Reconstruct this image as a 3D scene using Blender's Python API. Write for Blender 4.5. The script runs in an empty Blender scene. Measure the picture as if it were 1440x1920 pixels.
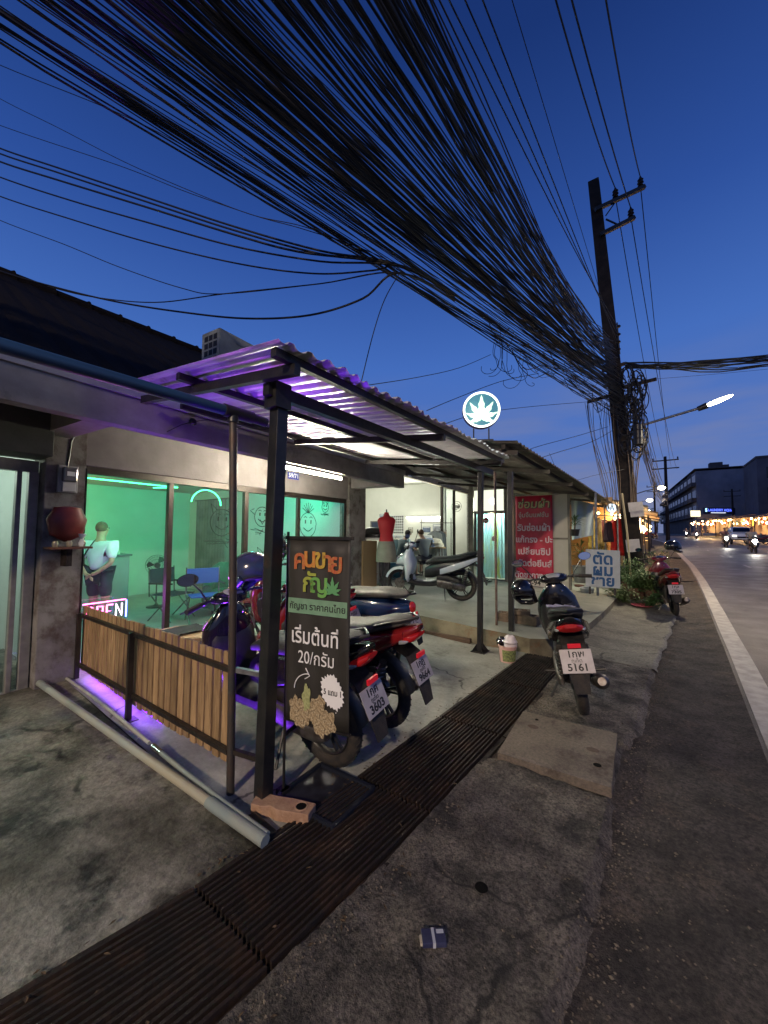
import bpy, bmesh, math, random
from mathutils import Vector, Matrix, Euler, noise
random.seed(7)
S = bpy.context.scene
COL = S.collection
R = math.radians

# ---------------------------------------------------------------- camera
F, HZ, ROLL, YAW, H = 710.0, 998.0, R(0.3), R(35.5), 1.5
PITCH = math.atan((HZ - 960) / F)
cd = bpy.data.cameras.new('camera'); cam = bpy.data.objects.new('camera', cd); COL.objects.link(cam)
cd.sensor_fit = 'VERTICAL'; cd.sensor_height = 24.0; cd.lens = 24.0 * F / 1920.0
cd.clip_start = 0.02; cd.clip_end = 3000
cam.matrix_world = Matrix.Translation((0, 0, H)) @ Matrix.Rotation(YAW, 4, 'Z') @ Matrix.Rotation(R(90) + PITCH, 4, 'X') @ Matrix.Rotation(ROLL, 4, 'Z')
S.camera = cam

# ---------------------------------------------------------------- dusk sky
W = bpy.data.worlds.new('World'); S.world = W; W.use_nodes = True
wt = W.node_tree; wt.nodes.clear()
def wn(t, **k):
    n = wt.nodes.new(t)
    for a, b in k.items(): setattr(n, a, b)
    return n
wo = wn('ShaderNodeOutputWorld'); bg = wn('ShaderNodeBackground'); tc = wn('ShaderNodeTexCoord'); sx = wn('ShaderNodeSeparateXYZ')
cr = wn('ShaderNodeValToRGB'); wt.links.new(tc.outputs['Generated'], sx.inputs[0]); wt.links.new(sx.outputs['Z'], cr.inputs[0])
el = cr.color_ramp.elements
stops = [(0.0, (.16, .20, .38)), (0.10, (.125, .20, .46)), (0.22, (.085, .175, .50)), (0.40, (.055, .15, .50)), (0.60, (.024, .078, .33)), (0.8, (.009, .034, .17)), (1.0, (.005, .02, .11))]
el[0].position, el[0].color = stops[0][0], stops[0][1] + (1,)
el[1].position, el[1].color = stops[-1][0], stops[-1][1] + (1,)
for p, c in stops[1:-1]:
    e = el.new(p); e.color = c + (1,)
mp = wn('ShaderNodeMapping'); mp.inputs['Scale'].default_value = (1.6, 1.6, 9.0)
nz = wn('ShaderNodeTexNoise'); nz.inputs['Scale'].default_value = 2.2; nz.inputs['Detail'].default_value = 5
wt.links.new(tc.outputs['Generated'], mp.inputs[0]); wt.links.new(mp.outputs[0], nz.inputs[0])
cr2 = wn('ShaderNodeValToRGB'); cr2.color_ramp.elements[0].position = .42; cr2.color_ramp.elements[1].position = .68
cr2.color_ramp.elements[0].color = (0, 0, 0, 1); cr2.color_ramp.elements[1].color = (1, 1, 1, 1)
wt.links.new(nz.outputs['Fac'], cr2.inputs[0])
low = wn('ShaderNodeMapRange'); low.inputs['From Min'].default_value = .40; low.inputs['From Max'].default_value = .04
wt.links.new(sx.outputs['Z'], low.inputs['Value'])
mu = wn('ShaderNodeMath', operation='MULTIPLY'); wt.links.new(cr2.outputs[0], mu.inputs[0]); wt.links.new(low.outputs[0], mu.inputs[1])
mu2 = wn('ShaderNodeMath', operation='MULTIPLY'); mu2.inputs[1].default_value = .85; wt.links.new(mu.outputs[0], mu2.inputs[0])
mx = wn('ShaderNodeMix', data_type='RGBA'); wt.links.new(mu2.outputs[0], mx.inputs[0]); wt.links.new(cr.outputs[0], mx.inputs[6])
mx.inputs[7].default_value = (.21, .23, .36, 1)
sky = wn('ShaderNodeTexSky'); sky.sky_type = 'NISHITA'; sky.sun_disc = False; sky.sun_elevation = R(-2); sky.sun_rotation = R(200)
ad = wn('ShaderNodeMix', data_type='RGBA', blend_type='ADD'); ad.inputs[0].default_value = .02
wt.links.new(mx.outputs[2], ad.inputs[6]); wt.links.new(sky.outputs[0], ad.inputs[7])
wt.links.new(ad.outputs[2], bg.inputs[0]); bg.inputs[1].default_value = 1.0
wt.links.new(bg.outputs[0], wo.inputs[0])

sun = bpy.data.lights.new('sun', 'SUN'); sun.energy = 0.02; sun.angle = R(20); sun.color = (.7, .8, 1)
so = bpy.data.objects.new('sun', sun); COL.objects.link(so); so.rotation_euler = (R(50), 0, R(60))

S.view_settings.view_transform = 'Standard'; S.view_settings.look = 'None'
S.view_settings.exposure = 0.0; S.view_settings.gamma = 1.0; S.view_settings.use_curve_mapping = False
S.cycles.use_denoising = True
S.cycles.max_bounces = 6; S.cycles.diffuse_bounces = 3; S.cycles.glossy_bounces = 3; S.cycles.transparent_max_bounces = 12
S.cycles.sample_clamp_indirect = 4; S.cycles.caustics_reflective = False; S.cycles.caustics_refractive = False

# ---------------------------------------------------------------- survey helpers (site measured from one station)
def ray(px, py):
    x = (px - 720) / F; y = -(py - 960) / F
    c, s = math.cos(ROLL), math.sin(ROLL)
    xr = x * c - y * s; yr = x * s + y * c
    fz = math.cos(PITCH) - yr * math.sin(PITCH); uz = math.sin(PITCH) + yr * math.cos(PITCH)
    return Vector((xr * math.cos(YAW) - fz * math.sin(YAW), xr * math.sin(YAW) + fz * math.cos(YAW), uz))
def onz(px, py, z=0.0):
    r = ray(px, py); return Vector((0, 0, H)) + r * ((z - H) / r.z)
def onx(px, py, x):
    r = ray(px, py); return Vector((0, 0, H)) + r * (x / r.x)
def ony(px, py, y):
    r = ray(px, py); return Vector((0, 0, H)) + r * (y / r.y)
def atd(px, py, d):
    r = ray(px, py); f = -r.x * math.sin(YAW) + r.y * math.cos(YAW)
    return Vector((0, 0, H)) + r * (d / f)
def slope(px, py, a, b):                       # meets the plane z = a + b*x
    r = ray(px, py); return Vector((0, 0, H)) + r * ((H - a) / (b * r.x - r.z))
BA, BN, BO = Vector((-.0847, .9964, 0)), Vector((.9964, .0847, 0)), Vector((-4.5, 1.25, 0))
BROT = math.atan2(-BA.x, BA.y)                 # the house front is turned a little from the street
def Wp(s, t, z): return BO + BA * s + BN * t + Vector((0, 0, z))
def gz(x): return 0.0 if x > -2 else .05 * (-2 - x)          # forecourt falls to the drain
PA, PB = .125, -.05
def pz(x): return PA + PB * x                                # raised porch falls to the street
def onp(px, py): return slope(px, py, PA, PB)

# ---------------------------------------------------------------- mesh builder
def frame_from(z, up=Vector((0, 0, 1))):
    z = z.normalized()
    if abs(z.dot(up)) > .98: up = Vector((0, 1, 0)) if abs(z.y) < .9 else Vector((1, 0, 0))
    x = up.cross(z).normalized(); y = z.cross(x)
    return x, y, z
class MB:
    def __init__(s): s.v = []; s.f = []
    def _a(s, vs, fs):
        b = len(s.v); s.v += [tuple(v) for v in vs]; s.f += [tuple(i + b for i in f) for f in fs]; return s
    def box(s, x0, x1, y0, y1, z0, z1, M=None):
        vs = [Vector((x, y, z)) for z in (z0, z1) for y in (y0, y1) for x in (x0, x1)]
        if M is not None: vs = [M @ v for v in vs]
        return s._a(vs, [(0, 2, 3, 1), (4, 5, 7, 6), (0, 1, 5, 4), (2, 6, 7, 3), (0, 4, 6, 2), (1, 3, 7, 5)])
    def beam(s, p, q, w, h, up=Vector((0, 0, 1))):           # bar p->q, w across, h along up
        p = Vector(p); q = Vector(q); x, y, z = frame_from(q - p, up)
        M = Matrix((x, y, z)).transposed().to_4x4(); M.translation = p
        return s.box(-w / 2, w / 2, -h / 2, h / 2, 0, (q - p).length, M)
    def tube(s, pts, r, n=8, cap=True):
        pts = [Vector(p) for p in pts]; rr = r if isinstance(r, (list, tuple)) else [r] * len(pts)
        x = None; vs = []
        for i, p in enumerate(pts):
            d = (pts[min(i + 1, len(pts) - 1)] - pts[max(i - 1, 0)]).normalized()
            if x is None: x, y, _ = frame_from(d)
            else:
                x = (x - d * x.dot(d))
                x = x.normalized() if x.length > 1e-6 else frame_from(d)[0]
                y = d.cross(x)
            for k in range(n):
                a = 2 * math.pi * k / n; vs.append(p + x * (rr[i] * math.cos(a)) + y * (rr[i] * math.sin(a)))
        fs = [(i * n + k, i * n + (k + 1) % n, (i + 1) * n + (k + 1) % n, (i + 1) * n + k) for i in range(len(pts) - 1) for k in range(n)]
        if cap: fs += [tuple(reversed(range(n))), tuple(range((len(pts) - 1) * n, len(pts) * n))]
        return s._a(vs, fs)
    def cyl(s, p, q, r, n=16, r2=None): return s.tube([p, q], [r, r if r2 is None else r2], n)
    def rings(s, rs, cap=True, closed=False):
        n = len(rs[0]); vs = [v for r in rs for v in r]; m = len(rs)
        fs = [(i * n + k, i * n + (k + 1) % n, ((i + 1) % m) * n + (k + 1) % n, ((i + 1) % m) * n + k) for i in range(m if closed else m - 1) for k in range(n)]
        if cap and not closed: fs += [tuple(reversed(range(n))), tuple(range((m - 1) * n, m * n))]
        return s._a(vs, fs)
    def lathe(s, prof, M=None, n=20, cap=True):              # prof: (radius, z)
        M = M or Matrix.Identity(4)
        return s.rings([[M @ Vector((r * math.cos(2 * math.pi * k / n), r * math.sin(2 * math.pi * k / n), z)) for k in range(n)] for r, z in prof], cap)
    def torus(s, c, Rr, r, axis='y', n=28, m=8, squash=1.0):
        c = Vector(c); rs = []
        for i in range(n):
            a = 2 * math.pi * i / n; ring = []
            for k in range(m):
                b = 2 * math.pi * k / m; rad = Rr + r * math.cos(b); o = r * squash * math.sin(b)
                p = {'y': (rad * math.cos(a), o, rad * math.sin(a)), 'z': (rad * math.cos(a), rad * math.sin(a), o), 'x': (o, rad * math.cos(a), rad * math.sin(a))}[axis]
                ring.append(c + Vector(p))
            rs.append(ring)
        return s.rings(rs, closed=True)
    def loft(s, secs, axis='x', n=16, e=.75):                # secs: (pos, a, b, ha, hb) rings across the axis
        rs = []
        for (p, a, b, ha, hb) in secs:
            ring = []
            for k in range(n):
                t = 2 * math.pi * k / n; c, d = math.cos(t), math.sin(t)
                u = a + ha * math.copysign(abs(c) ** e, c); w = b + hb * math.copysign(abs(d) ** e, d)
                ring.append(Vector((p, u, w)) if axis == 'x' else Vector((u, w, p)))
            rs.append(ring)
        return s.rings(rs)
    def sphere(s, c, r, n=16, m=10, zmin=-1.0):
        r = r if isinstance(r, (tuple, list)) else (r, r, r); c = Vector(c); rs = []
        a0 = math.asin(max(-1, zmin)) if zmin > -1 else -math.pi / 2 + .02
        for i in range(m + 1):
            a = a0 + (math.pi / 2 - .02 - a0) * i / m
            rs.append([c + Vector((r[0] * math.cos(a) * math.cos(2 * math.pi * k / n), r[1] * math.cos(a) * math.sin(2 * math.pi * k / n), r[2] * math.sin(a))) for k in range(n)])
        return s.rings(rs)
    def prism(s, poly, h, M=None, z0=0):
        M = M or Matrix.Identity(4); n = len(poly)
        vs = [M @ Vector((x, y, z0)) for x, y in poly] + [M @ Vector((x, y, z0 + h)) for x, y in poly]
        return s._a(vs, [tuple(reversed(range(n))), tuple(range(n, 2 * n))] + [(k, (k + 1) % n, (k + 1) % n + n, k + n) for k in range(n)])
    def quad(s, a, b, c, d): return s._a([a, b, c, d], [(0, 1, 2, 3)])
    def leaf(s, p, d, w, l, up=Vector((0, 0, 1)), droop=.3):
        p = Vector(p); d = Vector(d).normalized(); sd = d.cross(up)
        sd = sd.normalized() if sd.length > .01 else Vector((1, 0, 0))
        m = p + d * l * .5 + Vector((0, 0, droop * l * .12)); e = p + d * l - Vector((0, 0, droop * l * .4))
        return s._a([p, m + sd * w / 2, e, m - sd * w / 2, m - Vector((0, 0, w * .18))], [(0, 1, 4), (1, 2, 4), (2, 3, 4), (3, 0, 4)])
    def mesh(s, name, m, smooth=False, angle=40):
        me = bpy.data.meshes.new(name); me.from_pydata(s.v, [], s.f)
        if m is not None: me.materials.append(m)
        bm = bmesh.new(); bm.from_mesh(me); bmesh.ops.recalc_face_normals(bm, faces=bm.faces); bm.to_mesh(me); bm.free()
        if smooth:
            me.polygons.foreach_set('use_smooth', [True] * len(me.polygons)); me.set_sharp_from_angle(angle=R(angle))
        me.update(); return me
    def build(s, name, m, parent=None, smooth=False, bevel=0, angle=40, world=False, loc=None, rot=None, label=None, kind=None):
        o = bpy.data.objects.new(name, s.mesh(name, m, smooth, angle)); COL.objects.link(o)
        if parent is not None: o.parent = parent
        if world and parent is not None: o.location = -parent.location       # geometry given in site coordinates
        if loc is not None: o.location = loc
        if rot is not None: o.rotation_euler = rot
        if bevel:
            b = o.modifiers.new('bevel', 'BEVEL'); b.width = bevel; b.segments = 2; b.limit_method = 'ANGLE'; b.angle_limit = R(50)
        if label: o['label'] = label
        if kind: o['kind'] = kind
        return o
def tag(o, label=None, cat=None, group=None, kind=None):
    if label: o['label'] = label
    if cat: o['category'] = cat
    if group: o['group'] = group
    if kind: o['kind'] = kind
    return o
def thing(name, label, cat, loc=(0, 0, 0), rot=(0, 0, 0), group=None):
    o = bpy.data.objects.new(name, None); COL.objects.link(o); o.empty_display_size = .1
    o.location = loc; o.rotation_euler = rot; return tag(o, label, cat, group)
def dup(root, loc=None, rot=None, label=None, group=None):
    r = root.copy(); COL.objects.link(r)
    if loc is not None: r.location = loc
    if rot is not None: r.rotation_euler = rot
    if label: r['label'] = label
    if group: r['group'] = group
    def rec(a, b):
        for ch in [o for o in bpy.data.objects if o.parent is a]:
            c = ch.copy(); COL.objects.link(c); c.parent = b; rec(ch, c)
    rec(root, r); return r
def lamp(name, kind, loc, energy, color, size=.1, sy=None, rot=None, parent=None, spot=None, blend=.5):
    l = bpy.data.lights.new(name, kind); l.energy = energy; l.color = color
    if kind == 'AREA':
        l.size = size
        if sy: l.shape = 'RECTANGLE'; l.size_y = sy
    elif kind in ('POINT', 'SPOT'): l.shadow_soft_size = size
    if kind == 'SPOT': l.spot_size = R(spot or 120); l.spot_blend = blend
    o = bpy.data.objects.new(name, l); COL.objects.link(o); o.location = loc
    if rot is not None: o.rotation_euler = rot
    if parent is not None:
        o.parent = parent; o.location = Vector(loc) - parent.location if parent.rotation_euler.to_quaternion().angle < 1e-4 else loc
    return o
def strip_lamp(name, p, q, d, energy, color, w=.05, spread=180):
    p, q, d = Vector(p), Vector(q), Vector(d).normalized(); x = (q - p).normalized(); z = -(d - x * d.dot(x)).normalized(); y = z.cross(x)
    o = lamp(name, 'AREA', (0, 0, 0), energy, color, (q - p).length, w); o.data.spread = R(spread)
    M = Matrix((x, y, z)).transposed().to_4x4(); M.translation = (p + q) / 2; o.matrix_world = M; return o
def aim(v): return Vector(v).to_track_quat('-Z', 'Y').to_euler()

# ---------------------------------------------------------------- materials
MATS = {}
def mat(name, c, rough=.6, metal=0, c2=None, scale=8, detail=4, lo=.35, hi=.65, bump=0, bscale=40, stretch=None, emit=None, es=1, coat=0, c3=None, s3=1.5, t3=(.5, .62), trans=0, rvar=0, grit=None, crack=None, orand=0):
    if name in MATS: return MATS[name]
    m = bpy.data.materials.new(name); m.use_nodes = True; nt = m.node_tree; b = nt.nodes['Principled BSDF']
    b.inputs['Base Color'].default_value = tuple(c) + (1,); b.inputs['Roughness'].default_value = rough; b.inputs['Metallic'].default_value = metal
    if rough >= .9: b.inputs['Specular IOR Level'].default_value = .1
    if coat: b.inputs['Coat Weight'].default_value = coat; b.inputs['Coat Roughness'].default_value = .08
    if trans: b.inputs['Transmission Weight'].default_value = trans
    if emit: b.inputs['Emission Color'].default_value = tuple(emit) + (1,); b.inputs['Emission Strength'].default_value = es
    N = nt.nodes.new; L = nt.links.new
    t = N('ShaderNodeTexCoord'); co = t.outputs['Object']
    if stretch: mpn = N('ShaderNodeMapping'); mpn.inputs['Scale'].default_value = stretch; L(co, mpn.inputs[0]); co = mpn.outputs[0]
    if c2:
        n = N('ShaderNodeTexNoise'); n.inputs['Scale'].default_value = scale; n.inputs['Detail'].default_value = detail; n.inputs['Roughness'].default_value = .6; L(co, n.inputs[0])
        r = N('ShaderNodeValToRGB'); r.color_ramp.elements[0].position = lo; r.color_ramp.elements[1].position = hi
        r.color_ramp.elements[0].color = tuple(c) + (1,); r.color_ramp.elements[1].color = tuple(c2) + (1,); L(n.outputs['Fac'], r.inputs[0]); out = r.outputs[0]
        if c3:
            n3 = N('ShaderNodeTexNoise'); n3.inputs['Scale'].default_value = s3; n3.inputs['Detail'].default_value = 7; n3.inputs['Roughness'].default_value = .7; L(co, n3.inputs[0])
            r3 = N('ShaderNodeValToRGB'); r3.color_ramp.elements[0].position, r3.color_ramp.elements[1].position = t3; L(n3.outputs['Fac'], r3.inputs[0])
            mm = N('ShaderNodeMix'); mm.data_type = 'RGBA'; L(r3.outputs[0], mm.inputs[0]); L(out, mm.inputs[6]); mm.inputs[7].default_value = tuple(c3) + (1,); out = mm.outputs[2]
        if grit:                               # fine salt and pepper: (scale, dark, light)
            ng = N('ShaderNodeTexNoise'); ng.inputs['Scale'].default_value = grit[0]; ng.inputs['Detail'].default_value = 5; ng.inputs['Roughness'].default_value = .75; L(co, ng.inputs[0])
            rg = N('ShaderNodeMapRange'); rg.inputs['From Min'].default_value = .36; rg.inputs['From Max'].default_value = .66; rg.inputs['To Min'].default_value = grit[1]; rg.inputs['To Max'].default_value = grit[2]; L(ng.outputs['Fac'], rg.inputs[0])
            mg = N('ShaderNodeMix'); mg.data_type = 'RGBA'; mg.blend_type = 'MULTIPLY'; mg.inputs[0].default_value = 1; L(out, mg.inputs[6]); L(rg.outputs[0], mg.inputs[7]); out = mg.outputs[2]
        if crack:                              # branching cracks: (scale, width)
            nd = N('ShaderNodeTexNoise'); nd.inputs['Scale'].default_value = 2.3; nd.inputs['Detail'].default_value = 6; L(co, nd.inputs[0])
            vd = N('ShaderNodeMix'); vd.data_type = 'RGBA'; vd.blend_type = 'ADD'; vd.inputs[0].default_value = .45; L(co, vd.inputs[6]); L(nd.outputs['Color'], vd.inputs[7])
            vo = N('ShaderNodeTexVoronoi'); vo.feature = 'DISTANCE_TO_EDGE'; vo.inputs['Scale'].default_value = crack[0]; L(vd.outputs[2], vo.inputs['Vector'])
            rc = N('ShaderNodeMapRange'); rc.inputs['From Min'].default_value = crack[1] * .3; rc.inputs['From Max'].default_value = crack[1]; rc.inputs['To Min'].default_value = .22; L(vo.outputs['Distance'], rc.inputs[0])
            mk = N('ShaderNodeMapRange'); mk.inputs['From Min'].default_value = .44; mk.inputs['From Max'].default_value = .54; L(nd.outputs['Fac'], mk.inputs[0])
            mc = N('ShaderNodeMix'); mc.data_type = 'RGBA'; mc.blend_type = 'MULTIPLY'; L(mk.outputs[0], mc.inputs[0]); L(out, mc.inputs[6]); L(rc.outputs[0], mc.inputs[7]); out = mc.outputs[2]
        if orand:
            oi = N('ShaderNodeObjectInfo'); ro = N('ShaderNodeMapRange'); ro.inputs['To Min'].default_value = 1 - orand; ro.inputs['To Max'].default_value = 1 + orand; L(oi.outputs['Random'], ro.inputs[0])
            mo = N('ShaderNodeMix'); mo.data_type = 'RGBA'; mo.blend_type = 'MULTIPLY'; mo.inputs[0].default_value = 1; L(out, mo.inputs[6]); L(ro.outputs[0], mo.inputs[7]); out = mo.outputs[2]
        L(out, b.inputs['Base Color'])
        if rvar:
            mr = N('ShaderNodeMapRange'); mr.inputs['To Min'].default_value = rough - rvar; mr.inputs['To Max'].default_value = rough + rvar
            mr.inputs['From Min'].default_value = .3; mr.inputs['From Max'].default_value = .7; L(n.outputs['Fac'], mr.inputs[0]); L(mr.outputs[0], b.inputs['Roughness'])
    if bump:
        nb = N('ShaderNodeTexNoise'); nb.inputs['Scale'].default_value = bscale; nb.inputs['Detail'].default_value = 6; nb.inputs['Roughness'].default_value = .65; L(co, nb.inputs[0])
        bp = N('ShaderNodeBump'); bp.inputs['Strength'].default_value = bump; bp.inputs['Distance'].default_value = .02; L(nb.outputs['Fac'], bp.inputs['Height']); L(bp.outputs[0], b.inputs['Normal'])
    MATS[name] = m; return m
def emis(name, c, s):
    return mat(name, (0.02, 0.02, 0.02), .5, emit=c, es=s)
def glass(name='window_glass', tint=(.93, .97, .97), spec=1.45, dirt=.02):
    if name in MATS: return MATS[name]
    m = bpy.data.materials.new(name); m.use_nodes = True; nt = m.node_tree; nt.nodes.clear(); N = nt.nodes.new; L = nt.links.new
    o = N('ShaderNodeOutputMaterial'); t = N('ShaderNodeBsdfTransparent'); t.inputs[0].default_value = tint + (1,)
    g = N('ShaderNodeBsdfGlossy'); g.inputs['Roughness'].default_value = .02; fr = N('ShaderNodeFresnel'); fr.inputs[0].default_value = spec
    x = N('ShaderNodeMixShader'); ge = N('ShaderNodeNewGeometry'); iv = N('ShaderNodeMath'); iv.operation = 'SUBTRACT'; iv.inputs[0].default_value = 1; L(ge.outputs['Backfacing'], iv.inputs[1]); ml = N('ShaderNodeMath'); ml.operation = 'MULTIPLY'; L(iv.outputs[0], ml.inputs[0]); L(fr.outputs[0], ml.inputs[1]); L(ml.outputs[0], x.inputs[0]); L(t.outputs[0], x.inputs[1]); L(g.outputs[0], x.inputs[2])
    d = N('ShaderNodeBsdfDiffuse'); d.inputs[0].default_value = (.6, .6, .6, 1); x2 = N('ShaderNodeMixShader'); x2.inputs[0].default_value = dirt
    L(x.outputs[0], x2.inputs[1]); L(d.outputs[0], x2.inputs[2]); L(x2.outputs[0], o.inputs[0]); MATS[name] = m; return m

black = mat('black_metal', (.012, .012, .013), .42, .3, (.03, .027, .025), 14, bump=.08)
rustm = mat('rusty_steel', (.020, .012, .009), .7, .2, (.008, .006, .0055), 9, bump=.35, bscale=60, c3=(.045, .024, .014), s3=5, t3=(.5, .66), rvar=.15)
galv = mat('galvanised_steel', (.28, .29, .3), .42, .6, (.16, .16, .17), 12, bump=.08)
pvc = mat('blue_pipe_plastic', (.02, .055, .12), .35, 0, (.02, .05, .11), 6)
plaster = mat('stained_plaster', (.36, .34, .33), .85, 0, (.25, .235, .225), 3.5, bump=.15, bscale=25, c3=(.06, .055, .05), s3=1.3, t3=(.58, .72))
white = mat('white_paint', (.72, .73, .72), .6, 0, (.62, .63, .61), 3, bump=.04)
cream = mat('cream_wall', (.62, .62, .54), .7, 0, (.54, .54, .46), 2, bump=.05)
alu = mat('brown_aluminium', (.03, .022, .018), .4, .4, (.045, .034, .028), 10)
alug = mat('grey_aluminium', (.24, .23, .21), .5, .1, (.17, .16, .15), 10)
wood = mat('fence_wood', (.36, .235, .12), .65, 0, (.21, .13, .062), 5, stretch=(7, 7, .9), bump=.2, bscale=24, c3=(.12, .06, .03), s3=3, t3=(.55, .75), orand=.3)
wood2 = mat('table_wood', (.42, .3, .17), .6, 0, (.3, .19, .1), 6, stretch=(1, 6, 1), bump=.1)
rubber = mat('tyre_rubber', (.012, .012, .012), .8, 0, (.035, .028, .022), 20, bump=.25, bscale=70)
plast = mat('black_plastic', (.012, .012, .013), .38, 0, (.02, .02, .02), 20, bump=.04)
gloss = mat('gloss_black', (.006, .006, .008), .15, 0, coat=.6)
chrome = mat('chrome', (.6, .6, .6), .18, 1)
steel = mat('dull_steel', (.2, .19, .18), .4, .8, (.1, .08, .07), 14, bump=.1)
vinyl = mat('seat_vinyl', (.014, .014, .014), .65, 0, (.03, .03, .03), 30, bump=.1, bscale=120)
vgrey = mat('seat_vinyl_grey', (.085, .085, .072), .6, 0, (.06, .06, .05), 30, bump=.1, bscale=120)
redp = mat('red_paint', (.22, .012, .014), .2, 0, (.17, .01, .012), 5, coat=.7)
darkr = mat('maroon_paint', (.13, .008, .014), .22, 0, coat=.7)
bluep = mat('dark_blue_paint', (.008, .022, .07), .2, 0, coat=.7)
whp = mat('white_gloss', (.72, .74, .75), .22, 0, coat=.6)
taill = mat('tail_lens', (.35, .01, .012), .15, 0, coat=.5, emit=(.6, .02, .02), es=.06)
clear = mat('lamp_lens', (.55, .57, .6), .1, .5, coat=.8)
mirr = mat('mirror_glass', (.7, .72, .75), .04, 1)
platem = mat('plate_white', (.40, .37, .38), .45, 0, (.32, .29, .29), 9)
ink = mat('black_ink', (.012, .012, .012), .6)
whiteink = mat('white_ink', (.75, .75, .75), .6)
redm = mat('red_lacquer', (.22, .03, .02), .45, 0, (.14, .02, .015), 8)

def add_translucency(m, k):
    nt = m.node_tree; b = nt.nodes['Principled BSDF']; o = [n for n in nt.nodes if n.type == 'OUTPUT_MATERIAL'][0]
    t = nt.nodes.new('ShaderNodeBsdfTranslucent'); x = nt.nodes.new('ShaderNodeMixShader'); x.inputs[0].default_value = k
    if b.inputs['Base Color'].is_linked: nt.links.new(b.inputs['Base Color'].links[0].from_socket, t.inputs[0])
    else: t.inputs[0].default_value = b.inputs['Base Color'].default_value
    nt.links.new(b.outputs[0], x.inputs[1]); nt.links.new(t.outputs[0], x.inputs[2]); nt.links.new(x.outputs[0], o.inputs[0]); return m
# ---------------------------------------------------------------- lettering
def text(s, size, m, parent, M, name='lettering', ext=.0008, align='CENTER', sx=1.0, shear=0, bold=0, seg=3):
    cu = bpy.data.curves.new('t', 'FONT'); cu.body = s; cu.size = size; cu.extrude = ext; cu.align_x = align; cu.align_y = 'CENTER'
    cu.shear = shear; cu.offset = bold; cu.resolution_u = seg
    o = bpy.data.objects.new('t', cu); COL.objects.link(o); bpy.context.view_layer.update()
    me = bpy.data.meshes.new_from_object(o.evaluated_get(bpy.context.evaluated_depsgraph_get()))
    bpy.data.objects.remove(o); bpy.data.curves.remove(cu)
    me.materials.clear(); me.materials.append(m); me.transform(Matrix.Diagonal((sx, 1, 1, 1)))
    t = bpy.data.objects.new(name, me); COL.objects.link(t)
    if parent is not None: t.parent = parent
    t.matrix_local = M; return t
def face(o, right, up):                        # matrix of a flat sheet: origin, right, up (normal = right x up)
    r = Vector(right).normalized(); u = Vector(up).normalized(); n = r.cross(u).normalized(); u = n.cross(r)
    M = Matrix((r, u, n)).transposed().to_4x4(); M.translation = Vector(o); return M
# ================================================================ THE GROUND
conc_l = mat('old_concrete', (.25, .24, .20), .5, 0, (.07, .067, .05), 1.5, 12, .40, .60, .5, 22, c3=(.022, .02, .015), s3=2.6, t3=(.50, .62), rvar=.22, grit=(34, .62, 1.4), crack=(.55, .012))
conc_r = mat('porch_concrete', (.30, .30, .265), .6, 0, (.2, .2, .175), 1.6, 7, .35, .65, .15, 30, c3=(.12, .115, .1), s3=2.4, t3=(.54, .68), rvar=.12, grit=(28, .85, 1.15), crack=(.6, .008))
conc_p = mat('raised_porch_concrete', (.27, .28, .23), .62, 0, (.18, .19, .155), 1.8, 7, .35, .65, .15, 30, c3=(.11, .11, .09), s3=3, t3=(.56, .72))
conc_s = mat('rough_aggregate', (.125, .108, .088), .72, 0, (.026, .023, .02), 4.5, 14, .38, .62, 1.0, 130, c3=(.25, .21, .16), s3=3, t3=(.9, .99), rvar=.18, grit=(62, .22, 2.4), crack=(.9, .012))
dirt = mat('packed_dirt', (.066, .056, .048), .85, 0, (.022, .018, .015), 4, 14, .36, .64, 1.0, 110, c3=(.10, .075, .055), s3=3.5, t3=(.55, .72), grit=(50, .38, 1.9))
asph = mat('asphalt', (.062, .058, .058), .5, 0, (.042, .04, .04), 1.2, 8, .38, .62, .5, 160, c3=(.03, .028, .028), s3=.6, t3=(.52, .7), rvar=.1, grit=(42, .7, 1.35))
paint_w = mat('road_paint', (.40, .38, .35), .6, 0, (.26, .245, .225), 7, 8, .4, .62, .2, 60, c3=(.2, .19, .18), s3=12, t3=(.62, .7))
G0 = .0105
def fg(y): return G0 * max(0, y - 8)
def nz3(x, y, s, o=0.0): return noise.fractal(Vector((x * s, y * s, o)), 1.0, 2.0, 5)
def sheet(name, nx, ny, fn, m, smooth=True, **k):
    b = MB(); b.v = [tuple(fn(i / nx, j / ny)) for j in range(ny + 1) for i in range(nx + 1)]
    b.f = [(j * (nx + 1) + i, j * (nx + 1) + i + 1, (j + 1) * (nx + 1) + i + 1, (j + 1) * (nx + 1) + i) for j in range(ny) for i in range(nx)]
    o = b.build(name, m, None, smooth, angle=180); o['kind'] = 'structure'; return o
def lin(pts, y):
    if y <= pts[0][1]: return pts[0][0]
    for (x0, y0), (x1, y1) in zip(pts, pts[1:]):
        if y <= y1: return x0 + (x1 - x0) * (y - y0) / (y1 - y0)
    return pts[-1][0]
GLs = [(-2.25, -2.0), (-1.93, -.5), (-1.69, .33), (-1.54, 1.29), (-1.49, 2.07), (-1.46, 2.65), (-1.35, 4.49), (-1.32, 4.95)]
GRs = [(-1.62, -2.0), (-1.32, -.5), (-1.14, .5), (-1.03, 1.48), (-.97, 2.32), (-.93, 3.21), (-.88, 4.55), (-.86, 5.1)]
GL = lambda y: lin(GLs, y)
GR = lambda y: lin(GRs, y)
SH = [(-.45, -2.0), (-.33, .6), (-.27, 1.3), (-.24, 1.66), (-.22, 2.1), (-.20, 2.5), (-.22, 2.6), (-.2, 3.2), (-.12, 3.5), (-.02, 5.3), (.12, 6.8), (.3, 9), (.45, 13), (.6, 60)]
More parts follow.
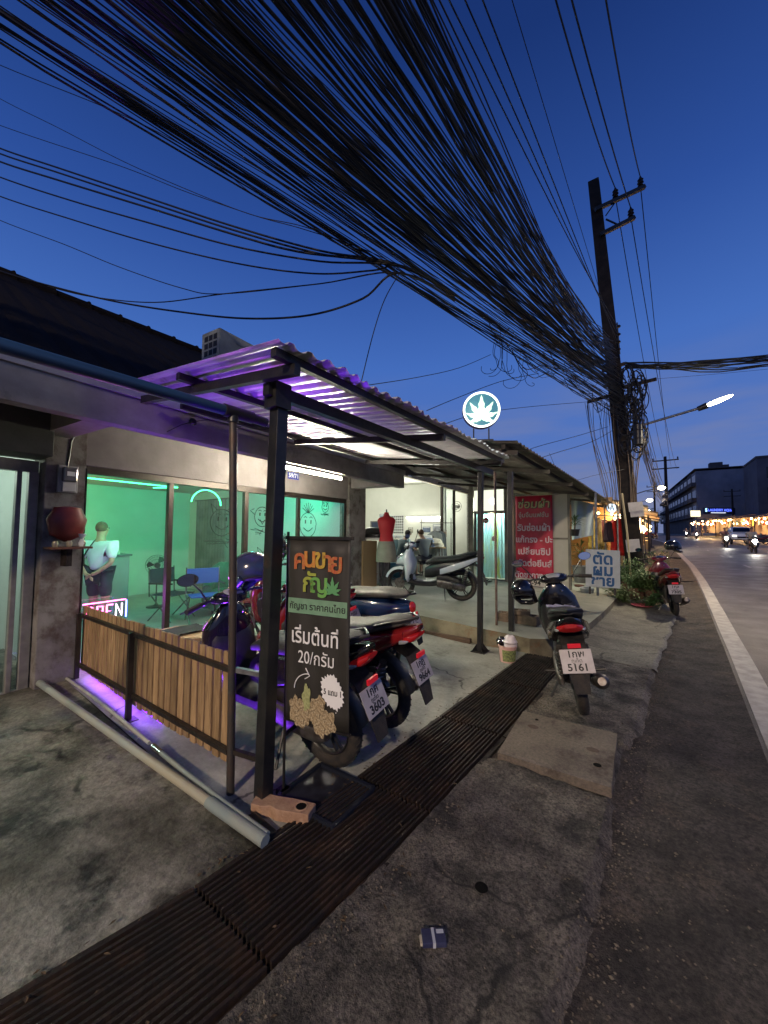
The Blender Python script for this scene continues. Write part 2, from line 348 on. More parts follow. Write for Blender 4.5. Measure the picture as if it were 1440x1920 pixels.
EDGE = [(.30, -12), (.42, 0), (.575, 3.8), (.70, 6.45), (.82, 9.5), (1.02, 15), (1.15, 21), (1.15, 40), (.7, 58), (-.8, 76), (-4, 97), (-8, 122), (-15, 160), (-28, 230)]
o = sheet('ground', 4, 4, lambda u, v: (-600 + 1200 * u, -400 + 1600 * v, -.36), dirt)
sheet('forecourt_concrete', 60, 90, lambda u, v: (lambda y: (lambda x: (x, y, gz(x) + .012 * nz3(x, y, 1.1) * min(1, (GL(y) - x) * 4)))(-5.9 + (GL(y) + 5.9) * u))(-6 + 7.20 * v), conc_l)
sheet('porch_floor', 40, 40, lambda u, v: (lambda y: (lambda x: (x, y, gz(x) + .004 + .004 * nz3(x, y, 1.3)))(-4.9 + (GL(y) + 4.9) * u))(1.203 + 3.76 * v), conc_r)
# drain channel under the grating
b = MB()
ys = [-2 + 7.1 * i / 24 for i in range(25)]
for y0, y1 in zip(ys, ys[1:]):
    b.quad((GL(y0), y0, 0), (GL(y1), y1, 0), (GL(y1), y1, -.3), (GL(y0), y0, -.3))
    b.quad((GR(y0), y0, 0), (GR(y1), y1, 0), (GR(y1), y1, -.3), (GR(y0), y0, -.3))
    b.quad((GL(y0), y0, -.075), (GL(y1), y1, -.075), (GR(y1), y1, -.075), (GR(y0), y0, -.075))
b.build('drain_channel', mat('channel_mud', (.05, .046, .038), .7, 0, (.17, .16, .13), 6, 8, .45, .7, .5, 30), kind='structure')
# raised porch slab of the next shops, its worn front step and side
def ploc(x, y):
    return (x, y, pz(x) + .006 * nz3(x, y, 1.4))
PXR = [(-1.30, 4.95), (-1.02, 5.2), (-.85, 6.0), (-.75, 7.4), (-.7, 8.5), (-.6, 14), (-.6, 30)]
sheet('raised_porch', 46, 80, lambda u, v: (lambda y: ploc(-6.5 + (lin(PXR, y) + 6.5) * u, y))(4.95 + 25 * v ** 1.6), conc_p)
b = MB(); N = 30
front = [Vector((-6.5 + 5.2 * i / N, 4.95, 0)) for i in range(N + 1)] + [Vector((lin(PXR, y), y, 0)) for y in (5.05, 5.2, 5.5, 6, 6.6, 7.4, 8.5, 10, 14, 30)]
for p, q in zip(front, front[1:]):
    zp, zq = pz(p.x) + .006 * nz3(p.x, p.y, 1.4), pz(q.x) + .006 * nz3(q.x, q.y, 1.4)
    b.quad((p.x, p.y, -.1), (q.x, q.y, -.1), (q.x, q.y, zq), (p.x, p.y, zp))
b.build('porch_step_face', mat('step_face', (.2, .18, .12), .8, 0, (.10, .085, .055), 4, 8, bump=.5, bscale=20, c3=(.16, .07, .03), s3=2.4, t3=(.55, .68)), kind='structure')
# worn timber lip along the foot of the step
t = thing('timber_plank', 'long worn timber plank lying against the foot of the concrete step', 'plank', (-2.9, 4.9, 0))
MB().box(-1.0, .85, -.03, .03, .01, .075).build('plank_face', mat('old_timber', (.10, .06, .035), .8, 0, (.05, .03, .02), 6, stretch=(1, 8, 8), bump=.4), t, bevel=.006)
# roadside: broken aggregate pavement, dirt strip, road
def shz(x, y):
    e = 0
    d = lin(SH, y) - x
    k = max(0, min(1, d / .05))
    r = .010 * nz3(x, y, 5) + .006 * nz3(x, y, 22, 3) + .012 * nz3(x, y, 1.2, 9)
    z = (.012 + r) * min(1, max(.25, k)) + .0
    if 2.55 < y < 3.27 and x > -.95: z -= .02
    if d < .05: z -= .035 * (1 - k)
    return z
def shfn(u, v):
    y = -2 + 7.2 * v
    jag = .035 * nz3(0, y, 3.1, 7) + .005 * nz3(0, y, 12, 2)
    x = GR(y) + (lin(SH, y) + jag - GR(y)) * u
    hole = math.hypot(x + .63, y - 1.6) < .03
    return (x, y, shz(x, y))
sheet('broken_pavement', 84, 520, shfn, conc_s)
def apfn(u, v):
    y = 5.19 + 7 * v; x0 = lin(PXR, y); jag = .03 * nz3(0, y, 2.4, 7) + .012 * nz3(0, y, 12, 2)
    x = x0 + (lin(SH, y) + jag - x0) * u
    return (x, y, .012 + .05 * (1 - u) ** 3 + .012 * nz3(x, y, 2) - (.03 if u > .97 else 0))
sheet('concrete_apron', 30, 120, apfn, mat('apron_concrete', (.17, .165, .13), .7, 0, (.10, .095, .075), 3, 8, bump=.5, bscale=30, c3=(.05, .045, .04), s3=2, t3=(.52, .66), grit=(40, .55, 1.5), crack=(.8, .014)))
def difn(u, v):
    y = -3 + 18 * v; x = lin(SH, y) - .12 + (lin(EDGE, y) - lin(SH, y) + .13) * u
    edge = min(1, (1 - u) * 6)
    return (x, y, fg(y) - .034 + (.010 * nz3(x, y, 1.4, 5) + .008 * nz3(x, y, 6) + .004 * nz3(x, y, 24)) * min(1, u * 5) * edge + .026 * max(0, 1 - (1 - u) * 5))
sheet('dirt_verge', 70, 520, difn, dirt)
sheet('far_verge', 3, 40, lambda u, v: (lambda y: (-3 + (lin(EDGE, y) + 3.0) * u, y, -.05 + .04 * u + fg(y)))(14.9 + 200 * v ** 1.5), dirt)
ROADW = 10.5
sheet('road', 40, 120, lambda u, v: (lambda y: (lambda x0: (x0 + ROADW * u, y, fg(y) - .008 + .05 * math.sin(math.pi * u) + .002 * nz3(u * 10, y, 2)))(lin(EDGE, y) + (.02 * nz3(0, y, 4) if y < 12 else 0)))(-8 + 238 * v ** 1.6), asph)
sheet('far_pavement', 3, 40, lambda u, v: (lambda y: (lin(EDGE, y) + ROADW + 6 * u, y, .1 + fg(y)))(-8 + 238 * v ** 1.5), conc_p)
def rl(x0, w, ya, yb, n, name='edge_line'):
    def f(u, v):
        y = ya + (yb - ya) * v; x = lin(EDGE, y) + x0 + w * u
        uu = (x - lin(EDGE, y)) / ROADW
        return (x, y, fg(y) - .008 + .05 * math.sin(math.pi * uu) + .006)
    return sheet(name, 1, n, f, paint_w)
rl(.03, .19, -6, 95, 160, 'white_edge_line')
for k in range(16):
    rl(5.1, .12, 3 + k * 6.0, 5.6 + k * 6.0, 4, 'centre_dash')
for k in range(10):
    rl(1.9, .1, 21 + k * 7.0, 22.4 + k * 7.0, 3, 'lane_dash')

# loose grit and stones along the broken edges
rn_ = random.Random(3); m = MB(); octa = [(1, 0, 0), (-1, 0, 0), (0, 1, 0), (0, -1, 0), (0, 0, 1), (0, 0, -1)]
for i in range(3200):
    k = rn_.random(); y = rn_.uniform(.2, 6) if k < .75 else rn_.uniform(.4, 3)
    if k < .45: x = lin(SH, y) + rn_.gauss(.03, .06)
    elif k < .65: x = GR(y) + abs(rn_.gauss(.0, .035)) + .03
    else: x = rn_.uniform(GR(y) + .03, lin(EDGE, y))
    if 2.5 < y < 3.3 and -.95 < x < -.22: continue
    z = (shz(x, y) if x < lin(SH, y) else -.03) + .002; s_ = rn_.uniform(.002, .0065) * (1.6 if rn_.random() < .08 else 1)
    vs = [(x + a * s_ * rn_.uniform(.7, 1.4), y + b * s_ * rn_.uniform(.7, 1.4), z + c * s_ * .7) for a, b, c in octa]
    m._a(vs, [(0, 2, 4), (2, 1, 4), (1, 3, 4), (3, 0, 4), (2, 0, 5), (1, 2, 5), (3, 1, 5), (0, 3, 5)])
tag(m.build('gravel', mat('grit_stone', (.2, .17, .13), .9, 0, (.07, .06, .05), 90)), 'loose grit and small stones scattered along the broken pavement edge', 'gravel', kind='stuff')
rn_ = random.Random(5); m = MB()
for i in range(260):
    y = rn_.uniform(-.5, 4.8); g = rn_.random(); x = (GL(y) - abs(rn_.gauss(0, .05)) - .01) if g < .45 else (GR(y) + abs(rn_.gauss(0, .05)) + .03) if g < .8 else rn_.uniform(GL(y), GR(y))
    z = .022 if g > .8 else .016; a = rn_.random() * 6.28; m.leaf((x, y, z), (math.cos(a), math.sin(a), .05), rn_.uniform(.006, .014), rn_.uniform(.015, .035), droop=.1)
tag(m.build('dead_leaves', mat('dry_leaf', (.11, .07, .035), .8, 0, (.05, .035, .02), 40)), 'small dry leaves and scraps caught along the grate edges', 'leaves', kind='stuff')
# ---------------------------------------------------------------- drain grating, in panels of parallel bars
gys = [-1.9, -1.0, -.05, .9, 1.86, 2.84, 3.86, 4.93]
NB = 18
gl = ['at the very front of the picture', 'beside the old forecourt', 'where the plastic pipes end', 'beside the clay block', 'beside the two nearest motorcycles', 'beside the loose concrete slab', 'running up to the concrete step']
for gi, (y0, y1) in enumerate(zip(gys, gys[1:])):
    y0 += .008; y1 -= .008
    c = Vector(((GL(y0) + GR(y1)) / 2, (y0 + y1) / 2, 0))
    t = thing('drain_grate', 'rusty steel drain grate panel ' + gl[gi], 'drain grate', c, group='steel grate panels over the roadside drain')
    zt = .004
    for k in range(NB):
        u = (k + .35) / NB * .985 + .005; w = .0095 + .003 * random.random()
        p = Vector((GL(y0) + (GR(y0) - GL(y0)) * u, y0, zt)); q = Vector((GL(y1) + (GR(y1) - GL(y1)) * u + random.uniform(-.003, .003), y1, zt))
        ys = [0, .33, .66, 1]; m = MB()
        pts = [p.lerp(q, a) + Vector((random.uniform(-.002, .002), 0, random.uniform(-.003, .003))) for a in ys]
        for a, bb in zip(pts, pts[1:]): m.beam(a, bb, w, .03)
        m.build('bar', rustm, t, world=True)
    for yy in (y0 + .05, y0 + .35 * (y1 - y0), y0 + .66 * (y1 - y0), y1 - .05):
        MB().beam((GL(yy), yy, -.03), (GR(yy), yy, -.03), .035, .02).build('cross_bar', rustm, t, world=True)
    for G in (GL, GR):
        g = -.004 if G is GL else .012
        MB().beam((G(y0) + g, y0, -.006), (G(y1) + g, y1, -.006), .03, .028).build('edge_angle', rustm, t, world=True)

# loose concrete slab with lifting holes
t = thing('concrete_slab', 'loose square concrete cover slab with lifting holes beside the grate', 'concrete slab', (-.57, 2.9, .0), (R(1.2), R(-1.0), R(1.5)))
sl = mat('slab_concrete', (.17, .14, .108), .75, 0, (.11, .09, .07), 3, 10, bump=.5, bscale=60, c3=(.05, .035, .025), s3=5, t3=(.54, .68), grit=(50, .75, 1.35))
b = MB(); n = 30; hw, hd = .325, .335
zs = lambda x, y: .058 + .002 * nz3(x, y, 6)
b.v = [(-hw + 2 * hw * i / n, -hd + 2 * hd * j / n, zs(i * .02, j * .02)) for j in range(n + 1) for i in range(n + 1)]
b.f = [(j * (n + 1) + i, j * (n + 1) + i + 1, (j + 1) * (n + 1) + i + 1, (j + 1) * (n + 1) + i) for j in range(n) for i in range(n)]
for (x0, x1, y0, y1) in ((-hw, hw, -hd, -hd), (-hw, hw, hd, hd), (-hw, -hw, -hd, hd), (hw, hw, -hd, hd)):
    b.quad((x0, y0, .0), (x1, y1, .0), (x1, y1, .058), (x0, y0, .058))
b.build('slab_body', sl, t)
for (x, y, r) in ((-.2, .24, .016), (.24, -.15, .026)):
    MB().lathe([(r, 0.0), (r * .98, .0005)], Matrix.Translation((x, y, .0605)), 18).build('lifting_hole', mat('hole_dark', (.004, .004, .004), .9), t)
    MB().torus((x, y, .0605), r, .003, 'z', 20, 5).build('hole_rim', sl, t)
for (x, y) in ((-.2, .12), (.2, .02)):
    MB().lathe([(.034, 0.0), (.033, .0008)], Matrix.Translation((x, y, .0605)) @ Matrix.Diagonal((1.15, .8, 1, 1)), 18).build('worn_patch', mat('worn_patch', (.075, .052, .036), .85, 0, (.11, .08, .06), 40), t)

# dark socket hole in the pavement, discarded cigarette packet, clay block, floor frame
t = tag(MB().lathe([(.027, 0), (.026, .001)], n=18).build('drain_hole', MATS['hole_dark'], None, loc=(-.63, 1.6, shz(-.63, 1.6) + .005)), 'small round dark socket hole in the rough pavement', 'hole')
t = thing('cigarette_packet', 'crushed dark blue packet with silver stripe lying on the pavement', 'packet', (-.69, 1.29, .026), (0, 0, R(38)))
MB().box(-.043, .043, -.026, .026, 0, .018).build('carton', mat('packet_blue', (.02, .022, .06), .4, 0, (.035, .04, .09), 40), t, bevel=.002)
MB().box(-.006, .004, -.0265, .0265, -.0, .0186).build('silver_stripe', mat('packet_silver', (.4, .42, .46), .35), t)
MB().box(.012, .038, .006, .02, .0181, .0188).build('printed_label', MATS['packet_silver'], t)
MB().box(-.05, -.043, -.02, .01, .002, .012).build('torn_flap', mat('card', (.5, .45, .35), .8), t)

t = thing('clay_block', 'broken orange clay block with a round hole lying by the grate', 'clay block', onz(532, 1528, .0), (0, 0, R(22)))
cl = mat('fired_clay', (.40, .25, .16), .85, 0, (.28, .16, .10), 14, bump=.5, bscale=40, c3=(.5, .34, .24), s3=12, t3=(.6, .75))
out = [(-.17, -.045), (-.10, -.05), (-.06, -.035), (-.02, -.052), (.05, -.05), (.16, -.045), (.165, .04), (.03, .05), (-.05, .045), (-.12, .05), (-.18, .03)]
MB().prism(out, .06).build('block_body', cl, t, bevel=.004)
MB().lathe([(.030, 0), (.029, .001)], Matrix.Translation((.1, 0, .0605)) @ Matrix.Diagonal((1.05, .9, 1, 1)), 20).build('block_hole', MATS['hole_dark'], t)
MB().torus((.1, 0, .0605), .031, .004, 'z', 20, 5).build('hole_rim', cl, t)

# ---------------------------------------------------------------- pipes on the forecourt
def onf(px, py):                                 # point of the sloping forecourt
    return slope(px, py, -.1, -.05)
p0, p1 = onf(62, 1282), onz(497, 1582, .03)
t = thing('drain_pipe', 'thick grey plastic waste pipe running from the wall to the grate', 'pipe', (p0.x, p0.y, gz(p0.x)))
pg = mat('grey_pvc', (.30, .33, .30), .4, 0, (.36, .33, .24), 1.3, 6, .4, .6, .06)
pb = mat('blue_grey_pvc', (.20, .25, .25), .35, 0, (.26, .28, .25), 5, bump=.05)
L = lambda a: p0.lerp(p1, a) + Vector((0, 0, .035 * (1 - a) + .01))
MB().tube([L(0), L(.3), L(.6), L(.86)], .025, 14).build('long_pipe', pg, t, True, world=True)
MB().tube([L(.855), L(.87), L(1.0)], [.0285, .0295, .0285], 14).build('end_sleeve', pb, t, True, world=True)
MB().tube([L(.0), L(.12)], [.0265, .0265], 14).build('wall_sleeve', pb, t, True, world=True)
p0, p1 = onf(122, 1274), onz(503, 1572, .03)
t = thing('thin_pipe', 'thin white plastic pipe with a metal coupling beside the thick pipe', 'pipe', (p0.x, p0.y, gz(p0.x)))
L = lambda a: p0.lerp(p1, a) + Vector((.0, 0.012 * math.sin(a * 6), .02))
MB().tube([L(i / 14 * .58) for i in range(15)], .0125, 10).build('white_pipe', mat('white_pvc', (.45, .46, .44), .4, 0, (.3, .3, .27), 9), t, True, world=True)
MB().tube([L(.60), L(.64)], .019, 12).build('coupling', chrome, t, True, world=True)
MB().tube([L(.63), L(.75), L(.88), L(1.0)], .0145, 10).build('lower_pipe', pb, t, True, world=True)
# two pipe ends seen through the grate
t = thing('pipe_stub', 'blue pipe outlet seen between the bars of the drain grate', 'pipe', (-1.42, 1.12, -.06))
MB().cyl((-.12, .0, .0), (.1, -.02, -.02), .035, 14).build('outlet', pb, t, True)
# rusty angle iron by the post
a, c = onz(470, 1530, .02), onz(512, 1568, .02)
t = thing('angle_iron', 'short rusty angle iron lying between the post and the grate', 'angle iron', a)
MB().beam(a, c, .045, .025).build('iron_bar', rustm, t, world=True)

# dark steel base frame of the banner stand area (open well with frame)
t = thing('base_frame', 'dark square steel floor frame lying beside the banner stand', 'steel frame', onz(612, 1492), (0, 0, R(2)))
dk = mat('dark_blue_steel', (.018, .022, .035), .4, .3)
MB().box(-.2, .2, -.17, .17, .005, .012).build('tray', mat('tray_steel', (.05, .055, .075), .35, .5, (.02, .02, .03), 10), t)
for a in ((-.21, .21, -.185, -.165), (-.21, .21, .165, .185), (-.215, -.195, -.165, .165), (.195, .215, -.165, .165)):
    MB().box(*a, 0, .03).build('rail', dk, t)
# ================================================================ SHOP HOUSE
HZR = (0, 0, BROT)
def house_box(m, s0, s1, t0, t1, z0, z1):         # box in house coordinates: s along the front, t towards the street
    M = Matrix((( BN.x, BA.x, 0, BO.x), (BN.y, BA.y, 0, BO.y), (0, 0, 1, 0), (0, 0, 0, 1)))
    return m.box(t0, t1, s0, s1, z0, z1, M)
def hb(s0, s1, t0, t1, z0, z1): return house_box(MB(), s0, s1, t0, t1, z0, z1)
house = thing('shop_house', 'single storey row of shops with dark tiled roof and grey concrete beam', 'building', tuple(BO))
hp = dict(parent=house, world=True)
dirtycol = mat('dirty_column', (.22, .21, .20), .85, 0, (.13, .12, .11), 5, bump=.3, bscale=25, c3=(.07, .045, .035), s3=5, t3=(.5, .7))
greyp = mat('grey_plaster', (.21, .195, .195), .8, 0, (.155, .14, .14), 3, bump=.12, bscale=30, c3=(.1, .09, .08), s3=1.6, t3=(.6, .78))
# front beam with upper band, soffit, cross beams
hb(-6, 4.65, .98, 1.10, 2.33, 2.575).build('front_beam', plaster, bevel=.006, **hp)
hb(-6, 4.66, .95, 1.12, 2.577, 2.66).build('eave_board', mat('eave_board', (.42, .40, .42), .7, 0, (.3, .28, .3), 4, bump=.1), **hp)
hb(-6, 4.65, -.12, .978, 2.62, 2.66).build('soffit', plaster, **hp)
for s in (-.32, 4.42):
    hb(s, s + .2, .0, .978, 2.36, 2.618).build('cross_beam', plaster, **hp)
# wall over the windows, columns
hb(.04, 4.37, -.12, .0, 2.14, 2.618).build('wall_over_window', greyp, **hp)
hb(-.28, .03, -.2, .06, -.1, 2.618).build('column', dirtycol, bevel=.01, **hp)
hb(4.375, 4.95, -.2, .04, -.1, 2.618).build('column', dirtycol, bevel=.01, **hp)
hb(.03, .0385, -.1, .065, .0, 2.1).build('rust_strip', rustm, **hp)
# dark roof with ridge, gable bumps
rid, eav = (-7.5, 5.15), (-3.62, 2.70)
roofm = mat('dark_tile', (.010, .008, .008), .95, 0, (.01, .009, .009), 10, bump=.3)
m = MB(); ny = 150
for j in range(ny):
    y0 = -7 + 13.2 * j / ny; y1 = -7 + 13.2 * (j + 1) / ny
    zz = lambda y: .03 * abs(math.sin(y * math.pi / .25))
    for (xa, za), (xb, zb) in (((eav[0], eav[1]), (rid[0], rid[1])), ((rid[0], rid[1]), (-11.2, 2.7))):
        m.quad((xa, y0, za + zz(y0)), (xa, y1, za + zz(y1)), (xb, y1, zb + zz(y1)), (xb, y0, zb + zz(y0)))
m.build('roof', roofm, **hp)
for j in range(30):
    y = -6.9 + .45 * j
    if y > 6.2: break
    MB().tube([(-7.5, y, 5.17), (-7.5, y + .41, 5.17), (-7.5, y + .46, 5.18)], [.075, .085, .10], 10).build('ridge_tile', roofm, **hp)
hb(4.6, 4.7, -6.3, .9, 2.5, 2.9).build('end_wall', greyp, **hp)
# gable end closing the roof
m = MB(); m.quad((-3.62, 6.15, 2.6), (-7.5, 6.15, 5.15), (-11.2, 6.15, 2.6), (-7.5, 6.15, 2.6)); m.build('gable', greyp, **hp)

# ---------------------------------------------------------------- cannabis shop interior
inw = mat('shop_wall', (.52, .56, .53), .75, 0, (.46, .5, .47), 1.5)
X0, X1 = -9.6, -4.62
hb(.0, 4.4, -5.2, -.12, -.02, .0).build('shop_floor', mat('shop_floor', (.3, .3, .27), .35, 0, (.22, .22, .2), 3), kind='structure', **hp)
hb(-.1, 4.5, -5.3, -5.2, 0, 2.55).build('back_wall', inw, **hp)
hb(-.1, .0, -5.2, -.2, 0, 2.55).build('side_wall', inw, **hp)
hb(4.4, 4.5, -5.2, -.2, 0, 2.55).build('side_wall', inw, **hp)
hb(-.1, 4.5, -5.2, -.12, 2.5, 2.6).build('ceiling', inw, **hp)
# window frames: head, mullions, panes
hb(.04, 4.37, -.10, -.03, 2.06, 2.14).build('window_head', alu, bevel=.004, **hp)
muls = [(.04, .07), (.885, .945), (1.96, 2.03), (3.03, 3.085), (4.30, 4.37)]
for i, (a, c) in enumerate(muls):
    hb(a, c, -.09, -.03, .0, 2.06).build('mullion', alu, bevel=.004, **hp)
for (a, c) in ((.07, .885), (.945, 1.96), (2.03, 3.03), (3.085, 4.30)):
    p = hb(a, c, -.064, -.058, .03, 2.06).build('window_pane', glass(), **hp)
hb(.07, 4.3, -.09, -.03, .0, .03).build('bottom_rail', alu, **hp)
MB2 = hb(3.085, 4.3, -.085, -.035, .93, .97).build('mid_rail', alu, **hp)
# sliding doors of the left shop
hb(-3.6, -.3, -.1, -.02, 2.02, 2.12).build('door_head', alug, **hp)
hb(-3.6, -.285, -.12, .25, 2.14, 2.60).build('shutter_box', mat('shutter_box', (.09, .095, .09), .6, .2, (.06, .065, .06), 3, bump=.1), bevel=.01, **hp)
for a, w in ((-.36, .07), (-.44, .035), (-.62, .05), (-.83, .05), (-1.35, .05), (-1.9, .05), (-2.6, .05)):
    hb(a, a + w, -.09, -.03, .09, 2.02).build('door_stile', alug, bevel=.004, **hp)
hb(-3.6, -.3, -.064, -.058, .1, 2.02).build('door_glass', glass(), **hp)
hb(-3.6, -.3, -.09, -.03, .06, .13).build('door_rail', alug, **hp)
hb(-3.6, -.1, -3.0, -.12, .0, .05).build('shop_floor', MATS['shop_floor'], kind='structure', **hp)
hb(-3.6, -.1, -3.1, -3.0, .0, 2.6).build('back_wall', inw, **hp)
hb(-3.7, -3.6, -3.1, -.1, .0, 2.6).build('side_wall', inw, **hp)
hb(-3.6, -.1, -3.0, -.1, 2.5, 2.6).build('ceiling', inw, **hp)
hb(-6, -3.6, -.1, 0, .0, 2.6).build('front_wall', greyp, **hp)
a = Wp(-1.4, -1.6, 2.3)
lamp('left_shop_lamp', 'POINT', a, 80, (.85, 1, .85), .15)
t = thing('ceiling_lamp', 'small round ceiling lamp inside the left shop', 'lamp', Wp(-1.4, -1.6, 2.42))
MB().lathe([(.02, .07), (.14, .06), (.16, .03), (.1, .0), (.02, -.01)]).build('lamp_shade', emis('lamp_greenish', (.8, 1, .8), 4), t, True)
# standing fan and crate in left shop
t = thing('storage_box', 'brown cardboard box on shelf behind the left glass door', 'box', Wp(-.95, -.9, .95))
MB().box(-.2, .2, -.16, .16, 0, .3).build('carton', mat('cardboard', (.28, .18, .09), .8, 0, (.22, .14, .07), 5), t, bevel=.004)
MB().box(-.2, .2, -.02, .02, .3, .302).build('tape', mat('tape', (.4, .3, .18), .4), t)
t = thing('shelf', 'dark shelf unit behind the left glass door', 'shelf', Wp(-.95, -.9, .05))
MB().box(-.3, .3, -.25, .25, .86, .9).build('shelf_board', plast, t)
for x in (-.28, .28):
    for y in (-.22, .22): MB().box(x - .02, x + .02, y - .02, y + .02, 0, .86).build('leg', plast, t)

# ---------------------------------------------------------------- the canopy of corrugated sheets
def cz(x): return 2.392 + .112 * (-1.4 - x)
canopy = thing('canopy', 'corrugated metal canopy on black steel posts lit purple from below', 'canopy', (-1.74, 1.4, 0))
tin = mat('zinc_sheet', (.66, .64, .66), .36, .35, (.52, .5, .54), 5, bump=.05, c3=(.25, .2, .2), s3=2, t3=(.62, .75))
def corr(y0, y1, xa, xb, zf, pitch, amp, name, parent, lift=0, m=tin, zb=None):
    b = MB(); n = int((y1 - y0) / pitch * 8) + 1; prof = [0, 0, .25, 1, 1, 1, .25, 0]
    nx = 5
    for j in range(n + 1):
        y = y0 + (y1 - y0) * j / n; ph = ((y / pitch) % 1) * 8; i0 = int(ph) % 8; fr = ph - int(ph); hgt = prof[i0] * (1 - fr) + prof[(i0 + 1) % 8] * fr
        for i in range(nx + 1):
            x = (xa(y) if callable(xa) else xa) + ((xb(y) if callable(xb) else xb) - (xa(y) if callable(xa) else xa)) * i / nx
            b.v.append((x, y, zf(x, y) + amp * hgt + lift))
    for j in range(n):
        for i in range(nx):
            k = j * (nx + 1) + i; b.f.append((k, k + 1, k + nx + 2, k + nx + 1))
    o = b.build(name, m, parent, world=True); sm = o.modifiers.new('thickness', 'SOLIDIFY'); sm.thickness = .0012; return o
xr = lambda y: -3.40 - .085 * (y - 2.6)
yy = 1.12
k = 0
while yy < 4.55:
    y2 = min(yy + .70, 4.62)
    corr(yy, y2, xr, lambda y: -1.40 + .02 * math.sin(y * 9), lambda x, y: cz(x) + .005, .115, .024, 'roofing_sheet', canopy, lift=.0025 * (k % 2)); yy = y2 - .02; k += 1
    if y2 >= 4.62: break
# purlins, rafters, posts
bk = black
for x in (-1.5, -2.45, -3.3):
    MB().beam((x, 1.16 if x > -3 else 1.6, cz(x) - .022), (x - (.1 if x < -3 else 0), 4.62, cz(x) - .022), .04, .045).build('purlin', bk, canopy, world=True)
for y in (1.28, 2.95, 4.45):
    xe = xr(y) + .05
    MB().beam((-1.46, y, cz(-1.46) - .072), (xe, y, cz(xe) - .072), .04, .055).build('rafter', bk, canopy, world=True)
MB().beam((-1.74, 1.30, cz(-1.74) - .135), (-1.74, 4.9, cz(-1.74) - .135), .05, .07).build('post_beam', bk, canopy, world=True)
def post(px0, py0, px1, py1, X, w, name='post', z0=None, mm=black, top=None):
    a = onz(px0, py0); bb = onx(px1, py1, X); bb = Vector((a.x + (bb.x - a.x) * .8, a.y + (bb.y - a.y) * .8, top or bb.z))
    return a, bb
a = onz(493, 1508)
pm = mat('post_steel', (.018, .019, .022), .36, .4, (.035, .034, .033), 9, bump=.1, c3=(.07, .035, .02), s3=5, t3=(.6, .72))
MB().beam(a + Vector((0, 0, 0)), (-1.745, 1.40, 2.29), .075, .075).build('post', pm, canopy, world=True, bevel=.004)
MB().box(-1.79, -1.69, 1.33, 1.44, 2.2, 2.345).build('post_head', black, canopy, world=True)
a = onz(900, 1222)
MB().beam(a, (-1.76, 4.56, 2.26), .06, .06).build('post', pm, canopy, world=True, bevel=.004)
MB().box(a.x - .09, a.x + .09, a.y - .09, a.y + .09, 0.004, .016).build('foot_plate', black, canopy, world=True)
for sx, sy in ((1, 1), (1, -1), (-1, 1), (-1, -1)):
    MB()._a([(a.x, a.y, .012), (a.x + sx * .08, a.y + sy * .08, .012), (a.x + sx * .015, a.y + sy * .015, .13), (a.x, a.y, .13), (a.x + .004, a.y - .004, .012)], [(0, 1, 2, 3), (4, 1, 2)]).build('gusset', black, canopy, world=True)
# ---------------------------------------------------------------- second roof beyond
def ez(x, y):
    ex = -1.3 + .065 * (y - 5.6); e = 2.55 - .045 * (y - 5.6)
    return e + .14 * (ex - x)
can2 = thing('lean_to_roof', 'old grey fibre cement lean-to roof beyond the metal canopy', 'roof', (-1.53, 4.97, pz(-1.53)))
old = mat('old_sheet', (.20, .18, .15), .85, 0, (.12, .105, .09), 6, bump=.3, c3=(.3, .28, .25), s3=2, t3=(.55, .7))
yy = 4.75; k = 0
while yy < 13.0:
    y2 = yy + 1.0
    corr(yy, y2, -4.75, lambda y: -1.3 + .065 * (y - 5.6), lambda x, y: ez(x, y) + .03, .13, .03, 'roofing_sheet', can2, lift=.003 * (k % 2), m=old); yy = y2 - .03; k += 1
timb = mat('roof_timber', (.06, .048, .038), .7, 0, (.03, .025, .02), 8, bump=.2)
for x in (-1.55, -2.3, -3.1, -3.9):
    MB().beam((x, 4.8, ez(x, 4.8) - .01), (x + .45, 13, ez(x + .45, 13) - .01), .05, .06).build('purlin', timb, can2, world=True)
for y in (4.9, 6.3, 7.7, 9.1, 10.5, 11.9):
    MB().beam((-1.35 + .065 * (y - 5.6), y, ez(-1.35 + .065 * (y - 5.6), y) - .065), (-4.7, y, ez(-4.7, y) - .065), .04, .06).build('rafter', timb, can2, world=True)
a = onp(959, 1183)
MB().beam(a, (a.x + .01, a.y, 2.33), .065, .065).build('post', pm, can2, world=True, bevel=.004)
a = onp(931, 1172)
MB().tube([a, (a.x, a.y, 2.36)], .018, 10).build('thin_post', mat('rusty_pipe', (.16, .12, .1), .6, .4, (.1, .06, .045), 12, bump=.2), can2, True, world=True)
for (x, y) in ((-1.02, 9.3), (-.82, 12.6)):
    MB().tube([(x, y, pz(x)), (x, y, ez(x, y))], .025, 8).build('post', galv, can2, True, world=True)

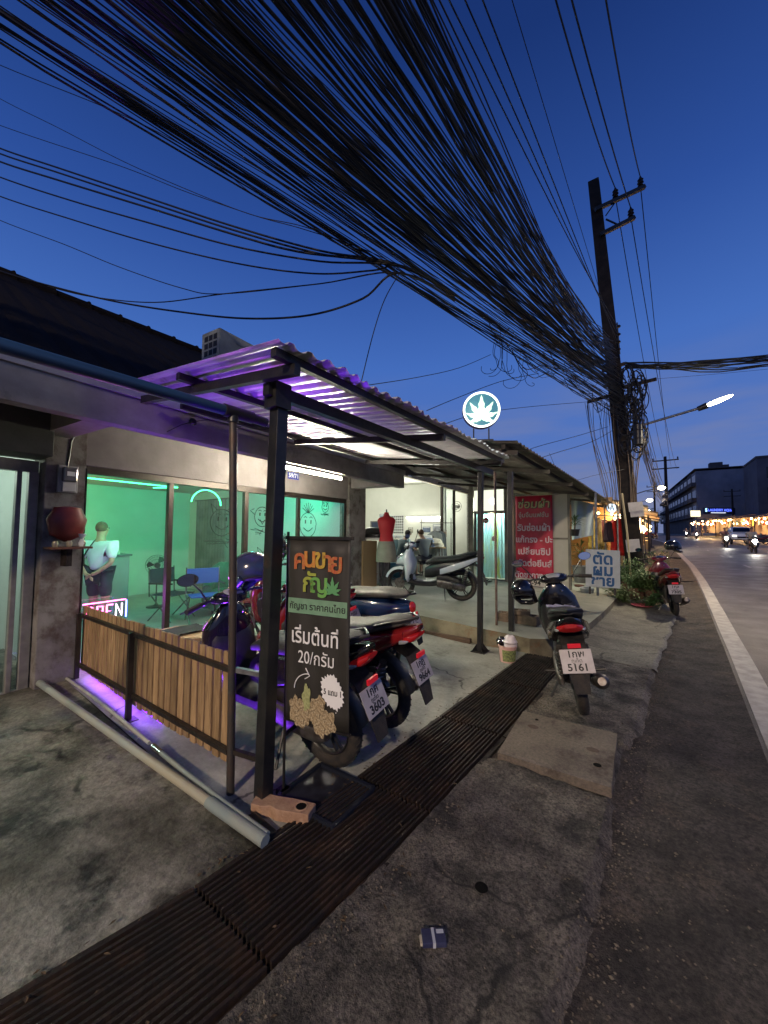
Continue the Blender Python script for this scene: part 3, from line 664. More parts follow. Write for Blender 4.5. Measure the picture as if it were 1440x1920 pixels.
# ---------------------------------------------------------------- blue pipe pole by the fence
a = onz(432, 1489)
t = thing('pipe_gantry', 'steel pole with a tee carrying a long blue plastic pipe', 'pipe pole', a)
topz = 2.2
MB().tube([a, (-2.0, 1.30, 1.1), (-2.0, 1.27, topz)], .022, 12).build('pole', mat('pole_paint', (.05, .052, .05), .5, .4, (.09, .06, .045), 7, bump=.15), t, True, world=True)
MB().tube([(-2.0, 1.21, topz), (-2.0, 1.40, topz)], .037, 14).build('tee_collar', plast, t, True, world=True)
MB().tube([(-2.0, 1.40, topz), (-2.0, 1.50, topz - .005)], .03, 14).build('end_cap', plast, t, True, world=True)
MB().tube([(-2.0, 1.27, topz - .06), (-2.0, 1.27, topz + .01)], .031, 14).build('tee_socket', plast, t, True, world=True)
MB().tube([(-2.0, 1.22, topz), (-2.0, .2, topz + .0), (-2.0, -3.0, topz)], .03, 14).build('blue_pipe', pvc, t, True, world=True)

# ---------------------------------------------------------------- wooden slat fence
fz0, fz1 = .24, .70
A = Vector((-2.02, 1.31, 0)); Bv = Vector((-4.47, 1.30, 0))
fence = thing('slat_fence', 'low fence of upright brown wooden boards on dark steel rails', 'fence', (-3.28, 1.32, 0))
ft = mat('fence_steel', (.045, .035, .028), .5, .4, (.02, .016, .013), 8, bump=.2)
def fp(a, z): p = A.lerp(Bv, a); return Vector((p.x, p.y, z))
for z in (fz1, fz0):
    MB().beam(fp(0.0, z), fp(1, z), .028, .028).build('rail', ft, fence, world=True)
for a_ in (.52, .985):
    p = fp(a_, 0); MB().box(p.x - .018, p.x + .018, p.y - .04, p.y - .004, gz(p.x), fz1 + .02).build('fence_post', ft, fence, world=True)
p = fp(.52, 0); MB().box(p.x - .06, p.x + .06, p.y - .07, p.y + .03, gz(p.x), gz(p.x) + .006).build('foot_plate', ft, fence, world=True)
nb = 28
for k in range(nb):
    u = .035 + .955 * k / (nb - 1); p = fp(u, 0); w = .0335 + random.uniform(-.003, .001)
    top = fz1 + .08 + random.uniform(-.006, .006); bot = fz0 - .09 + .10 * (0 if u < .6 else (u - .6)) + random.uniform(-.008, .008)
    m = Matrix.Translation((p.x, p.y + .03, 0)) @ Matrix.Rotation(R(random.uniform(-.6, .6)), 4, 'Y')
    MB().box(-w, w, -.009, .009, bot, top, m).build('board', wood, fence, world=True, bevel=.003)
for z in (fz1, fz0):                               # rails carried on to the canopy post
    MB().beam((-2.0, 1.33, z), (-1.78, 1.38, z), .026, .026).build('rail', ft if z < .5 else galv, fence, world=True)
# ================================================================ MOTORCYCLES
def plate(parent, loc, rot, l1, l2, l3, s=1.0):
    M = Matrix.Translation(loc) @ Euler(rot).to_matrix().to_4x4()
    p = MB().box(-.11 * s, .11 * s, -.085 * s, .085 * s, -.0015, .0015).build('licence_plate', platem, parent, bevel=.004)
    p.matrix_local = M
    text(l1, .068 * s, ink, p, Matrix.Translation((0, .048 * s, .0022)), bold=.0012)
    if l2: text(l2, .036 * s, ink, p, Matrix.Translation((0, .002 * s, .0022)))
    text(l3, .070 * s, ink, p, Matrix.Translation((0, -.046 * s, .0022)), bold=.0018, sx=1.05)
    return p
def wheel(t, x, r, w, disc=1, spokes=5, rimm=plast):
    ty = MB(); ty.torus((0, 0, 0), r - w * .5, w * .5, 'y', 36, 10, 1.0).build('tyre', rubber, t, True, loc=(x, 0, r))
    m = MB(); m.torus((0, 0, 0), r - w * 1.02, .012, 'y', 32, 8, 2.0)
    m.cyl((0, -.05, 0), (0, .05, 0), .035, 14)
    for k in range(spokes):
        a = 2 * math.pi * k / spokes + .4
        for da in (-.13, .13):
            m.beam((.03 * math.cos(a), 0, .03 * math.sin(a)), ((r - w) * math.cos(a + da), 0, (r - w) * math.sin(a + da)), .014, .02, up=Vector((0, 1, 0)))
    m.build('rim', rimm, t, True, loc=(x, 0, r))
    if disc: MB().lathe([(.05, -.002), (.10, -.002), (.10, .002), (.05, .002)], Matrix.Translation((x, .055, r)) @ Matrix.Rotation(R(90), 4, 'X'), 24).build('brake_disc', steel, t, True)
def arc(c, r, a0, a1, w, n=12, th=.004, drop=.03):
    rs = []
    for i in range(n + 1):
        a = R(a0 + (a1 - a0) * i / n); d = Vector((math.cos(a), 0, math.sin(a))); ring = []
        for y, o in ((-w, -drop), (-w * .8, -.004), (0, .006), (w * .8, -.004), (w, -drop), (w * .92, -drop - th), (w * .72, -.004 - th), (0, .006 - th), (-w * .72, -.004 - th), (-w * .92, -drop - th)):
            ring.append(Vector(c) + d * (r + o) + Vector((0, y, 0)))
        rs.append(ring)
    return MB().rings(rs)
def helmet(label, loc, rot, shell, visor, s=1.0, chin=True):
    h = thing('helmet', label, 'helmet', loc, rot, 'motorcycle helmets hung on the handlebars')
    b = MB()
    b.sphere((0, 0, 0), (.145 * s, .12 * s, .125 * s), 22, 12, -.55).build('shell', shell, h, True)
    rs = []
    for i in range(15):
        a = R(-62 + 124 * i / 14); rs.append([Vector((.149 * s * math.cos(a) * c, .124 * s * math.sin(a) * c, z * s)) for c, z in ((1.0, -.06), (1.03, -.02), (.93, .045), (.90, .045), (1.0, -.02), (.97, -.06))])
    MB().rings(rs).build('visor', visor, h, True)
    if chin:
        MB().tube([(.02 * s, .115 * s, -.06 * s), (.10 * s, .09 * s, -.11 * s), (.145 * s, 0, -.115 * s), (.10 * s, -.09 * s, -.11 * s), (.02 * s, -.115 * s, -.06 * s)], .028 * s, 10).build('chin_bar', shell, h, True)
    MB().torus((0, 0, -.068 * s), .105 * s, .012 * s, 'z', 24, 6).build('trim', plast, h, True)
    return h
def tail_fit(secs): return [((a[0] * .74 if a[0] < 0 else a[0]),) + tuple(a[1:]) for a in secs]
def scooter(label, loc, heading, lean=-7, paint=gloss, accent=None, seatm=vinyl, pl=None, style='sport', steer=0, group='parked motorcycles and scooters', wb=1.26, grips=True, mirrors=(1, 1), exhaust=steel, name='motorcycle', shield=None):
    accent = accent or paint
    t = thing(name, label, 'motorcycle', loc, (R(lean), 0, heading), group)
    r = .285 if style != 'retro' else .25
    wheel(t, 0, r, .085); wheel(t, wb, r, .075)
    # fork, fender
    for y in (-.06, .06):
        MB().tube([(wb, y, r), (wb - .12, y, r + .34)], [.017, .02], 10).build('fork_tube', steel, t, True)
    MB().tube([(wb - .10, 0, r + .28), (wb - .27, 0, .93)], .024, 10).build('steering_column', plast, t, True)
    arc((wb, 0, r), r + .025, 20, 165, .062, drop=.045).build('front_fender', shield or paint, t, True)
    # leg shield and nose
    ap = MB(); ds = wb - 1.26
    ap.loft([(.30, 1.02 + ds * .5, 0, .03, .09), (.40, 1.02 + ds * .5, 0, .06, .17), (.54, .99 + ds * .5, 0, .09, .215), (.68, .99 + ds * .5, 0, .11, .215), (.80, .975, 0, .10, .19), (.90, .94, 0, .065, .12), (.965, .925, 0, .03, .06)], 'z', 18, .8)
    ap.build('leg_shield', shield or paint, t, True, angle=60)
    MB().loft([(.93, 0, .60, .19, .22), (.90, 0, .58, .18, .21), (.875, 0, .52, .15, .19)], 'x', 16, .6).build('inner_shield', plast, t, True)
    MB().loft([(1.0, 0, .74, .17, .12), (1.08, 0, .73, .16, .10), (1.15, 0, .70, .12, .07), (1.20, 0, .66, .06, .03)], 'x', 16, .8).build('nose', accent, t, True, angle=60)
    MB().loft([(1.04, 0, .80, .14, .055), (1.12, 0, .785, .125, .045), (1.175, 0, .755, .09, .022)], 'x', 14, .9).build('headlight', clear, t, True)
    # handlebar cowl
    st = thing('handlebar_assembly', None, None); COL.objects.unlink(st); bpy.data.objects.remove(st)
    MB().loft([(.82, 0, 1.00, .08, .03), (.87, 0, 1.01, .13, .045), (.93, 0, 1.01, .15, .055), (.99, 0, .995, .12, .045), (1.03, 0, .98, .06, .02)], 'x', 16, .8).build('handlebar_cowl', accent, t, True, angle=60)
    MB().loft([(.825, 0, 1.035, .06, .012), (.87, 0, 1.052, .075, .012), (.91, 0, 1.06, .06, .008)], 'x', 14, .9).build('dashboard', clear if paint is gloss else gloss, t, True)
    MB().tube([(.86, .36, 1.0), (.89, .20, 1.02), (.92, 0, 1.0), (.89, -.20, 1.02), (.86, -.36, 1.0)], .011, 8).build('handlebar', plast, t, True)
    for sg in (-1, 1):
        MB().tube([(.855, .37 * sg, 1.0), (.882, .25 * sg, 1.015)], .019, 10).build('grip', rubber, t, True)
        MB().tube([(.885, .22 * sg, 1.005), (.93, .29 * sg, .995), (.92, .38 * sg, .985)], .006, 6).build('brake_lever', steel, t, True)
        if mirrors[0 if sg > 0 else 1]:
            m = MB().tube([(.89, .20 * sg, 1.03), (.87, .25 * sg, 1.12), (.86, .31 * sg, 1.19)], .006, 6)
            m.build('mirror_stem', plast, t, True)
            M = Matrix.Translation((.86, .335 * sg, 1.215)) @ Matrix.Rotation(R(90), 4, 'Y') @ Matrix.Rotation(R(20 * sg), 4, 'X')
            MB().lathe([(.005, .022), (.04, .018), (.058, .004), (.06, -.006)], M @ Matrix.Diagonal((.72, 1.15, 1, 1)), 18).build('mirror_shell', plast, t, True)
            MB().lathe([(.055, 0), (.001, .0005)], M @ Matrix.Translation((0, 0, -.008)) @ Matrix.Diagonal((.72, 1.15, 1, 1)), 18).build('mirror_glass', mirr, t, True)
    # floor, engine, body
    MB().loft([(.40, 0, .33, .12, .06), (.55, 0, .30, .13, .045), (.8, 0, .30, .13, .045), (.97, 0, .34, .11, .06)], 'x', 14, .5).build('floorboard', plast, t, True)
    if style == 'retro':
        body = [(.60, 0, .52, .10, .16), (.42, 0, .55, .16, .17), (.18, 0, .57, .205, .165), (-.06, 0, .58, .21, .15), (-.26, 0, .60, .17, .12), (-.38, 0, .62, .11, .08), (-.44, 0, .63, .05, .04)]
        seat = [(.56, 0, .72, .09, .03), (.40, 0, .755, .14, .05), (.15, 0, .765, .15, .045), (-.08, 0, .785, .15, .05), (-.30, 0, .78, .12, .04), (-.37, 0, .765, .06, .02)]
    else:
        body = [(.64, 0, .50, .08, .10), (.5, 0, .55, .12, .14), (.25, 0, .62, .15, .13), (0, 0, .67, .155, .11), (-.25, 0, .735, .135, .075), (-.45, 0, .80, .095, .045), (-.56, 0, .845, .04, .022)]
        seat = [(.62, 0, .68, .07, .03), (.48, 0, .735, .12, .05), (.2, 0, .76, .14, .05), (.02, 0, .79, .14, .05), (-.2, 0, .845, .13, .045), (-.40, 0, .875, .09, .028), (-.46, 0, .88, .04, .012)]
    MB().loft(tail_fit(body) if style != 'retro' else body, 'x', 20, .8).build('tail_body', paint, t, True, angle=60)
    MB().loft(tail_fit(seat) if style != 'retro' else seat, 'x', 18, .7).build('seat', seatm, t, True, angle=50)
    if style != 'retro':
        for sg in (-1, 1):                       # two-tone side fin
            MB().loft([(.34, .14 * sg, .55, .014, .05), (.10, .15 * sg, .63, .018, .06), (-.14, .138 * sg, .72, .018, .05), (-.33, .095 * sg, .80, .012, .028)], 'x', 10, .8).build('side_fin', accent, t, True)
        MB().tube([(-.10, .13, .84), (-.30, .10, .895), (-.40, .0, .91), (-.30, -.10, .895), (-.10, -.13, .84)], .012, 8).build('grab_rail', plast, t, True)
    else:
        MB().tube([(-.2, .13, .78), (-.42, .09, .80), (-.48, 0, .80), (-.42, -.09, .80), (-.2, -.13, .78)], .010, 8).build('grab_rail', plast, t, True)
        for sg in (-1, 1): MB().loft([(.12, .205 * sg, .55, .004, .006), (-.15, .205 * sg, .56, .004, .006)], 'x', 8).build('badge_strip', chrome, t, True)
    MB().loft([(.42, .0, .40, .08, .10), (.2, 0, .38, .11, .11), (-.02, .03, .33, .10, .09)], 'x', 14, .6).build('engine', mat('engine_metal', (.045, .04, .036), .5, .5, (.02, .018, .016), 9, bump=.1), t, True)
    MB().loft([(.40, .12, .33, .03, .07), (.2, .125, .31, .035, .075), (-.04, .125, .29, .03, .06), (-.1, .12, .28, .012, .03)], 'x', 14, .8).build('drive_cover', steel, t, True)
    MB().tube([(.30, -.10, .20), (.10, -.13, .19), (.02, -.145, .235)], .016, 8).build('exhaust_pipe', steel, t, True)
    MB().tube([(.04, -.15, .24), (0, -.15, .255), (-.24, -.155, .33), (-.27, -.155, .34)], [.03, .052, .056, .03], 14).build('silencer', exhaust, t, True)
    MB().tube([(-.05, .10, .30), (-.14, .10, .58)], .028, 10).build('shock_absorber', steel, t, True)
    MB().tube([(-.05, -.10, .30), (-.14, -.10, .58)], .022, 10).build('shock_absorber', steel, t, True)
    # rear light, fender, plate
    if style == 'retro':
        M = Matrix.Translation((-.43, 0, .645)) @ Matrix.Rotation(R(-80), 4, 'Y')
        MB().lathe([(.062, 0), (.055, .02), (.03, .035), (.005, .04)], M, 18).build('tail_light', taill, t, True)
        fx, fz = -.40, .52
    else:
        MB().loft([(-.32, 0, .765, .10, .036), (-.38, 0, .775, .085, .032), (-.42, 0, .80, .045, .014)], 'x', 14, .8).build('tail_light', taill, t, True)
        for sg in (-1, 1): MB().loft([(-.30, .098 * sg, .748, .014, .016), (-.345, .094 * sg, .754, .012, .012), (-.365, .09 * sg, .76, .006, .005)], 'x', 12).build('turn_signal', clear, t, True)
        fx, fz = -.335, .60
    m = MB()
    m.rings([[Vector((x + o, y, z)) for y in (-w, 0, w)] + [Vector((x + o - .008, y, z - .004)) for y in (w, 0, -w)] for x, z, w, o in ((fx + .12, fz + .10, .09, 0), (fx + .0, fz + .04, .085, 0), (fx - .07, fz - .12, .07, 0), (fx - .11, fz - .28, .05, 0))])
    m.build('rear_fender', rubber, t, True, angle=60)
    if pl:
        plate(t, (fx - .075, 0, fz - .06), (R(68), 0, R(-90)), *pl)
        MB().box(fx - .075, fx - .06, -.045, .045, fz + .035, fz + .065).build('reflector', mat('reflector_red', (.4, .01, .02), .3, emit=(.9, .02, .04), es=.25), t)
    arc((0, 0, r), r + .03, 60, 170, .06, drop=.03).build('inner_fender', plast, t, True)
    MB().tube([(.28, .10, .24), (.24, .24, .012)], .010, 8).build('side_stand', plast, t, True)
    # working details: spring, engine fins, cables, brake drum, seam, key switch
    sp = MB()
    for k in range(7): sp.torus((-.058 - .011 * k, .10, .335 + .033 * k), .036, .006, 'z', 14, 5)
    sp.build('shock_spring', seatm if seatm is vinyl else steel, t, True)
    for k in range(6): MB().box(.30 + .022 * k, .31 + .022 * k, -.12, -.055, .27, .40).build('cooling_fin', steel, t)
    for sg in (-1, 1):
        MB().tube([(.90, .20 * sg, 1.0), (.98, .16 * sg, 1.02), (1.0, .08 * sg, .95), (wb - .2, .05 * sg, .8)], .004, 5).build('control_cable', rubber, t, True)
    MB().lathe([(.075, -.02), (.08, .015), (.04, .03)], Matrix.Translation((0, -.03, r)) @ Matrix.Rotation(R(90), 4, 'X'), 20).build('brake_drum', steel, t, True)
    MB().lathe([(.013, 0), (.013, .012), (.006, .018)], Matrix.Translation((.862, -.06, .88)) @ Matrix.Rotation(R(-90), 4, 'Y'), 12).build('key_switch', chrome, t, True)
    if pl:
        tr = MB()
        for wx in (0, wb):
            for k in range(40):
                a = k * 2 * math.pi / 40
                for y in (-.022, .022): tr.beam((wx + (r - .004) * math.cos(a), y * .4, r + (r - .004) * math.sin(a)), (wx + (r - .010) * math.cos(a + .07), y * 1.4, r + (r - .010) * math.sin(a + .07)), .008, .007)
        tag(tr.build('tyre_tread', rubber, t), kind='stuff')
    for sg in (-1, 1): MB().tube([(.12, .12 * sg, .30), (.10, .24 * sg, .31)], .013, 8).build('foot_peg', plast, t, True)
    return t
def hd(x0, y0, x1, y1): return math.atan2(y1 - y0, x1 - x0)
def on_bike(t, p):                               # a point in a bike's own frame, in site coordinates
    return Matrix.LocRotScale(t.location, t.rotation_euler, None) @ Vector(p)
# A: black scooter next to the fence, B red, C white-red tail, D blue retro
a = onz(618, 1434)
bA = scooter('black scooter parked beside the slat fence with a dark blue full helmet', (a.x, a.y, .0), R(181), -8, gloss, None, vinyl, ('1กศ', 'ภูเก็ต', '3603', .92))
bA.location.z = gz(-2.2)
a = onz(716, 1360)
bB = scooter('red scooter with grey seat parked second from the fence', (a.x, a.y, .0), R(178), -7, redp, None, vgrey, ('1กฎ', 'ภูเก็ต', '9664', .9))
bC = scooter('maroon scooter with red tail behind the banner stand', (-3.06, 3.22, gz(-2.8)), R(183), -7, darkr, whp, vinyl, ('1กฌ', 'ภูเก็ต', '3840'))
bD = scooter('dark blue retro scooter with round red tail light', (-2.66, 3.72, gz(-2.6)), R(184), -7, bluep, None, mat('seat_two_tone', (.10, .095, .085), .55, 0, (.06, .06, .055), 20), ('5 กต', 'ภูเก็ต', '2297'), style='retro')
a, c = onp(865, 1127), onp(765, 1115)
bE = scooter('white and black scooter standing on the raised porch of the tailor shop', (a.x, a.y, pz(a.x) + .005), hd(a.x, a.y, c.x, c.y), -8, plast, whp, vinyl, None, mirrors=(1, 1), wb=1.14, shield=whp)
bE.rotation_euler.y = math.atan(PB) * -1 * 0
a = onz(1094, 1338)
bF = scooter('black scooter with red tail light parked beyond the loose concrete slab', (a.x, a.y, .012), R(90 + 15), -9, gloss, None, vinyl, ('1กพ', 'ภูเก็ต', '5161'))
a = onz(1266, 1152)
bG = scooter('maroon scooter parked at the roadside past the leaning utility pole', (a.x, a.y, -.03), R(90 + 8), -5, darkr, None, mat('seat_maroon', (.05, .01, .012), .5), ('1กล', 'ภูเก็ต', '7305'))
nv = mat('helmet_navy', (.03, .04, .085), .18, 0, coat=.8)
dv = mat('dark_visor', (.006, .006, .008), .06, 0, coat=1.0)
helmet('dark blue full face helmet hanging on the scooter by the fence', on_bike(bA, (.80, -.12, 1.19)), (R(8), R(12), R(215)), nv, dv, 1.12)
helmet('glossy black helmet on the handlebar behind the banner stand', on_bike(bC, (.84, -.12, 1.27)), (0, R(10), R(150)), gloss, dv, 1.0)
helmet('blue rimmed open helmet hung on the retro scooter', on_bike(bD, (.8, .15, 1.10)), (0, R(-20), R(200)), mat('helmet_blue', (.02, .06, .16), .2, 0, coat=.6), clear, .9, chin=False)
helmet('black helmet hanging from the left mirror of the scooter by the slab', on_bike(bF, (.80, .33, .93)), (R(-15), R(15), R(70)), gloss, dv, .95)
helmet('black helmet resting on the right mirror of the maroon roadside scooter', on_bike(bG, (.84, -.25, 1.26)), (R(0), R(0), R(10)), gloss, dv, 1.0)
# small extras on bike F: cloth on seat front
t = thing('seat_cloth', 'crumpled pale cloth left on the footboard of the black scooter', 'cloth', on_bike(bF, (.56, 0, .74)), (0, 0, R(105)))
m = MB(); n = 12
m.v = [(-.07 + .14 * i / n, -.13 + .26 * j / n, .03 + .028 * nz3(i * .11, j * .11, 3.1, 4)) for j in range(n + 1) for i in range(n + 1)]
m.f = [(j * (n + 1) + i, j * (n + 1) + i + 1, (j + 1) * (n + 1) + i + 1, (j + 1) * (n + 1) + i) for j in range(n) for i in range(n)]
o = m.build('crumpled_sheet', mat('cloth_grey', (.35, .33, .42), .8, 0, (.2, .2, .3), 30), t, True, angle=180); s_ = o.modifiers.new('th', 'SOLIDIFY'); s_.thickness = .006
# ================================================================ PEOPLE
skinm = mat('skin', (.42, .24, .17), .55, 0, (.36, .2, .14), 12)
hairm = mat('brown_hair', (.12, .055, .025), .7, 0, (.06, .03, .015), 40, bump=.4, bscale=90)
blackhair = mat('black_hair', (.012, .01, .009), .6, bump=.4, bscale=90)
def skin_mesh(name, verts, edges, radii, m, parent, root=0, sub=2, smooth=True):
    me = bpy.data.meshes.new(name); me.from_pydata([tuple(v) for v in verts], edges, []); me.materials.append(m)
    o = bpy.data.objects.new(name, me); COL.objects.link(o); o.parent = parent
    s = o.modifiers.new('skin', 'SKIN'); s.use_smooth_shade = True
    for i, rr in enumerate(radii):
        rr = rr if isinstance(rr, tuple) else (rr, rr)
        me.skin_vertices[0].data[i].radius = rr; me.skin_vertices[0].data[i].use_root = (i == root)
    u = o.modifiers.new('sub', 'SUBSURF'); u.levels = sub; u.render_levels = sub
    return o
def person(label, loc, rz, h=1.7, pose='stand', shirt=None, pants=None, hair=hairm, group=None, shorts=True, strap=False, sub=2, hands=False):
    """faces +x; standing figure scaled to h"""
    t = thing('person', label, 'person', loc, (0, 0, rz), group); k = h / 1.75
    V = lambda *a: Vector(a) * k
    if pose == 'ride':
        J = [V(0, 0, .82), V(-.02, 0, 1.02), V(.02, 0, 1.25), V(.05, 0, 1.38), V(.08, 0, 1.47), V(.10, 0, 1.60)]
        hipL, hipR = V(.02, .09, .80), V(.02, -.09, .80)
        legs = [[V(.38, .15, .76), V(.42, .13, .38), V(.52, .13, .34)], [V(.38, -.15, .76), V(.42, -.13, .38), V(.52, -.13, .34)]]
        arms = [[V(.02, .2, 1.33), V(.16, .27, 1.10), V(.40, .29, 1.03), V(.48, .29, 1.02)], [V(.02, -.2, 1.33), V(.16, -.27, 1.10), V(.40, -.29, 1.03), V(.48, -.29, 1.02)]]
    elif pose == 'sit':
        J = [V(0, 0, .50), V(.02, 0, .72), V(.08, 0, .95), V(.12, 0, 1.06), V(.18, 0, 1.14), V(.24, 0, 1.24)]
        hipL, hipR = V(.02, .09, .48), V(.02, -.09, .48)
        legs = [[V(.42, .12, .48), V(.44, .12, .08), V(.56, .12, .04)], [V(.42, -.12, .48), V(.44, -.12, .08), V(.56, -.12, .04)]]
        arms = [[V(.06, .2, 1.0), V(.14, .25, .78), V(.38, .14, .78), V(.46, .12, .78)], [V(.06, -.2, 1.0), V(.14, -.25, .78), V(.38, -.14, .78), V(.46, -.12, .78)]]
    else:
        J = [V(0, 0, .94), V(.01, 0, 1.12), V(-.01, 0, 1.32), V(-.01, 0, 1.43), V(.0, 0, 1.50), V(.03, 0, 1.63)]
        hipL, hipR = V(0, .09, .92), V(0, -.09, .92)
        w = .05 if pose == 'walk' else 0
        legs = [[V(.02 + w, .10, .50), V(-.02 + w * 2, .10, .09), V(.12 + w * 2, .11, .04)], [V(.02 - w, -.10, .50), V(-.02 - w * 3, -.10, .09), V(.12 - w * 3, -.11, .04)]]
        if pose == 'clasp':
            arms = [[V(-.02, .2, 1.39), V(-.10, .27, 1.12), V(-.17, .08, .95), V(-.19, .0, .92)], [V(-.02, -.2, 1.39), V(-.10, -.27, 1.12), V(-.17, -.10, .97), V(-.20, -.03, .94)]]
        else:
            arms = [[V(-.01, .2, 1.39), V(-.03, .25, 1.12), V(.03, .25, .88), V(.05, .24, .80)], [V(-.01, -.2, 1.39), V(-.03, -.25, 1.12), V(.03, -.25, .88), V(.05, -.24, .80)]]
    vs, es, rd = [], [], []
    def add(p, r, par=None):
        vs.append(p); rd.append(r if isinstance(r, tuple) else (r * k, r * k))
        if par is not None: es.append((par, len(vs) - 1))
        return len(vs) - 1
    a = add(J[0], .10); b = add(J[1], .095, a); c = add(J[2], .10, b); d = add(J[3], .085, c); n = add(J[4], .054, d); hh = add(J[5], .088, n); add(J[5] + V(.005, 0, .06), .07, hh)
    for hp_, lg in ((hipL, legs[0]), (hipR, legs[1])):
        i = add(hp_, .085, a); i2 = add((hp_ + lg[0]) / 2, .075, i); j = add(lg[0], .055, i2); jj = add((lg[0] + lg[1]) / 2 + V(-.01, 0, .03), .052, j); l = add(lg[1], .035, jj); add(lg[2], .032, l)
    for am in arms:
        i = add(am[0], .052, c); j = add(am[1], .04, i); l = add(am[2], .028, j); add(am[3], .035 if not hands else .028, l)
    skin_mesh('body', vs, es, rd, skinm, t, sub=sub)
    # face and ears
    hc = J[5]
    m = MB(); m.sphere(hc + V(.085, 0, -.015), (.018 * k, .014 * k, .024 * k), 8, 6); 
    for y in (-.082, .082): m.sphere(hc + V(0, y, -.01), (.018 * k, .010 * k, .028 * k), 8, 6)
    m.build('nose_and_ears', skinm, t, True)
    m = MB()
    for y in (-.03, .03): m.sphere(hc + V(.083, y, .015), .010 * k, 8, 6)
    m.build('eyes', ink, t, True)
    MB().sphere(hc + V(-.026, 0, .022), (.086 * k, .080 * k, .096 * k), 18, 10, -.62).build('hair', hair, t, True)
    # shirt
    if shirt:
        v2, e2, r2 = [], [], []
        def ad(p, r, par=None):
            v2.append(p); r2.append((r[0] * k, r[1] * k) if isinstance(r, tuple) else (r * k, r * k))
            if par is not None: e2.append((par, len(v2) - 1))
            return len(v2) - 1
        a = ad(J[0] + V(0, 0, .02), (.135, .165)); b = ad(J[1], (.13, .155), a); c = ad(J[2], (.135, .17), b); d = ad(J[3] + V(0, 0, -.01), (.085, .10), c)
        for am in arms:
            i = ad(am[0], .078, c); ad(am[0].lerp(am[1], .85), .066, i)
        skin_mesh('shirt', v2, e2, r2, shirt, t, sub=sub)
    if pants:
        v2, e2, r2 = [], [], []
        a = len(v2); v2.append(J[0]); r2.append((.13 * k, .15 * k))
        for hp_, lg in ((hipL, legs[0]), (hipR, legs[1])):
            v2.append(hp_); r2.append((.105 * k, .105 * k)); e2.append((0, len(v2) - 1))
            v2.append(hp_.lerp(lg[0], .85)); r2.append((.092 * k, .092 * k)); e2.append((len(v2) - 2, len(v2) - 1))
            if not shorts: v2.append(lg[0].lerp(lg[1], .9)); r2.append((.062 * k, .062 * k)); e2.append((len(v2) - 2, len(v2) - 1))
        skin_mesh('trousers' if not shorts else 'shorts', v2, e2, r2, pants, t, sub=sub)
    for lg in legs:
        MB().loft([((lg[2].x - .20 * k), lg[2].y, lg[2].z, .04 * k, .035 * k), (lg[2].x - .08 * k, lg[2].y, lg[2].z, .045 * k, .05 * k), (lg[2].x + .05 * k, lg[2].y, lg[2].z - .01, .045 * k, .03 * k), (lg[2].x + .09 * k, lg[2].y, lg[2].z - .015, .025 * k, .015 * k)], 'x', 10).build('shoe', plast, t, True)
    if strap:
        st = [V(-.13, -.02, 1.46), V(-.165, .05, 1.33), V(-.16, .13, 1.2), V(-.09, .185, 1.08), (V(.05, .17, 1.0))]
        MB().rings([[p + V(0, -.018, .012), p + V(-.012, -.018, .012), p + V(-.012, .018, -.012), p + V(0, .018, -.012)] for p in st]).build('bag_strap', plast, t)
    if hands:
        for sg, base in ((1, arms[0][3]), (-1, arms[1][3])):
            for f in range(4):
                o = base + V(-.005, -.012 * sg, -.015 + .012 * f - .02)
                MB().tube([base, o + V(-.01, -.03 * sg, -.02), o + V(-.005, -.055 * sg, -.035)], [.010 * k, .009 * k, .007 * k], 7).build('finger', skinm, t, True)
            MB().tube([base, base + V(-.02, -.015 * sg, .01), base + V(-.025, -.04 * sg, .015)], [.011 * k, .010 * k, .008 * k], 7).build('thumb', skinm, t, True)
    return t
tee = mat('white_tee', (.62, .64, .70), .8, 0, (.52, .54, .6), 6, bump=.1, bscale=14)
navy = mat('navy_cotton', (.015, .018, .035), .85)
b_ = atd(190, 1000, 5.55)
person('man in white t-shirt and dark shorts with hands clasped behind his back', (b_.x, b_.y, 0), R(122), 1.64, 'clasp', tee, navy, hairm, strap=True, sub=2, hands=True)

# ================================================================ SHOP CONTENTS
# reception counter with jars
cm = mat('counter_grey', (.26, .22, .24), .4, 0, (.22, .19, .2), 3)
ct = thing('shop_counter', 'tall grey reception counter behind the man', 'counter', (-8.0, 2.3, 0))
MB().box(-8.35, -7.72, 1.55, 2.93, 0, 1.05).build('counter_body', cm, ct, world=True, bevel=.006)
MB().box(-8.38, -7.69, 1.52, 2.96, 1.052, 1.085).build('counter_top', mat('counter_top', (.14, .12, .13), .3), ct, world=True)
jl = ['clear glass jar with gold lid', 'small brass grinder', 'white ceramic jar', 'green glass bottle', 'dark figurine']
for i, (dy, hh, rr, cc) in enumerate(((0.05, .10, .03, (.6, .6, .5)), (.14, .07, .025, (.5, .4, .1)), (.24, .12, .028, (.6, .6, .6)), (.34, .09, .035, (.5, .5, .4)), (.47, .13, .02, (.1, .2, .1)))):
    t = thing('jar', jl[i] + ' on the reception counter', 'jar', (-7.82, 2.93 - .1 - dy, 1.086), group='jars on the reception counter')
    MB().lathe([(rr, 0), (rr, hh * .7), (rr * .6, hh * .8)]).build('jar_body', mat('jar%d' % i, cc, .2, coat=.4), t, True)
    MB().lathe([(rr * .7, hh * .8), (rr * .7, hh)]).build('lid', mat('jar_lid', (.4, .35, .2), .3, .5), t, True)
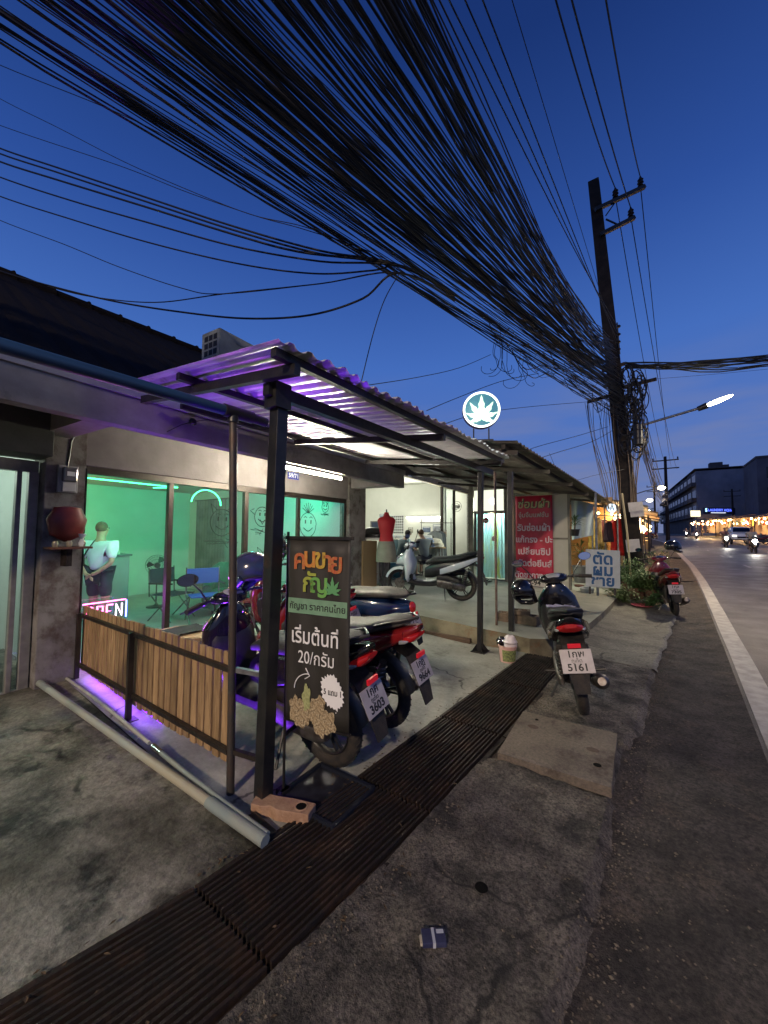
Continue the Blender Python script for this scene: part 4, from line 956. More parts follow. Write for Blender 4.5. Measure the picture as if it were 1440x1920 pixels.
# standing fan
def fan(label, loc, rz, hgt=.95):
    t = thing('standing_fan', label, 'fan', loc, (0, 0, rz))
    MB().lathe([(.17, 0), (.17, .02), (.05, .04), (.02, .06)], n=22).build('base', plast, t, True)
    MB().cyl((0, 0, .04), (0, 0, hgt), .013, 10).build('stand_pole', plast, t, True)
    MB().lathe([(.05, -.10), (.06, -.03), (.055, .02)], Matrix.Translation((.04, 0, hgt)) @ Matrix.Rotation(R(90), 4, 'Y'), 16).build('motor', plast, t, True)
    for k in range(3):
        a = k * 2.094; m = MB()
        m._a([(.10, .03 * math.cos(a), hgt + .03 * math.sin(a)), (.12, .17 * math.cos(a - .3), hgt + .17 * math.sin(a - .3)), (.10, .18 * math.cos(a + .1), hgt + .18 * math.sin(a + .1)), (.085, .15 * math.cos(a + .5), hgt + .15 * math.sin(a + .5))], [(0, 1, 2, 3)]); m.build('blade', plast, t)
    g = MB()
    for rr, x in ((.2, .10), (.16, .135), (.11, .15), (.2, .07)): g.torus((x, 0, hgt), rr, .003, 'x', 28, 4)
    for k in range(24):
        a = k * math.pi / 12; g.tube([(.15, .03 * math.cos(a), hgt + .03 * math.sin(a)), (.135, .16 * math.cos(a), hgt + .16 * math.sin(a)), (.10, .2 * math.cos(a), hgt + .2 * math.sin(a)), (.07, .2 * math.cos(a), hgt + .2 * math.sin(a))], .0018, 4)
    g.build('guard', plast, t); return t
fan('black standing fan near the shop window', onz(292, 1138), R(160), .82)
# camp chair, armchair with cloth, curtains
def camp_chair(label, loc, rz, m):
    t = thing('camp_chair', label, 'chair', loc, (0, 0, rz), 'folding camp chairs in the shop')
    MB().box(-.22, .22, -.24, .24, .42, .435).build('seat', m, t, bevel=.004)
    MB().box(-.24, -.225, -.25, .25, .60, .86).build('backrest', m, t, bevel=.004)
    for y in (-.26, .26):
        MB().tube([(.24, y, .0), (-.20, y, .44)], .011, 8).build('leg', steel, t, True)
        MB().tube([(-.24, y, .0), (.22, y, .44)], .011, 8).build('leg', steel, t, True)
        MB().tube([(-.22, y, .40), (-.245, y, .88)], .011, 8).build('back_frame', steel, t, True)
        MB().tube([(-.24, y, .62), (.24, y, .63)], .014, 8).build('armrest', plast, t, True)
    return t
ccl = mat('chair_blue', (.02, .06, .35), .7)
camp_chair('royal blue folding camp chair behind the second window', onz(372, 1166) + Vector((0, .1, 0)), R(-20), ccl)
camp_chair('dark folding camp chair beside the standing fan', onz(322, 1160), R(20), navy)
grn = mat('green_velvet', (.015, .09, .06), .8, 0, (.01, .06, .04), 8, bump=.2)
t = thing('armchair', 'dark green upholstered armchair by the curtain', 'armchair', onz(412, 1150) + Vector((0, .2, 0)), (0, 0, R(-30)))
MB().loft([(-.3, 0, .25, .38, .17), (.3, 0, .25, .38, .17)], 'x', 16, .4).build('seat', grn, t, True)
MB().loft([(.25, -.32, 0, .09, .30), (.5, -.33, 0, .10, .36), (.8, -.36, 0, .09, .34), (.9, -.38, 0, .04, .2)], 'z', 16, .5).build('backrest', grn, t, True)
for y in (-.40, .40): MB().loft([(-.3, y, .36, .08, .2), (.3, y, .34, .08, .2)], 'x', 14, .5).build('armrest', grn, t, True)
for (x, y) in ((-.25, -.3), (-.25, .3), (.25, -.3), (.25, .3)): MB().cyl((x, y, 0), (x, y, .1), .02, 8).build('leg', plast, t)
def curtain(label, p, q, z0, z1, m, folds=11, amp=.05):
    p, q = Vector(p), Vector(q); d = (q - p); nn = Vector((-d.y, d.x, 0)).normalized(); b = MB(); n = folds * 8
    for j in range(2):
        for i in range(n + 1):
            u = i / n; a = amp * (1 if j == 0 else .6); b.v.append(tuple(p + d * u + nn * (a * math.sin(u * folds * 6.283)) + Vector((0, 0, z0 if j == 0 else z1))))
    b.f = [(i, i + 1, i + n + 2, i + n + 1) for i in range(n)]
    t = thing('curtain', label, 'curtain', tuple(p.to_2d()) + (z0,))
    b.build('curtain_cloth', m, t, True, world=True, angle=180)
    MB().tube([p + Vector((0, 0, z1 + .01)) - d * .05, q + Vector((0, 0, z1 + .01)) + d * .05], .012, 8).build('curtain_rail', alu, t, True, world=True); return t
cg = mat('grey_curtain', (.16, .17, .16), .9, 0, (.11, .12, .11), 3)
y_ = 5.15
c0, c1 = ony(367, 1000, y_), ony(424, 1000, y_)
curtain('long grey curtain hanging inside the shop', (c0.x, y_, 0), (c1.x, y_, 0), .12, 2.28, cg)
# cables hanging on the wall beside the curtain
t = thing('hanging_cables', 'black cables and socket hanging down the shop wall beside the curtain', 'cable', (ony(348, 1000, 5.2).x, 5.2, 1.3))
for i, px in enumerate((345, 349, 353)):
    c = ony(px, 1000, 5.2)
    MB().tube([(c.x + .03 * math.sin(z * 3 + i), 5.2, z) for z in [.3 + .18 * j for j in range(11)]], .006, 5).build('cable', plast, t, True, world=True)
c = ony(347, 1000, 5.2); MB().box(c.x - .05, c.x + .05, 5.17, 5.2, 1.25, 1.36).build('socket', white, t, world=True, bevel=.003)
# doodles drawn on the window panes: plain smiling faces with horns and leaves
def doodle(s, z, r, kind, seed):
    rnd = random.Random(seed); c = Wp(s, -.052, z); m = MB()
    def P(a, b): return c + BA * a * r + Vector((0, 0, b * r))
    def ln(pts, w=.006): m.tube([P(a, b) for a, b in pts], w, 4)
    ln([(math.cos(a * .3142) * (1 + .05 * rnd.random()), math.sin(a * .3142) * 1.05) for a in range(21)])
    ln([(-.55 + .1 * i, -.25 - .28 * math.sin(i * math.pi / 11)) for i in range(12)], .007)
    for e in (-.35, .35): ln([(e, .1), (e + .02, .42)], .013); ln([(e - .18, .6), (e, .72), (e + .2, .6)])
    if kind == 0:
        ln([(-.8, .62), (-1.0, 1.4), (-.42, .95)]); ln([(.8, .62), (1.0, 1.4), (.42, .95)])
    if kind == 1:
        for a in range(7): ln([(0, 1), (.8 * math.cos(.5 + a * .36), 1 + .9 * math.sin(.5 + a * .36))])
    if kind == 2:
        ln([(-1, .2), (-1.6, .6), (-1.1, .8)]); ln([(1, .2), (1.6, .6), (1.1, .8)]); ln([(-.3, -.3), (0, -.8), (.3, -.3)])
    for k in range(4): ln([(rnd.uniform(-1.6, 1.6), rnd.uniform(-2, -1.2)) for _ in range(3)], .004)
    t = thing('window_doodle', None, 'drawing', c); m.build('ink_line', ink, t, world=True); return t
dl = [(1.62, 1.62, .17, 0, 'horned smiling face drawn high on the second window pane'), (2.30, 1.72, .14, 2, 'pointed ear grinning face drawn on the third window pane'), (3.30, 1.62, .20, 1, 'leaf haired smiling face drawn on the fourth window pane'), (2.40, 1.02, .18, 0, 'small horned creature drawn low on the third window pane'), (3.75, 1.95, .09, 0, 'little round face drawn at the top of the fourth window pane'), (2.75, 1.25, .12, 1, 'round face sketch beside the post on the third window pane')]
for i, (s, z, r, k, l) in enumerate(dl): doodle(s, z, r, k, i)['label'] = l
# green light strip along the shop ceiling
gs = emis('green_led', (.05, 1, .32), 7)
t = thing('green_light_strip', 'glowing green light strip along the top of the shop window', 'light strip', Wp(.07, -.16, 2.03))
MB().beam(Wp(.07, -.16, 2.035), Wp(1.06, -.16, 2.035), .012, .012).build('led_tube', gs, t, world=True)
MB().beam(Wp(1.06, -.16, 2.035), Wp(1.06, -.7, 2.06), .01, .01).build('led_tube', gs, t, world=True)
MB().tube([Wp(1.55 + .22 * math.cos(a * .25), -.3, 1.86 + .2 * math.sin(a * .25)) for a in range(13)], .008, 6).build('led_arc', gs, t, world=True)
# neon sign
t = thing('neon_sign', 'glowing pink and blue neon OPEN sign low in the shop window', 'neon sign', Wp(.14, -.01, .72))
pk, bl = emis('neon_pink', (1, .12, .45), 9), emis('neon_blue', (.12, .18, 1), 9)
wk = emis('neon_white', (1, .75, .95), 5)
def glyph(pts, s0, m, nm='letter_tube'):
    MB().tube([Wp(.03 + s0 * .82 + a * .066, .09, .645 + b * .12) for a, b in pts], .0075, 7).build(nm, m, t, True, world=True)
O_ = [(.5 + .45 * math.cos(a * .5236), .5 + .5 * math.sin(a * .5236)) for a in range(13)]
glyph(O_, .05, pk); glyph([(.1, 0), (.1, 1), (.8, .95), (.85, .6), (.1, .5)], .15, pk); glyph([(.9, 0), (.1, 0), (.1, .5), (.7, .5), (.1, .5), (.1, 1), (.9, 1)], .25, pk, 'letter_tube'); glyph([(.1, 0), (.1, 1), (.9, 0), (.9, 1)], .35, wk)
fr = MB().tube([Wp(.42, .085, .79), Wp(.42, .085, .62)], .007, 6); fr.build('frame_tube', bl, t, True, world=True)
MB().tube([Wp(.04, .09, .80), Wp(.41, .09, .80)], .006, 6).build('frame_tube', pk, t, True, world=True)
MB().box(0, .01, -.02, .02, .4, .78).build('backing_post', plast, t, loc=(0, 0, -.72 + .0))
# purple LED strip behind the fence foot
t = thing('purple_light_strip', 'violet light strip glowing on the floor behind the slat fence', 'light strip', (-3.3, 1.42, .09))
MB().beam((-4.35, 1.40, .145), (-3.0, 1.40, .085), .02, .012).build('led_tube', emis('violet_led', (.22, .02, 1), 5), t, world=True)
# low wooden table with cloth
a = slope(338, 1190, .45, 0)
t = thing('low_table', 'low round wooden table behind the slat fence', 'table', (-4.0, 2.05, .1))
MB().lathe([(.30, .30), (.32, .32), (.32, .35), (.30, .36)], n=28).build('table_top', wood2, t, True)
MB().lathe([(.12, 0), (.05, .06), (.05, .3)], n=14).build('leg', plast, t, True)
t = thing('dark_cloth', 'crumpled dark cloth thrown on the low wooden table', 'cloth', (-4.0, 2.07, .465))
m = MB(); n = 14
m.v = [(-.16 + .32 * i / n, -.22 + .4 * j / n, .012 + .02 * abs(nz3(i * .1, j * .13, 4.1, 4))) for j in range(n + 1) for i in range(n + 1)]
m.f = [(j * (n + 1) + i, j * (n + 1) + i + 1, (j + 1) * (n + 1) + i + 1, (j + 1) * (n + 1) + i) for j in range(n) for i in range(n)]
m.build('crumpled_sheet', mat('cloth_dark', (.05, .06, .055), .9), t, True, angle=180)

# ================================================================ WALL FITTINGS
t = thing('electric_meter', 'grey electricity meter on the column beside the shop window', 'meter', Wp(-.12, .062, 1.98))
M = Matrix.Rotation(BROT, 4, 'Z')
MB().box(.0, .03, -.075, .075, -.13, .12, M).build('meter_base', mat('meter_grey', (.35, .35, .34), .5), t, bevel=.005)
MB().box(.03, .085, -.055, .055, -.03, .1, M).build('meter_case', mat('meter_case', (.12, .12, .12), .2, coat=.6), t, bevel=.012)
MB().box(.0855, .088, -.03, .03, .02, .06, M).build('dial_window', white, t)
MB().box(.03, .06, -.05, .05, -.12, -.04, M).build('terminal_cover', mat('meter_light', (.5, .5, .48), .5), t, bevel=.004)
MB().tube([Vector((0, .0, .12)), Vector((.0, .02, .35)), Vector((.0, .1, .6))], .008, 6).build('supply_cable', plast, t, True)
t = thing('wall_shrine', 'dark red wall shrine with a small shelf and cups on the column', 'shrine', Wp(-.12, .065, 1.50))
MB().lathe([(.02, -.16), (.12, -.10), (.15, .04), (.10, .15), (.03, .16)], Matrix.Translation((.06, 0, .06)) @ Matrix.Diagonal((.5, 1, 1, 1)), 22).build('shrine_body', redm, t, True)
MB().box(0, .2, -.15, .15, -.165, -.145, M).build('shelf_board', mat('shrine_wood', (.10, .04, .02), .6), t, bevel=.003)
for y in (-.1, 0, .1): MB().lathe([(.018, -.145), (.024, -.11), (.015, -.09)], Matrix.Translation((.15, y, 0)), 12).build('cup', mat('brass_cup', (.35, .3, .2), .3, .6), t, True)
t2 = thing('vase', 'small white vase standing on the red wall shrine', 'vase', Wp(-.04, .22, 1.357))
MB().lathe([(.02, 0), (.028, .03), (.012, .07), (.03, .11), (.027, .11)], n=16).build('vase_body', white, t2, True)
MB().torus((0, 0, .112), .028, .003, 'z', 16, 5).build('vase_rim', white, t2, True)
MB().box(0, .13, -.02, .02, -.32, -.165, M).build('bracket', rustm, t)

# house number
t = thing('house_number', 'blue house number sign reading 59/71 above the shop window', 'number sign', Wp(2.86, .015, 2.40))
nb_ = mat('sign_blue', (.02, .03, .25), .4)
p = MB().box(-.006, .006, -.12, .12, -.055, .055, M).build('sign_plate', nb_, t)
text('59/71', .10, whiteink, t, face((.009, 0, 0), BA, (0, 0, 1)), 'number', bold=.002)
t = thing('house_number', 'small pale number sign on the beam over the tailor shop', 'number sign', Wp(7.6, -.27, 3.08))
MB().box(-.006, .006, -.10, .10, -.05, .05, M).build('sign_plate', white, t)
text('59/73', .085, mat('ink_blue', (.02, .03, .2), .5), t, face((.009, 0, 0), BA, (0, 0, 1)), 'number', bold=.002)

# fluorescent tube outside the shop
tubem = emis('tube_light', (1, .90, .70), 620)
t = thing('fluorescent_lamp', 'lit fluorescent tube hung along the foot of the front beam', 'tube light', Wp(1.7, 1.13, 2.29))
MB().beam(Wp(1.50, 1.04, 2.313), Wp(2.80, 1.04, 2.313), .04, .035).build('batten', white, t, world=True)
MB().tube([Wp(1.54, 1.04, 2.275), Wp(2.76, 1.04, 2.275)], .014, 12).build('tube', tubem, t, True, world=True)
for s in (1.525, 2.775): MB().beam(Wp(s - .015, 1.04, 2.28), Wp(s + .015, 1.04, 2.28), .045, .05).build('tube_holder', white, t, world=True)
if False: lamp('tube_glow', 'AREA', Wp(3.02, .10, 2.53), 42, (1, .92, .74), 1.6, .05, rot=Vector((-.75, -.0, .72)).to_track_quat('Z', 'X').to_euler(), parent=None)
# small surface items on beam: junction, cable, short rods
t = thing('junction_box', 'small black junction box with a trailing cable on the beam', 'junction box', Wp(.42, 1.115, 2.50))
MB().lathe([(.03, 0), (.034, .02), (.02, .04)], Matrix.Rotation(R(90), 4, 'Y'), 14).build('box_body', plast, t, True)
MB().tube([Vector((0.01, 0, .0)), Vector((.01, -.1, -.05)), Vector((.01, -.22, -.14))], .004, 5).build('cable', plast, t, True)
MB().tube([Vector((0.01, 0, .0)), Vector((.01, .15, .06)), Vector((.01, .5, .07))], .004, 5).build('cable', plast, t, True)

# air conditioner outdoor unit on the roof edge
t = thing('air_conditioner', 'old outdoor air conditioner unit on the roof behind the canopy', 'air conditioner', (-4.05, 2.66, 3.10), (0, 0, BROT))
acm = mat('ac_grey', (.30, .33, .32), .6, .0, (.22, .24, .23), 6, bump=.1)
MB().box(-.16, .16, -.42, .42, .05, .66).build('casing', acm, t, bevel=.015)
MB().torus((.165, .05, .36), .25, .012, 'x', 32, 6).build('fan_ring', acm, t, True)
MB().lathe([(.25, 0), (.24, .001)], Matrix.Translation((.161, .05, .36)) @ Matrix.Rotation(R(90), 4, 'Y'), 28).build('fan_opening', ink, t)
for k in range(7): MB().box(.162, .168, -.20 + .0, .30, .14 + .07 * k, .146 + .07 * k).build('grille_bar', acm, t)
for k in range(6):
    for j in range(3): MB().box(-.10 + .08 * j, -.04 + .08 * j, -.424, -.419, .12 + .085 * k, .18 + .085 * k).build('side_vent', ink, t)
MB().box(-.2, .2, -.45, .45, .0, .045).build('stand', steel, t)
for y in (-.35, .35): MB().box(-.03, .03, y - .03, y + .03, -.2, .0).build('leg', steel, t)

# ================================================================ BANNER STAND
A_, B_ = Vector((-1.76, 1.50, 0)), Vector((-1.345, 1.575, 0))
t = thing('banner_stand', 'black roll up banner with Thai lettering and a cannabis flower picture', 'banner', tuple(((A_ + B_) / 2).to_2d()) + (0.0,))
bx = (B_ - A_).normalized(); bn = Vector((bx.y, -bx.x, 0)); BW = (B_ - A_).length
def bp(u, z, o=0): return A_ + bx * (u * BW) + Vector((0, 0, z)) + bn * o
cloth = mat('banner_black', (.022, .020, .017), .55, 0, (.03, .028, .024), 5, bump=.03)
m = MB(); n = 20
m.v = [tuple(bp(i / n, .43 + 1.03 * j / 12, .004 * math.sin(i * .9 + j * .6))) for j in range(13) for i in range(n + 1)]
m.f = [(j * (n + 1) + i, j * (n + 1) + i + 1, (j + 1) * (n + 1) + i + 1, (j + 1) * (n + 1) + i) for j in range(12) for i in range(n)]
o = m.build('banner_cloth', cloth, t, True, world=True, angle=180); q = o.modifiers.new('th', 'SOLIDIFY'); q.thickness = .002; q.offset = 0
MB().beam(bp(-.04, 1.465), bp(1.04, 1.465), .02, .02).build('top_rail', black, t, world=True)
MB().beam(bp(-.1, 1.492, -.02), bp(1.0, 1.492, -.02), .03, .018).build('upper_bar', black, t, world=True)
MB().beam(bp(-.02, .427), bp(1.02, .427), .016, .012).build('bottom_rail', black, t, world=True)
MB().tube([bp(-.03, .02, -.01), bp(-.03, 1.50, -.01)], .008, 8).build('stand_pole', black, t, True, world=True)
MB().box(-.03, .03, -.03, .03, 0, .03).build('pole_foot', black, t, loc=bp(-.03, 0, -.01) - t.location)
def btext(s, size, m, u, z, **k):
    M = face(bp(u, z, .0085) - t.location, bx, (0, 0, 1)); return text(s, size, m, t, M, **k)
grad = [(.42, .05, .03), (.5, .13, .03), (.45, .22, .04), (.40, .06, .04)]
for i, (ch, u) in enumerate((('ค', .21), ('น', .38), ('ข', .55), ('า', .67), ('ย', .80))):
    btext(ch, .155, mat('banner_warm%d' % (i % 4), grad[i % 4], .6, 0, (grad[i % 4][0], grad[i % 4][1] + .15, .05), 60), u, 1.335 + .014 * math.sin(i * 1.2), bold=.003, ext=.001)
for i, (ch, u) in enumerate((('กั', .36), ('ญ', .53))):
    btext(ch, .145, mat('banner_lime%d' % i, ((.30, .34, .05), (.14, .36, .08))[i], .6), u, 1.205, bold=.003, ext=.001)
def leafshape(M, s, m, parent, name, fingers=7):
    for k in range(fingers):
        a = R(-100 + 200 * k / (fingers - 1)); l = s * (1 - .45 * abs(k - (fingers - 1) / 2) / ((fingers - 1) / 2)); w = l * .125
        pts = []
        for i in range(9):
            v = i / 8; ww = w * math.sin(math.pi * v ** .8) * (1 + (.25 if i % 2 else -.1)); pts.append((v * l, ww))
        poly = pts + [(x, -y) for x, y in reversed(pts[1:-1])]
        poly = [(x * math.sin(a) + y * math.cos(a), x * math.cos(a) - y * math.sin(a)) for x, y in poly]
        MB().prism(poly, .0008).build(name, m, parent).matrix_local = M @ Matrix.Translation((0, 0, .0004 * k))
leafshape(face(bp(.745, 1.165, .0085) - t.location, bx, (0, 0, 1)), .09, mat('leaf_green', (.10, .30, .12), .6), t, 'printed_leaf')
gb = mat('banner_green', (.18, .32, .21), .6, 0, (.14, .27, .17), 20)
m = MB(); m.quad(bp(.03, 1.035, .0085), bp(.97, 1.035, .0085), bp(.97, 1.12, .0085), bp(.03, 1.12, .0085)); m.build('green_band', gb, t, world=True)
btext('กัญชา ราคาคนไทย', .0515, ink, .5, 1.075, bold=.0009)
bpos = bp(.5, 1.075, .0105)
o = [c for c in bpy.data.objects if c.parent is t][-1]; o.location = bpos - t.location
btext('เริ่มต้นที่', .118, whiteink, .47, .905, bold=.0012, sx=.85)
btext('20/กรัม', .098, whiteink, .50, .79, sx=.85)
m = MB(); m.tube([bp(.16 + .26 * (1 - math.cos(a * .157)) * .9, .615 + .09 * math.sin(a * .157), .009) for a in range(11)], .0028, 5)
m.tube([bp(.34, .735, .009), bp(.405, .695, .009), bp(.33, .675, .009)], .0028, 5); m.build('printed_arrow', whiteink, t, world=True)
poly = []
rnd = random.Random(4)
for i in range(44):
    a = i * 2 * math.pi / 44; r_ = (1 if i % 2 else .84) + rnd.uniform(-.06, .08); poly.append((.072 * r_ * math.cos(a), .098 * r_ * math.sin(a)))
MB().prism(poly, .001).build('white_splash', whiteink, t).matrix_local = face(bp(.76, .635, .0085) - t.location, bx, (0, .0, 1)) @ Matrix.Rotation(R(20), 4, 'Z')
o = btext('5 แถม 1', .043, ink, .77, .630, bold=.0006, sx=.82); o.location = bp(.77, .63, .0108) - t.location
for (u, z, r_) in ((.67, .525, .006), (.72, .515, .004), (.70, .50, .008), (.77, .52, .004), (.65, .51, .003), (.82, .53, .003)):
    MB().lathe([(r_, 0), (r_ * .9, .001)], n=10).build('white_dot', whiteink, t).matrix_local = face(bp(u, z, .0085) - t.location, bx, (0, 0, 1))
budm = mat('printed_flower', (.36, .27, .15), .8, 0, (.14, .10, .055), 60, 9, .4, .6, c3=(.5, .42, .27), s3=90, t3=(.5, .6))
budg = mat('printed_flower_green', (.36, .38, .17), .8, 0, (.24, .26, .11), 60, 9, .4, .6)
def blob(u, z, w, h, seed, mm, top=1.0):
    rnd = random.Random(seed); poly = []
    for i in range(40):
        a = i * 2 * math.pi / 40; r_ = 1 + .16 * math.sin(a * 5 + seed) + rnd.uniform(-.08, .08); poly.append((w * r_ * math.cos(a), h * r_ * math.sin(a)))
    MB().prism(poly, .0005).build('printed_flower', mm, t).matrix_local = face(bp(u, z, .0085 + seed * .0004) - t.location, bx, (0, 0, 1))
blob(.17, .495, .036, .075, 1, budm); blob(.34, .50, .05, .07, 2, budm); blob(.52, .50, .048, .08, 3, budm); blob(.70, .47, .05, .062, 4, budm); blob(.36, .575, .026, .07, 5, budg); blob(.58, .56, .032, .04, 6, budm); blob(.27, .45, .045, .045, 7, budm); blob(.60, .43, .04, .045, 8, budm)

# ================================================================ TAILOR SHOP
tw = mat('tailor_wall', (.72, .73, .66), .75, 0, (.66, .67, .6), 2)
ts = thing('tailor_shop', 'open fronted tailor shop with pale walls behind the raised porch', 'building', (-5.1, 8.5, .35))
tp = dict(parent=ts, world=True)
hb(5.0, 12.2, -5.4, -.5, .30, .345).build('shop_floor', mat('tailor_floor', (.34, .34, .3), .4, 0, (.28, .28, .25), 2), **tp)
hb(5.0, 13.0, -5.5, -5.4, .3, 3.2).build('back_wall', tw, **tp)
hb(4.96, 5.05, -5.4, -.3, .3, 3.3).build('side_wall', tw, **tp)
hb(10.8, 10.9, -5.4, -.5, .3, 3.3).build('side_wall', tw, **tp)
hb(12.9, 13.0, -5.4, -.36, .3, 3.3).build('side_wall', tw, **tp)
hb(5.0, 13, -5.4, -.35, 3.25, 3.3).build('ceiling', tw, **tp)
hb(4.97, 13.4, -.42, -.3, 3.02, 3.26).build('front_beam', mat('yellow_beam', (.27, .22, .12), .7, 0, (.18, .14, .08), 4), **tp)
for s, w in ((5.06, .06), (10.15, .07), (11.3, .08), (12.9, .1)):
    hb(s, s + w, -.42, -.34, .3, 3.02).build('door_frame', alu, **tp)
hb(10.22, 11.3, -.385, -.38, .4, 3.0).build('glass_panel', glass(), **tp)
# door bay facing the porch
bay = thing('door_bay', 'projecting wall with a lit glass door and pale panels beside the tailor shop', 'wall', (-2.9, 9.7, .26))
dy = 9.6
def bx_(x0, x1, z0, z1, y0=9.60, y1=9.66): return MB().box(x0, x1, y0, y1, z0, z1)
l0, l1, r0, r1 = ony(887, 950, dy).x, ony(945, 950, dy).x, ony(962, 950, dy).x, ony(1068, 950, dy).x
frm = mat('bay_frame', (.20, .19, .15), .6, 0, (.12, .11, .09), 5)
pw = mat('panel_wall', (.50, .49, .41), .7, 0, (.44, .43, .36), 3)
cb = dict(parent=bay, world=True)
bx_(l0 - .12, l0, .2, 2.95).build('door_jamb', frm, **cb); bx_(l1, r0, .2, 2.9).build('door_jamb', frm, **cb)
bx_(l0, l1, 2.02, 2.07, 9.60, 9.64).build('transom', frm, **cb)
bx_(l0, l1, 2.62, 3.0).build('door_head', pw, **cb)
bx_(l0 + .02, l1 - .02, 2.07, 2.62, 9.63, 9.64).build('transom_light', emis('lit_transom', (.95, 1, .8), 1.1), **cb)
bx_(l0, l1, .22, .32).build('door_sill', frm, **cb)
bx_(l0 + .03, l1 - .03, .32, 2.02, 9.615, 9.62).build('door_glass', glass(), **cb)
cur = mat('blue_curtain', (.22, .48, .56), .8, 0, (.34, .56, .55), 3, stretch=(1, 1, .2), c3=(.36, .48, .16), s3=2.2, t3=(.57, .62))
add_translucency(cur, .6)
m = MB(); n = 40
m.v = [(l0 + .04 + (l1 - l0 - .08) * i / n, 9.72 + .02 * math.sin(i * 1.3), z) for z in (.34, 2.0) for i in range(n + 1)]
m.f = [(i, i + 1, i + n + 2, i + n + 1) for i in range(n)]; m.build('door_curtain', cur, parent=bay, world=True, smooth=True, angle=180)
lamp('door_lamp', 'AREA', ((l0 + l1) / 2, 9.95, 2.3), 120, (.9, 1, .85), .5, .5, rot=aim((0, -.6, -1)))
MB().lathe([(.09, 0), (.09, .04), (.05, .06)], Matrix.Translation(((l0 + l1) / 2 + .12, 9.62, 2.32)) @ Matrix.Rotation(R(90), 4, 'X'), 20).build('round_lamp', emis('lamp_white', (1, 1, .9), 5), **cb)
for (x, z, mm) in ((.42, 1.82, redp), (.68, 1.35, white)):
    MB().lathe([(.075, 0), (.07, .003)], Matrix.Translation((l0 + (l1 - l0) * x, 9.613, z)) @ Matrix.Rotation(R(90), 4, 'X'), 20).build('sticker', mm, **cb)
MB().box(l0 + (l1 - l0) * .42 - .04, l0 + (l1 - l0) * .42 + .04, 9.606, 9.609, 1.80, 1.83).build('sticker_bar', white, **cb)
MB().torus((l0 + (l1 - l0) * .68, 9.608, 1.35), .05, .005, 'y', 20, 5).build('sticker_ring', redp, **cb)
MB().beam((l0 + (l1 - l0) * .68 - .035, 9.606, 1.315), (l0 + (l1 - l0) * .68 + .035, 9.606, 1.385), .006, .006).build('sticker_slash', redp, **cb)
# panel wall with battens
bx_(r0, r1, .2, 1.36, 9.62, 9.68).build('wall_panel', pw, **cb); bx_(r0, r1, 1.39, 2.42, 9.62, 9.68).build('wall_panel', pw, **cb)
bx_(r0, r1, 1.355, 1.395, 9.60, 9.675).build('batten', frm, **cb)
for x in (r0, r1 - .05): bx_(x, x + .05, .2, 2.45, 9.595, 9.675).build('batten', frm, **cb)
# red banner
rx0, rx1 = ony(966, 1000, 9.5).x, ony(1036, 1000, 9.5).x
rz1, rz0 = 2.40, .22
t = thing('tailor_banner', 'tall red hanging banner with white Thai lettering about clothes mending', 'banner', ((rx0 + rx1) / 2, 9.52, rz0))
rb = mat('banner_red', (.52, .014, .06), .5, 0, (.36, .01, .03), 4)
m = MB(); n = 16
m.v = [(rx0 + (rx1 - rx0) * i / n, 9.54 + .008 * math.sin(i * .8 + j), rz0 + .18 + (rz1 - rz0 - .18) * j / 10) for j in range(11) for i in range(n + 1)]
m.f = [(j * (n + 1) + i, j * (n + 1) + i + 1, (j + 1) * (n + 1) + i + 1, (j + 1) * (n + 1) + i) for j in range(10) for i in range(n)]
o = m.build('banner_cloth', rb, parent=t, world=True, smooth=True, angle=180); q = o.modifiers.new('th', 'SOLIDIFY'); q.thickness = .003
MB().box(rx0, rx1, 9.525, 9.54, rz0, rz0 + .185).build('white_band', mat('banner_white', (.6, .58, .5), .6), parent=t, world=True)
xm = (rx0 + rx1) / 2; w_ = rx1 - rx0
def rt(s, size, m, z, dx=0, **k):
    return text(s, size, m, t, face(Vector((xm + dx, 9.518, z)) - t.location, (1, 0, 0), (0, 0, 1)), **k)
gold = mat('banner_gold', (.45, .42, .22), .6)
rt('ซ่อมผ้า', .27, mat('ink_dark', (.03, .05, .03), .5), 2.185, .012, bold=.012, shear=.1).location.y += .004
rt('ซ่อมผ้า', .27, gold, 2.19, 0, bold=.003, shear=.1)
rt('จุ๋มจิ๋มแฟชั่น', .15, mat('banner_grey', (.45, .42, .4), .6), 1.93, 0, bold=.002)
pk_ = mat('banner_pink', (.62, .5, .55), .6)
for i, (s, sz) in enumerate((('รับซ่อมผ้า', .215), ('แก้ทรง - ปะ', .20), ('เปลี่ยนซิป', .215), ('ตัดต่อยีนส์', .205), ('ตัดขากางเกง', .195))):
    rt(s, sz, pk_, 1.62 - .285 * i, 0, bold=.005, sx=.92)
rt('086-94', .16, ink, rz0 + .09, -.08, bold=.004)

def heap(label, cat_, px, py, w, d_, h, m, seed, nm='cloth_heap', z=None):
    p = onp(px, py) if z is None else slope(px, py, z, 0); t = thing(nm, label, cat_, (p.x, p.y, p.z))
    rnd = random.Random(seed); b = MB(); n = 16
    for j in range(9):
        v = j / 8
        for i in range(n):
            a = i * 2 * math.pi / n; r_ = (math.cos(v * 1.5) ** .6) * (1 + .22 * noise.noise(Vector((math.cos(a) * 2, math.sin(a) * 2, v * 3 + seed))))
            b.v.append((w / 2 * r_ * math.cos(a), d_ / 2 * r_ * math.sin(a), h * math.sin(v * 1.57)))
    b.f = [(j * n + i, j * n + (i + 1) % n, (j + 1) * n + (i + 1) % n, (j + 1) * n + i) for j in range(8) for i in range(n)]
    b.build('folded_cloth', m, t, True, angle=180)
    MB().torus((0, 0, h * .45), w * .42, .02, 'z', 18, 5).build('cloth_fold', m, t, True)
    return t
